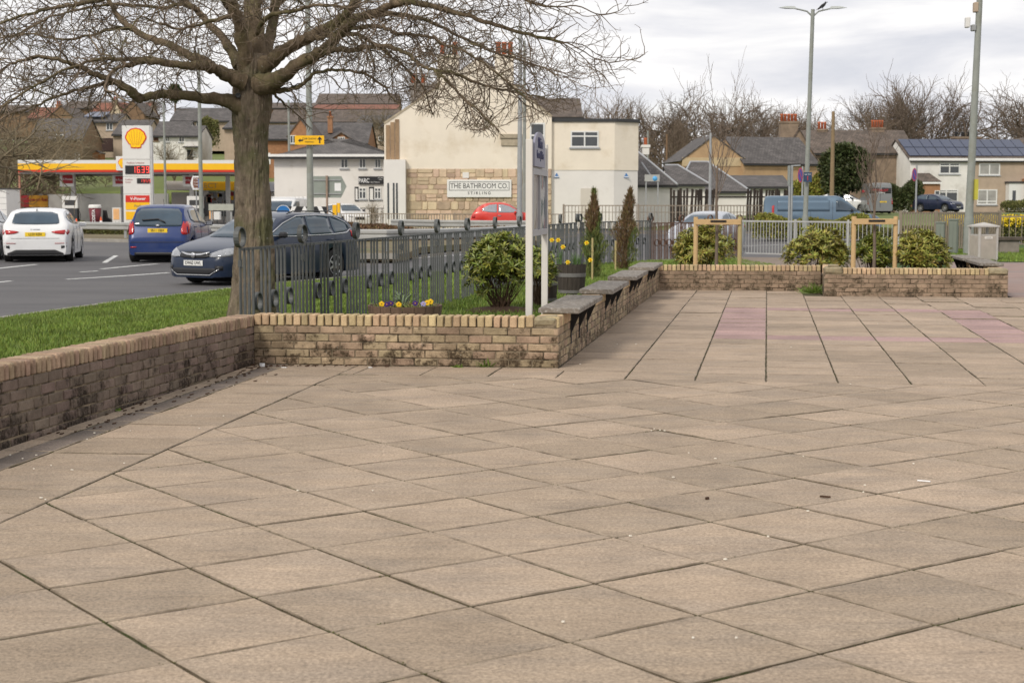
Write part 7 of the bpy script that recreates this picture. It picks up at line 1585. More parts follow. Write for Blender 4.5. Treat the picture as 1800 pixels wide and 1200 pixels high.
# sign seen from behind
Y = 72; t = thing('road_sign', 'large grey back of a road sign with white sticker, on rusty posts', 'road sign', (PX(578, Y), Y, -.02)); k = Y / FPX
mb = MB(); mb.prism([(-24 * k, ZP(347, Y)), (24 * k, ZP(347, Y)), (34 * k, ZP(327, Y)), (25 * k, ZP(309, Y)), (-24 * k, ZP(309, Y))], (0, 0, 0), (1, 0, 0), (0, 0, 1), (0, -.02, 0)); mb.build('board', mat('sign_back_grey', (.26, .29, .26), .6, .1, 3), t)
for z in (317, 341): mb = MB(); mb.bb((-24 * k, -.06, ZP(z, Y)), (24 * k, -.022, ZP(z, Y) + .05)); mb.build('rail', M_galv, t)
mb = MB(); mb.bb((13 * k, -.03, ZP(335, Y)), (26 * k - .05, -.021, ZP(321, Y))); mb.build('sticker', M_chalk, t); mb = MB(); mb.tube([(0, -.10, 0), (0, -.10, ZP(308, Y))], .055, 8); mb.build('post', mat('rusty_post', (.30, .22, .17), .75, .3, 3), t)
# keep left bollard sign, chevrons, yellow signs
Y = 60; t = thing('road_sign', 'round blue sign just above the roof of the dark estate', 'road sign', (PX(501, Y), Y, 0)); mb = MB(); r = 12.5 / FPX * Y; mb.lathe([(.001, -.02), (r, -.02), (r, .02), (.001, .02)], 28, (0, 0, ZP(373, Y)), 'y', smooth=False); mb.build('disc', flat('sign_blue', (.02, .16, .45), .4), t); mb = MB(); mb.lathe([(r * .93, -.026), (r, -.026), (r, -.021), (r * .93, -.021)], 28, (0, 0, ZP(373, Y)), 'y', smooth=False); mb.build('rim', M_chalk, t); mb = MB(); mb.tube([(0, .06, 0), (0, .06, ZP(370, Y))], .04, 8); mb.build('post', M_galv, t)
Y = 66
for px, lb, dr in ((524, 'black and white chevron board left of the lamp column', 1), (561, 'black and white chevron board right of the lamp column', -1)):
    t, ww = panel('chevron_board', lb, 'road sign', px - 16, px + 16, 363, 377, Y, M_ink, .04, True); zc = ZP(370, Y)
    for xo in (-.35, .15): mb = MB(); mb.prism([(xo, -.17), (xo + .18, -.17), (xo + .18 + dr * .17, .17), (xo + dr * .17, .17)], (0, -.026, zc), (1, 0, 0), (0, 0, 1), (0, -.004, 0)); mb.build('chevron', M_chalk, t)
panel('temporary_sign', 'yellow temporary sign on a white frame near the white SUV, front one', 'sign', 587, 594, 360, 378, 74, M_yel, .03, True); panel('temporary_sign', 'yellow temporary sign just behind and right of the other yellow one', 'sign', 594.5, 600, 357, 374, 78, M_yel, .03, True)
t, _ = panel('white_barrier', 'long pale barrier screen between the trunk and the brown sign', 'barrier', 371, 414, 358.5, 370, 80, mat('barrier_grey', (.40, .41, .36), .7), .08, True)
panel('advert_board', 'small orange and white advert board left of the pale barrier', 'advert board', 372, 378, 371, 385, 82, mat('poster_orange', (.8, .45, .2), .5), .1, False); panel('white_box', 'small white box under the pale barrier screen', 'box', 381, 391, 372, 386, 84, M_cwh, .5, False)
# right-hand signs
def disc_sign(lb, px, Y, yc, rpx, rypx, ytop, m, rim):
    t = thing('road_sign', lb, 'road sign', (PX(px, Y), Y, -.02)); rx, ry = rpx / FPX * Y, rypx / FPX * Y; zc = ZP(yc, Y) + .02; n = 24
    for k_, (s_, mm, y0) in enumerate(((1, rim, 0), (.80, m, -.012))): mb = MB(); mb.prism([(math.cos(2 * math.pi * i / n) * rx * s_, math.sin(2 * math.pi * i / n) * ry * s_) for i in range(n)], (0, y0, zc), (1, 0, 0), (0, 0, 1), (0, -.01, 0)); mb.build(('disc', 'face')[k_], mm, t)
    mb = MB(); mb.tube([(-rx * .6, -.03, zc + ry * .6), (rx * .6, -.03, zc - ry * .6)], .02, 4); mb.build('red_bar', rim, t); mb = MB(); mb.tube([(.12, .05, 0), (.12, .05, ZP(ytop, Y))], .045, 8); mb.build('post', M_galv, t)
M_pu = flat('faded_blue', (.08, .07, .26), .5); M_fr = flat('faded_red_rim', (.42, .06, .10), .5)
disc_sign('oblique no stopping sign left of the blue lamp column plate', 1402, 78, 308, 4.5, 13, 292, M_pu, M_fr); disc_sign('faded purple no waiting sign left of the navy SUV', 1600.5, 74, 307, 4.2, 11.5, 290, M_pu, M_fr)
t, ww = panel('road_sign', 'small navy plate with white and red marks on the double lamp column', 'road sign', 1407.5, 1422, 303, 320, 65.7, flat('navy_plate', (.03, .06, .12), .5), .02, False); zc = ZP(311, 65.7); text('lettering', 'NO EXIT', .07, M_chalk, t, (0, -.012, zc + .1), FACE); mb = MB(); mb.bb((-.015, -.014, zc - .15), (.015, -.0102, zc + .03)); mb.build('red_mark', M_red, t)
Y = 62; t = thing('road_sign', 'edge-on sign plate on twin grey posts left of the double lamp column', 'road sign', (PX(1385, Y), Y, -.15)); k = Y / FPX
for x in (-1.5, 2.5): mb = MB(); mb.tube([(x * k, 0, 0), (x * k, 0, ZP(292, Y) + .15)], .045, 8); mb.build('post', M_galv, t)
mb = MB(); mb.bb((-3 * k, -.08, ZP(326, Y) + .15), (-1.9 * k, .3, ZP(291, Y) + .15)); mb.build('plate', mat('sign_back_grey', (.3, .3, .3)), t); mb = MB(); mb.tube([(0, 0, ZP(292, Y) + .15), (17 * k, 0, ZP(291, Y) + .15)], .03, 6); mb.build('arm', M_galv, t)
# parking fee board on bungalow
Y = 99.5; t, _ = panel('parking_sign', 'small grey sign with blue roundel at the eave of the white bungalow', 'sign', 1131, 1157, 307, 319, Y, mat('sign_grey', (.4, .4, .38), .6), .05, True); mb = MB(); mb.lathe([(.001, -.03), (.16, -.03), (.16, -.026)], 16, (.18, 0, ZP(314, Y)), 'y'); mb.build('roundel', mat('sky_blue', (.1, .4, .75), .5), t)

# ================================================================== CRASH BARRIERS, RAILINGS, FENCES
def wbeam(lb, pts, ztop, post_every=3.2, zg=None):
    a0 = pts[0]; t = thing('crash_barrier', lb, 'barrier', (a0.x, a0.y, 0)); prof = [(0, 0), (.055, -.03), (.055, -.10), (0, -.14), (0, -.17), (.055, -.21), (.055, -.28), (0, -.31)]
    vs = []; n = len(prof); m = len(pts)
    for i, p in enumerate(pts):
        d = (pts[min(i + 1, m - 1)] - pts[max(i - 1, 0)]).normalized(); nn = Vector((d.y, -d.x, 0)); nn = nn if nn.y < 0 else -nn
        for o_, z_q in prof: vs.append(p - a0 + nn * o_ + Vector((0, 0, ztop + z_q)))
    mb = MB(); mb.add(vs, [(i * n + k, (i + 1) * n + k, (i + 1) * n + k + 1, i * n + k + 1) for i in range(m - 1) for k in range(n - 1)]); o = mb.build('beam', mat('barrier_steel', (.40, .40, .385), .5, .12, 1.5, metal=.25), t, fix=False)
    md = o.modifiers.new('s', 'SOLIDIFY'); md.thickness = .012
    acc = 0
    for i in range(m - 1):
        L_ = (pts[i + 1] - pts[i]).length; k = max(1, int(L_ / post_every))
        for j in range(k): p = pts[i].lerp(pts[i + 1], j / k) - a0; mb = MB(); mb.bb((-.05, .03, -.1), (.05, .15, ztop - .03)); mb.build('post', M_galv, t, (p.x, p.y, 0))
    return t
def ptl(l): return [Vector((PX(a, b), b, 0)) for a, b in l]
wbeam('near galvanised crash barrier curving along the verge behind the cars', ptl([(-120, 72), (60, 70), (141, 68), (224, 66), (330, 62), (450, 56), (560, 49.5), (620, 47.5), (680, 47), (760, 48.5), (830, 51), (891, 54), (930, 57)]), .76)
wbeam('far crash barrier in front of the stone wall and the red car', ptl([(690, 78), (780, 74), (860, 72), (960, 72)]), .78)
edge2 = ptl([(-160, 68), (60, 66.5), (224, 62.5), (330, 58.5), (450, 52.5), (560, 46), (620, 44.3), (700, 44.2), (720, 46), (740, 52), (850, 58), (960, 62), (960, 71), (700, 76), (400, 80), (100, 80), (-160, 80)])
sheet('verge', [(p.x, p.y) for p in edge2], .10, mat('verge_turf', (.16, .125, .07), .95, .35, .5, dirt=(.12, .13, .05), dirt_s=.5), .2)
mb = MB()
for a, b in zip(edge2[:7], edge2[1:8]):
    d = b - a; k = max(1, int(d.length / .95))
    for i in range(k): p = a + d * ((i + .5) / k); mb.box((p.x, p.y - .07, .05), (d.length / k - .012, .14, .16), rz=math.atan2(d.y, d.x))
tag(mb.build('kerb', M_kerb), kind='structure')
M_railbr = mat('brown_grey_railing', (.26, .215, .165), .7, .15, 3); M_railgy = mat('galvanised_railing', (.40, .405, .40), .55, .12, 3)
def guard(lb, pts, h, m, gap=.11, post=2.0, zb=-.1, rails=(.0,), low=.12, bt=.016, pw=.05):
    a0 = pts[0]; t = thing('guardrail', lb, 'railing', (a0.x, a0.y, zb)); bars = MB(); rl = MB()
    for a, b in zip(pts[:-1], pts[1:]):
        d = b - a; L_ = d.length; rz = math.atan2(d.y, d.x); c = (a + b) / 2 - a0; rl2 = [(h - .02, .05)] + [(h - r_, .03) for r_ in rails if r_] + [(low, .04)]
        for z, th in rl2: mb = MB(); mb.box((c.x, c.y, z), (L_, th * .8, th), rz); mb.build('rail', m, t)
        n = int(L_ / gap)
        for i in range(n): p = a + d * ((i + .5) / n) - a0; bars.box((p.x, p.y, (h + low) / 2), (bt, bt, h - low - .04), rz)
        k = max(1, round(L_ / post))
        for i in range(k + (1 if b is pts[-1] else 0)): p = a + d * (i / k) - a0; mb = MB(); mb.box((0, 0, h / 2 + .02), (pw, pw, h + .06), 0); mb.build('post', m, t, (p.x, p.y, 0), rz)
    tag(bars.build('bars', m, t, fix=False), kind='stuff'); return t
guard('pale galvanised pedestrian guardrail behind the rounded bush', ptl([(1301, 47.5), (1395, 46), (1487, 44.5), (1575, 44)]), 1.12, M_railgy, zb=-.08)
guard('brown grey railing in front of the white extension and the timber fence', ptl([(990, 77), (1120, 76), (1240, 76), (1345, 77)]), 1.5, M_railbr, .17, 2.6, zb=0, rails=(.35,), bt=.03, pw=.08)
guard('thin railing at the foot of the stone wall', ptl([(600, 95), (720, 92), (800, 90), (990, 88)]), 1.0, M_railbr, .2, 2.6, zb=0, bt=.03)
guard('old brown grey railing behind the bushes at the right', ptl([(1578, 50), (1640, 50), (1700, 50.5), (1751, 51)]), 1.28, M_railbr, .085, 2.0, zb=0, rails=(.0,), bt=.04, pw=.09)
guard('pale low railing before the yellow flowers at the right edge', ptl([(1752, 55), (1840, 55)]), 1.12, M_railbr, .2, 1.3, zb=0, bt=.02)
guard('metal terrace railing in front of the white hip roofed shop', ptl([(618, 106), (692, 104)]), 1.3, M_dark, .35, 1.6, zb=0, bt=.03)
# dark timber fence, each board
M_fence = mat('dark_fence_board', (.035, .026, .02), .85, .35, 2, rnd=.35)
ft = thing('timber_fence', 'dark leaning board fence between the bungalow and the pale blue van', 'fence', (PX(1178, 84), 84, 0)); mbf = MB(); mbf.bb((-.06, -.012, .0), (.06, .012, 1.0)); BD = mbf.mesh('board', M_fence); rr = random.Random(8); x = 0; k = 84 / FPX
while x < 207 * k:
    if not (2.2 * 1 < x < 4.0): o = put('board', BD, ft, (x, rr.uniform(-.02, .02), .05)); o.scale = (1, 1, ZP(333.5, 84) + rr.uniform(-.08, .04)); o.rotation_euler = (0, rr.uniform(-.03, .09), 0)
    x += .137
for z in (.7, 1.9): mb = MB(); mb.bb((0, .02, z), (207 * k, .06, z + .08)); mb.build('rail', M_fence, ft)

# ================================================================== BIN, CABINETS, STONE BENCH
M_bin = mat('bin_cast', (.44, .42, .39), .7, .12, 5); M_binp = mat('bin_slatted_panel', (.42, .38, .33), .75, .12, 4)
bn = thing('litter_bin', 'pale grey square litter bin with pyramid lid and open windows, beside the lamp column', 'litter bin', (PX(1723.5, 41.8), 41.8, 0.0), R(13))
w_ = .52; H_ = 1.0
for sx in (-1, 1):
    for sy in (-1, 1): mb = MB(); mb.box((sx * w_ / 2, sy * w_ / 2, H_ * .46), (.06, .06, H_ * .92), bev=.008); mb.build('corner_post', M_bin, bn)
for (x, y, a, b) in ((0, -w_ / 2, w_ - .062, .02), (0, w_ / 2, w_ - .062, .02), (-w_ / 2, 0, .02, w_ - .062), (w_ / 2, 0, .02, w_ - .062)):
    mb = MB(); mb.box((x, y, .36), (a, b, .66)); p_ = mb.build('side_panel', M_binp, bn)
    for i in range(11):
        o_ = (i + .5) / 11 - .5; mb = MB(); mb.box((x + (o_ * (w_ - .08) if a > b else math.copysign(.014, x)), y + (o_ * (w_ - .08) if b > a else math.copysign(.014, y)), .36), ((.026, .010, .62) if a > b else (.010, .026, .62))); mb.build('slat', M_binp, p_)
    mb = MB(); mb.box((x, y, .71), (a, b, .035)); mb.build('opening_sill', M_bin, bn)
mb = MB(); mb.box((0, -w_ / 2 - .02, .635), (.24, .012, .07), bev=.003); pl2 = mb.build('name_plate', M_cream, bn); text('lettering', 'LITTER', .045, M_galv, pl2, (0, -w_ / 2 - .027, .635), FACE, .002)
mb = MB(); mb.box((0, 0, .40), (.40, .40, .6)); mb.build('liner', M_dark, bn); e_ = w_ / 2 + .05
mb = MB(); mb.add([(-e_, -e_, .92), (e_, -e_, .92), (e_, e_, .92), (-e_, e_, .92), (-e_, -e_, .955), (e_, -e_, .955), (e_, e_, .955), (-e_, e_, .955), (0, 0, 1.05)], [(0, 3, 2, 1), (0, 1, 5, 4), (1, 2, 6, 5), (2, 3, 7, 6), (3, 0, 4, 7), (4, 5, 8), (5, 6, 8), (6, 7, 8), (7, 4, 8)]); mb.build('lid', M_bin, bn)
M_cab = mat('green_grey_cabinet', (.20, .225, .19), .6, .1, 2); Y = 47
for x0, x1, y0, d_, lb in ((1640, 1661.5, 391, .3, 'lower green grey utility cabinet behind the yellow green bush'), (1662.5, 1684, 386, .5, 'taller green grey utility cabinet left of the thick lamp column')):
    c = thing('utility_cabinet', lb, 'cabinet', (PX(x0, Y), Y, -.02), R(-20)); ww = PX(x1, Y) - PX(x0, Y); hh = ZP(y0, Y); mb = MB(); mb.bb((0, 0, 0), (ww * .7, d_, hh), bev=.015); mb.build('case', M_cab, c); mb = MB(); mb.bb((-.02, -.02, hh + .002), (ww * .7 + .02, d_ + .02, hh + .04)); mb.build('lid', M_cab, c)
    mb = MB(); mb.bb((.03, -.016, .08), (ww * .34, -.003, hh - .06)); mb.bb((ww * .36, -.016, .08), (ww * .7 - .03, -.003, hh - .06)); mb.build('door', M_cab, c)
sheet('lawn', [(10.8, 41.5), (17.5, 40.4), (26, 38), (30, 60), (13, 62), (10.5, 50)], .0, M_lawn); LW = [(11.2, 41.6), (17.5, 40.5), (22, 39.5), (22, 52), (12.5, 53), (11.2, 50)]
grass('grass', LW, 60000, .0, .07, .018)
t = thing('stone_bench', 'low dark slab bench on stone legs right of the litter bin', 'bench', (PX(1744, 48), 48, 0)); ww = PX(1790, 48) - PX(1744, 48); mb = MB(); mb.bb((-.05, -.25, .42), (ww, .25, .52), bev=.01); mb.build('slab', mat('dark_slab', (.10, .08, .065), .9, .3, 5), t)
mb = MB(); mb.bb((.10, -.18, 0), (ww - .12, .18, .418)); mb.build('stone_base', mat('stone_base', (.23, .2, .17), .9, .3, 3), t)
# debris and small plants
M_pale = flat('pale_litter', (.75, .70, .6), .7); rr = random.Random(31)
def lit(name, px, py, sx, sy, lb, m, ang=0, cat='litter', h=.006):
    p = G(px, py, .003); mb = MB(); n = 7; mb.prism([(math.cos(2 * math.pi * i / n) * sx * rr.uniform(.7, 1.1), math.sin(2 * math.pi * i / n) * sy * rr.uniform(.7, 1.1)) for i in range(n)], (0, 0, 0), (1, 0, 0), (0, 1, 0), (0, 0, h)); o = mb.build(name, m, None, p, ang); tag(o, lb, cat); return o
p = G(1624, 845, .008); mb = MB(); mb.tube([(-.035, 0, 0), (.035, 0, 0)], .004, 8); o = mb.build('cigarette_end', M_chalk, None, p, -.5); tag(o, 'white cigarette end lying alone on the slabs at the right', 'cigarette end')
lit('leaf', 1243, 877, .018, .008, 'small dark curled leaf on a slab in the middle distance', M_soil, .8, 'leaf', .012); lit('leaf', 1450, 874, .035, .006, 'thin dark leaf stalk on a slab right of the small curled leaf', M_soil, -.4, 'leaf', .010)
specks = MB()
pts_ = [(72, 875), (80, 878), (60, 824), (126, 826), (218, 814), (1108, 942), (1294, 1121), (1218, 1121), (655, 862), (990, 1093), (1160, 756), (1150, 754), (1168, 757), (1145, 757), (1183, 839), (1211, 796), (1258, 806), (1520, 853), (1606, 815), (1412, 802), (1350, 943), (1420, 898), (1518, 865), (1580, 866), (1275, 983), (1495, 675), (1706, 670), (1391, 610), (1543, 569), (1605, 571), (523, 862), (153, 772), (166, 761), (229, 757), (336, 731), (350, 753), (393, 731), (410, 678), (470, 671), (1085, 605), (1118, 605), (903, 676), (1020, 640), (18, 800), (40, 806), (64, 800), (90, 818)]
for px, py in pts_:
    p = G(px, py, .004); s_ = rr.uniform(.004, .009); specks.prism([(math.cos(2 * math.pi * i / 6) * s_ * rr.uniform(.6, 1.3), math.sin(2 * math.pi * i / 6) * s_ * rr.uniform(.5, 1.1)) for i in range(6)], p, (1, 0, 0), (0, 1, 0), (0, 0, .005))
tag(specks.build('litter_specks', M_pale), kind='stuff')
dm_ = MB()
for k in range(150):
    t_ = rr.random() ** 1.6; s0 = 8.4 * 0 + 5.15 - t_ * 4.5; a = WL0 + WLd * s0 + WLn * abs(rr.gauss(.0, .13) + .10); 
    if k % 3 == 0: a = FA + Vector((rr.uniform(0, 1.3), -.14 - abs(rr.gauss(.04, .05)), 0))
    s_ = rr.uniform(.006, .02); dm_.prism([(math.cos(2 * math.pi * i / 5 + k) * s_, math.sin(2 * math.pi * i / 5 + k) * s_ * .5) for i in range(5)], (a.x, a.y, .003), (1, 0, .2), (0, 1, 0), (0, 0, .008))
tag(dm_.build('dead_leaf_debris', M_soil), kind='stuff')
lit('paper_scrap', 461, 644, .03, .022, 'crumpled white paper scrap in the corner where the two near walls meet', M_chalk, .3, 'litter', .03); lit('paper_scrap', 500, 646, .03, .012, 'flat white scrap just right of the crumpled paper in the corner', M_chalk, .2, 'litter'); lit('paper_scrap', 651, 646, .022, .012, 'small white scrap at the foot of the front wall', M_chalk, .2, 'litter')
# joint moss
mm = []; rs3 = np.random.RandomState(4)
for poly, mi in slabs[:300]:
    n = len(poly)
    for i in range(n):
        a, b = poly[i], poly[(i + 1) % n]; L_ = (b - a).length; kk = rs3.poisson(L_ * 60 * (.25 + 1.5 * max(0, math.sin(a.x * 3.1 + a.y * 1.7)) ** 2))
        for _ in range(kk): t_ = rs3.beta(.6, .6); p = a + (b - a) * t_; mm.append((p.x + rs3.normal() * .005, p.y + rs3.normal() * .005, -.006))
mm = np.array(mm); n = len(mm); me = cloud_mesh('joint_moss', mm, unit(n) * [1, 1, .35] + [0, 0, .25], np.tile([0, 0, 1.], (n, 1)), rs3.uniform(.004, .012, n), rs3.uniform(.003, .007, n), mat('moss', (.075, .075, .02), .95, .4, 9, island=.5, hue=.03)); tag(put('joint_moss', me), kind='stuff')
def weed(px, py, lb, n, r, h, sd):
    p = G(px, py, 0); rq = np.random.RandomState(sd); b = np.stack([rq.normal(0, r * .5, n), rq.normal(0, r * .25, n), np.zeros(n)], 1); d = rq.normal(size=(n, 3)) * [1, .8, .3] + [0, 0, .8]
    o = put('weed', cloud_mesh('weed', b, d, unit(n), rq.uniform(.5, 1.2, n) * h, rq.uniform(.008, .016, n), mat('weed_leaf', (.13, .20, .03), .6, .3, 5, island=.3))); o.location = p; tag(o, lb, 'weed')
weed(851, 645, 'small green weed at the foot of the front brick wall', 70, .06, .09, 1); weed(806, 646, 'tiny weed left of the larger one at the front wall', 26, .04, .05, 2); weed(1431, 516, 'bright green weed clump in the corner left of the stepped wall end', 240, .20, .22, 3); weed(205, 722, 'little weed tuft by the gutter of the left wall', 20, .03, .03, 4)

# ================================================================== HEDGES AND BACKGROUND TREES
def hedge(name, lb, p0, p1, h, d, n, m, z=0., seed=1, lf=.12, cat='hedge'):
    rq = np.random.RandomState(seed); L_ = (p1 - p0).length; u = (p1 - p0).normalized(); v = Vector((-u.y, u.x, 0)); s = rq.uniform(0, L_, n); a = rq.uniform(0, math.pi, n); bump = 1 + .14 * np.sin(s * 1.1 + seed) + .08 * np.sin(s * 3.3)
    r = np.sqrt(rq.uniform(.45, 1, n)); y = np.cos(a) * d / 2 * r * bump; zz = z + np.sin(a) ** .6 * h * bump * (.55 + .45 * r); X_ = p0.x + u.x * s + v.x * y; Y_ = p0.y + u.y * s + v.y * y
    dd = rq.normal(size=(n, 3)) + np.stack([v.x * np.cos(a), v.y * np.cos(a), np.sin(a)], 1); o = put(name, cloud_mesh(name, np.stack([X_, Y_, zz], 1), dd, unit(n), rq.uniform(.6, 1.2, n) * lf, rq.uniform(.4, .7, n) * lf, m)); tag(o, lb, cat); return o
M_ever = mat('dark_evergreen_leaf', (.06, .075, .025), .6, .35, .6, island=.45, hue=.03); M_brownv = mat('brown_heather', (.17, .105, .055), .9, .35, .5, island=.4, hue=.03); M_box = mat('verge_green', (.16, .16, .05), .8, .3, .5, island=.4, hue=.03)
hedge('hedge', 'low yellow green hedge in front of the pale blue van', *ptl([(1330, 68), (1520, 66)]), .95, 1.8, 15000, M_hedge, 0.0, 2, .14)
hedge('hedge', 'lower green hedge strip running on behind the guardrail', *ptl([(1500, 66), (1660, 64)]), .6, 1.6, 6000, M_box, 0.0, 3, .13)
hedge('hedge', 'yellow flowered planting behind the railing at the right edge', *ptl([(1655, 60), (1830, 60)]), .95, 2.2, 13000, M_box, 0, 4, .13, 'planting')
rq = np.random.RandomState(6); n = 2200; s = rq.uniform(0, 1, n); pA, pB = ptl([(1655, 59.3), (1830, 59.3)]); pos_ = np.stack([pA.x + (pB.x - pA.x) * s, 59.1 + rq.uniform(-.4, .8, n), .72 + rq.uniform(0, .4, n)], 1)
tag(put('yellow_flowers', cloud_mesh('yellow_flowers', pos_, unit(n), unit(n), rq.uniform(.05, .11, n), rq.uniform(.05, .1, n), flat('flower_yellow', (.8, .6, .02), .6))), kind='stuff')
hedge('hedge', 'brown heathery planting on the verge behind the near crash barrier', *ptl([(585, 60), (690, 62)]), .62, 2.0, 8000, M_brownv, .05, 7, .13, 'planting'); hedge('hedge', 'brown and green low planting between the two crash barriers', *ptl([(690, 62), (880, 66)]), .45, 2.0, 9000, M_brownv, .05, 8, .13, 'planting')
hedge('hedge', 'straggly brown planting below the fuel price sign', *ptl([(135, 76), (345, 73)]), .55, 1.4, 9000, M_box, .05, 9, .14, 'planting'); hedge('hedge', 'tall green clipped hedge behind the grey van', *ptl([(1552, 146), (1612, 146)]), ZP(322, 146) - .9, 2.5, 7000, M_ever, .85, 10, .3)
hedge('hedge', 'mid green hedge behind the blue plate on the lamp column', *ptl([(1386, 130), (1450, 130)]), ZP(317, 130) - .7, 3, 5000, M_hedge, .7, 11, .3); hedge('hedge', 'thin garden hedge in front of the beige semi at the right edge', *ptl([(1755, 140), (1830, 140)]), .9, 1.2, 3500, M_box, .85, 12, .2)
hedge('hedge', 'bushy green band on the bank behind the white house', *ptl([(362, 176), (388, 176)]), 3.0, 3.0, 2500, M_box, ZP(262, 176), 13, .3, 'bush')
def blob(name, lb, px, Y, yc, rpx, rypx, n, m, seed, lf=.35):
    rq = np.random.RandomState(seed); nC = 26; cc = rq.normal(size=(nC, 3)); cc /= np.linalg.norm(cc, axis=1, keepdims=True); rx, ry = rpx / FPX * Y, rypx / FPX * Y; k = rq.randint(0, nC, n); d = rq.normal(size=(n, 3)); d /= np.linalg.norm(d, axis=1, keepdims=True)
    p = cc[k] * .62 + d * rq.uniform(.26, .42, (n, 1)); p *= [rx, rx * .8, ry]; t = thing(name, lb, 'tree', (PX(px, Y), Y, .7)); zc = ZP(yc, Y) - .7
    put('crown', cloud_mesh('crown', p + [0, 0, zc], d + rq.normal(size=(n, 3)) * .5, unit(n), rq.uniform(.6, 1.2, n) * lf, rq.uniform(.4, .6, n) * lf, m), t); mb = MB(); mb.tube([(0, 0, -.5), (0, 0, zc)], [.3, .15], 8); mb.build('trunk', M_twig, t)
blob('evergreen_tree', 'dense dark evergreen tree behind the timber telegraph pole', 1481, 128, 301, 46, 47, 11000, M_ever, 21); blob('evergreen_tree', 'little dark conifer on the left skyline above the terraces', 316, 250, 163, 10, 16, 1200, M_ever, 22, .6)

M_bgt = mat('distant_bark', (.165, .125, .095), .95, .25, 1); M_bgt2 = mat('distant_brown_twigs', (.20, .15, .11), .95, .25, 1); M_bgt3 = mat('near_olive_twigs', (.20, .16, .10), .95, .25, 1, island=.3)
def tree_proto(seed, h, spread, levels, m, tw_r, lean=0., low=.22, dens=1.0, up=.35):
    rq = random.Random(seed); tk = MB(); cr_ = MB()
    def add(mbx, pts, r0, r1, n=3):
        o = len(mbx.v); t = (pts[-1] - pts[0]).normalized(); upv = t.orthogonal().normalized(); b = t.cross(upv); N = len(pts)
        for i, p in enumerate(pts):
            r = r0 + (r1 - r0) * i / (N - 1)
            for k in range(n): a = 2 * math.pi * k / n; q_ = p + (upv * math.cos(a) + b * math.sin(a)) * r; mbx.v.append(tuple(q_))
        for i in range(N - 1):
            for k in range(n): mbx.f.append((o + i * n + k, o + i * n + (k + 1) % n, o + (i + 1) * n + (k + 1) % n, o + (i + 1) * n + k)); mbx.m.append(0); mbx.sm.append(True)
    def go(p, d, ln, r, lv):
        n = 5 if lv < 3 else 3; pts = [p]; q_ = p; d = d.normalized()
        for i in range(n):
            d = (d + Vector((rq.gauss(0, .16), rq.gauss(0, .16), rq.gauss(0, .10) + up * .12))).normalized(); q_ = q_ + d * ln / n; pts.append(q_)
            if lv < levels and (i or lv):
                for _ in range(2 if rq.random() < .35 * dens else 1):
                    s_ = d.cross(Vector((rq.gauss(0, 1), rq.gauss(0, 1), rq.gauss(0, 1)))).normalized(); go(q_, d * .85 + s_ * spread * rq.uniform(.7, 1.15), ln * rq.uniform(.52, .72), max(r * .55, tw_r), lv + 1)
        add(tk if lv == 0 else cr_, pts, r, max(r * .5, tw_r * .7), 7 if lv == 0 else (5 if lv == 1 else 3))
    pts = [Vector((0, 0, -1.0)), Vector((0, 0, h * low * .5)), Vector((lean, 0, h * low))]; add(tk, pts, h * .022, h * .017, 8)
    for k in range(4): a = k * 1.57 + rq.uniform(-.4, .4); go(pts[-1], Vector((math.cos(a) * spread * .75, math.sin(a) * spread * .75, 1)), h * .36, h * .011, 0 if k == 0 else 1)
    return tk.mesh('trunk', m), cr_.mesh('crown', m)
protos = [tree_proto(1, 18, .60, 4, M_bgt, .017, up=.28, dens=1.2), tree_proto(2, 18, .82, 4, M_bgt, .017, low=.16, dens=1.0, up=.26), tree_proto(3, 16, .64, 4, M_bgt2, .014, dens=.7, low=.14, up=.26), tree_proto(7, 9, .9, 4, M_bgt3, .011, dens=.9, low=.08, up=.15)]
print('tree faces', [len(p[1].polygons) for p in protos])
def bgtree(lb, px, Y, ytop, pi, sx=1., group='bare trees on the skyline', zb=None, rz=0, name='bare_tree', H=None):
    zb = T(PX(px, Y), Y) if zb is None else zb; me_t, me_c = protos[pi]; hm = max(v.co.z for v in me_c.vertices); h_ = ZP(ytop, Y) - zb; s_ = h_ / hm
    t = thing(name, lb, 'tree', (PX(px, Y), Y, zb), rz, group); t.scale = (s_ * sx, s_ * sx, s_); put('trunk', me_t, t); put('crown', me_c, t); return t
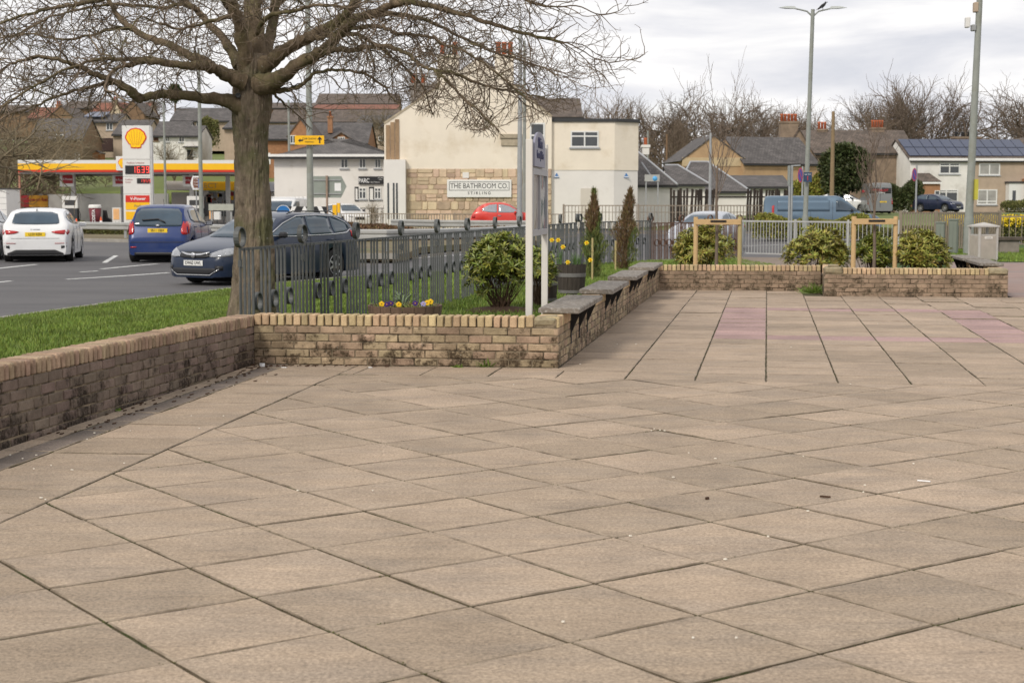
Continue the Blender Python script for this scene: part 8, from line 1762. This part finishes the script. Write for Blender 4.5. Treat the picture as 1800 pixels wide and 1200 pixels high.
TR = [(960, 176, 150, 2, 1.1, 'leftmost bare tree behind the shop roof ridge'), (1010, 205, 158, 2, 1, 'bare tree over the left end of the flat extension'), (1045, 190, 172, 2, 1, 'small brown bare tree above the extension roof'), (1075, 220, 162, 0, .9, 'thin grey tree over the extension window'), (1110, 200, 143, 2, 1.1, 'fine twigged broad tree above the extension corner'),
      (1150, 215, 170, 2, 1.0, 'brownish bare tree behind the bungalow ridge'), (1182, 185, 182, 2, .9, 'low brown tree in front of the steep old roof'), (1228, 200, 138, 1, .95, 'large open crowned bare tree behind the left hip roof'), (1262, 230, 168, 2, 1, 'brown tree between the two largest skyline trees'), (1290, 215, 190, 2, 1, 'low tree behind the tan house ridge'),
      (1322, 205, 147, 1, .95, 'large bare tree above the tan house chimney'), (1352, 220, 172, 2, 1, 'brown tree left of the big terracotta chimney'), (1385, 230, 165, 2, 1, 'tree just behind the big terracotta chimney'), (1425, 250, 185, 0, .9, 'faint tree right of the double lamp column'), (1445, 245, 198, 2, .9, 'small tree near the three pot chimney'),
      (1523, 190, 168, 2, .9, 'left shoulder tree of the big group above the stone house'), (1550, 200, 140, 2, .8, 'tree rising left in the big group above the stone house'), (1578, 195, 124, 0, 1.0, 'tallest tree of the big group above the stone house'), (1612, 205, 126, 0, .9, 'tall upright tree right of the tallest in the big group'), (1650, 200, 132, 1, .85, 'right spreading tree of the big group over the solar roof'),
      (1800, 190, 130, 1, 1.0, 'bare tree at the right edge beyond the white semi'), (775, 150, 48, 0, .8, 'faint tall tree behind the shop chimneys'), (690, 170, 168, 3, 1, 'scrubby tree in front of the beige flats'), (270, 300, 148, 1, 1.0, 'faint round tree on the far left skyline'), (155, 290, 142, 1, .9, 'faint bare tree at the left skyline among the branches'), (420, 300, 150, 1, 1, 'faint tree behind the big trunk on the skyline')]
for i, (px, Y, yt, pi, sx, lb) in enumerate(TR): bgtree(lb, px, Y, yt - (14 if pi < 2 and px > 900 else 0), pi, sx * .9, rz=i * 1.3)
for i, (px, Y, yt, sx, lb) in enumerate([(8, 122, 175, 1.1, 'dense brown scrub tree at the left edge by the panelled block'), (55, 134, 190, 1.1, 'brown scrub tree rising behind the left end of the canopy'), (-45, 96, 130, 1.2, 'tall scrub tree just beyond the left edge'), (100, 140, 215, 1.0, 'scrub tree on the bank before the brown house'), (28, 128, 205, 1.1, 'scrub tree behind the retaining wall far left'),
        (312, 146, 238, .9, 'small bare tree in front of the white terraced houses'), (192, 145, 300, 1.2, 'low twiggy shrub on the grass bank behind the canopy'), (620, 128, 262, .8, 'small garden tree beside the PARC sign'), (662, 104, 348, .6, 'little bare shrub on the terrace of the white shop')]):
    bgtree(lb, px, Y, yt, 3, sx, 'scrubby bare trees on the left bank', rz=i * 2.1, zb=(None if Y > 137.5 else -.1))
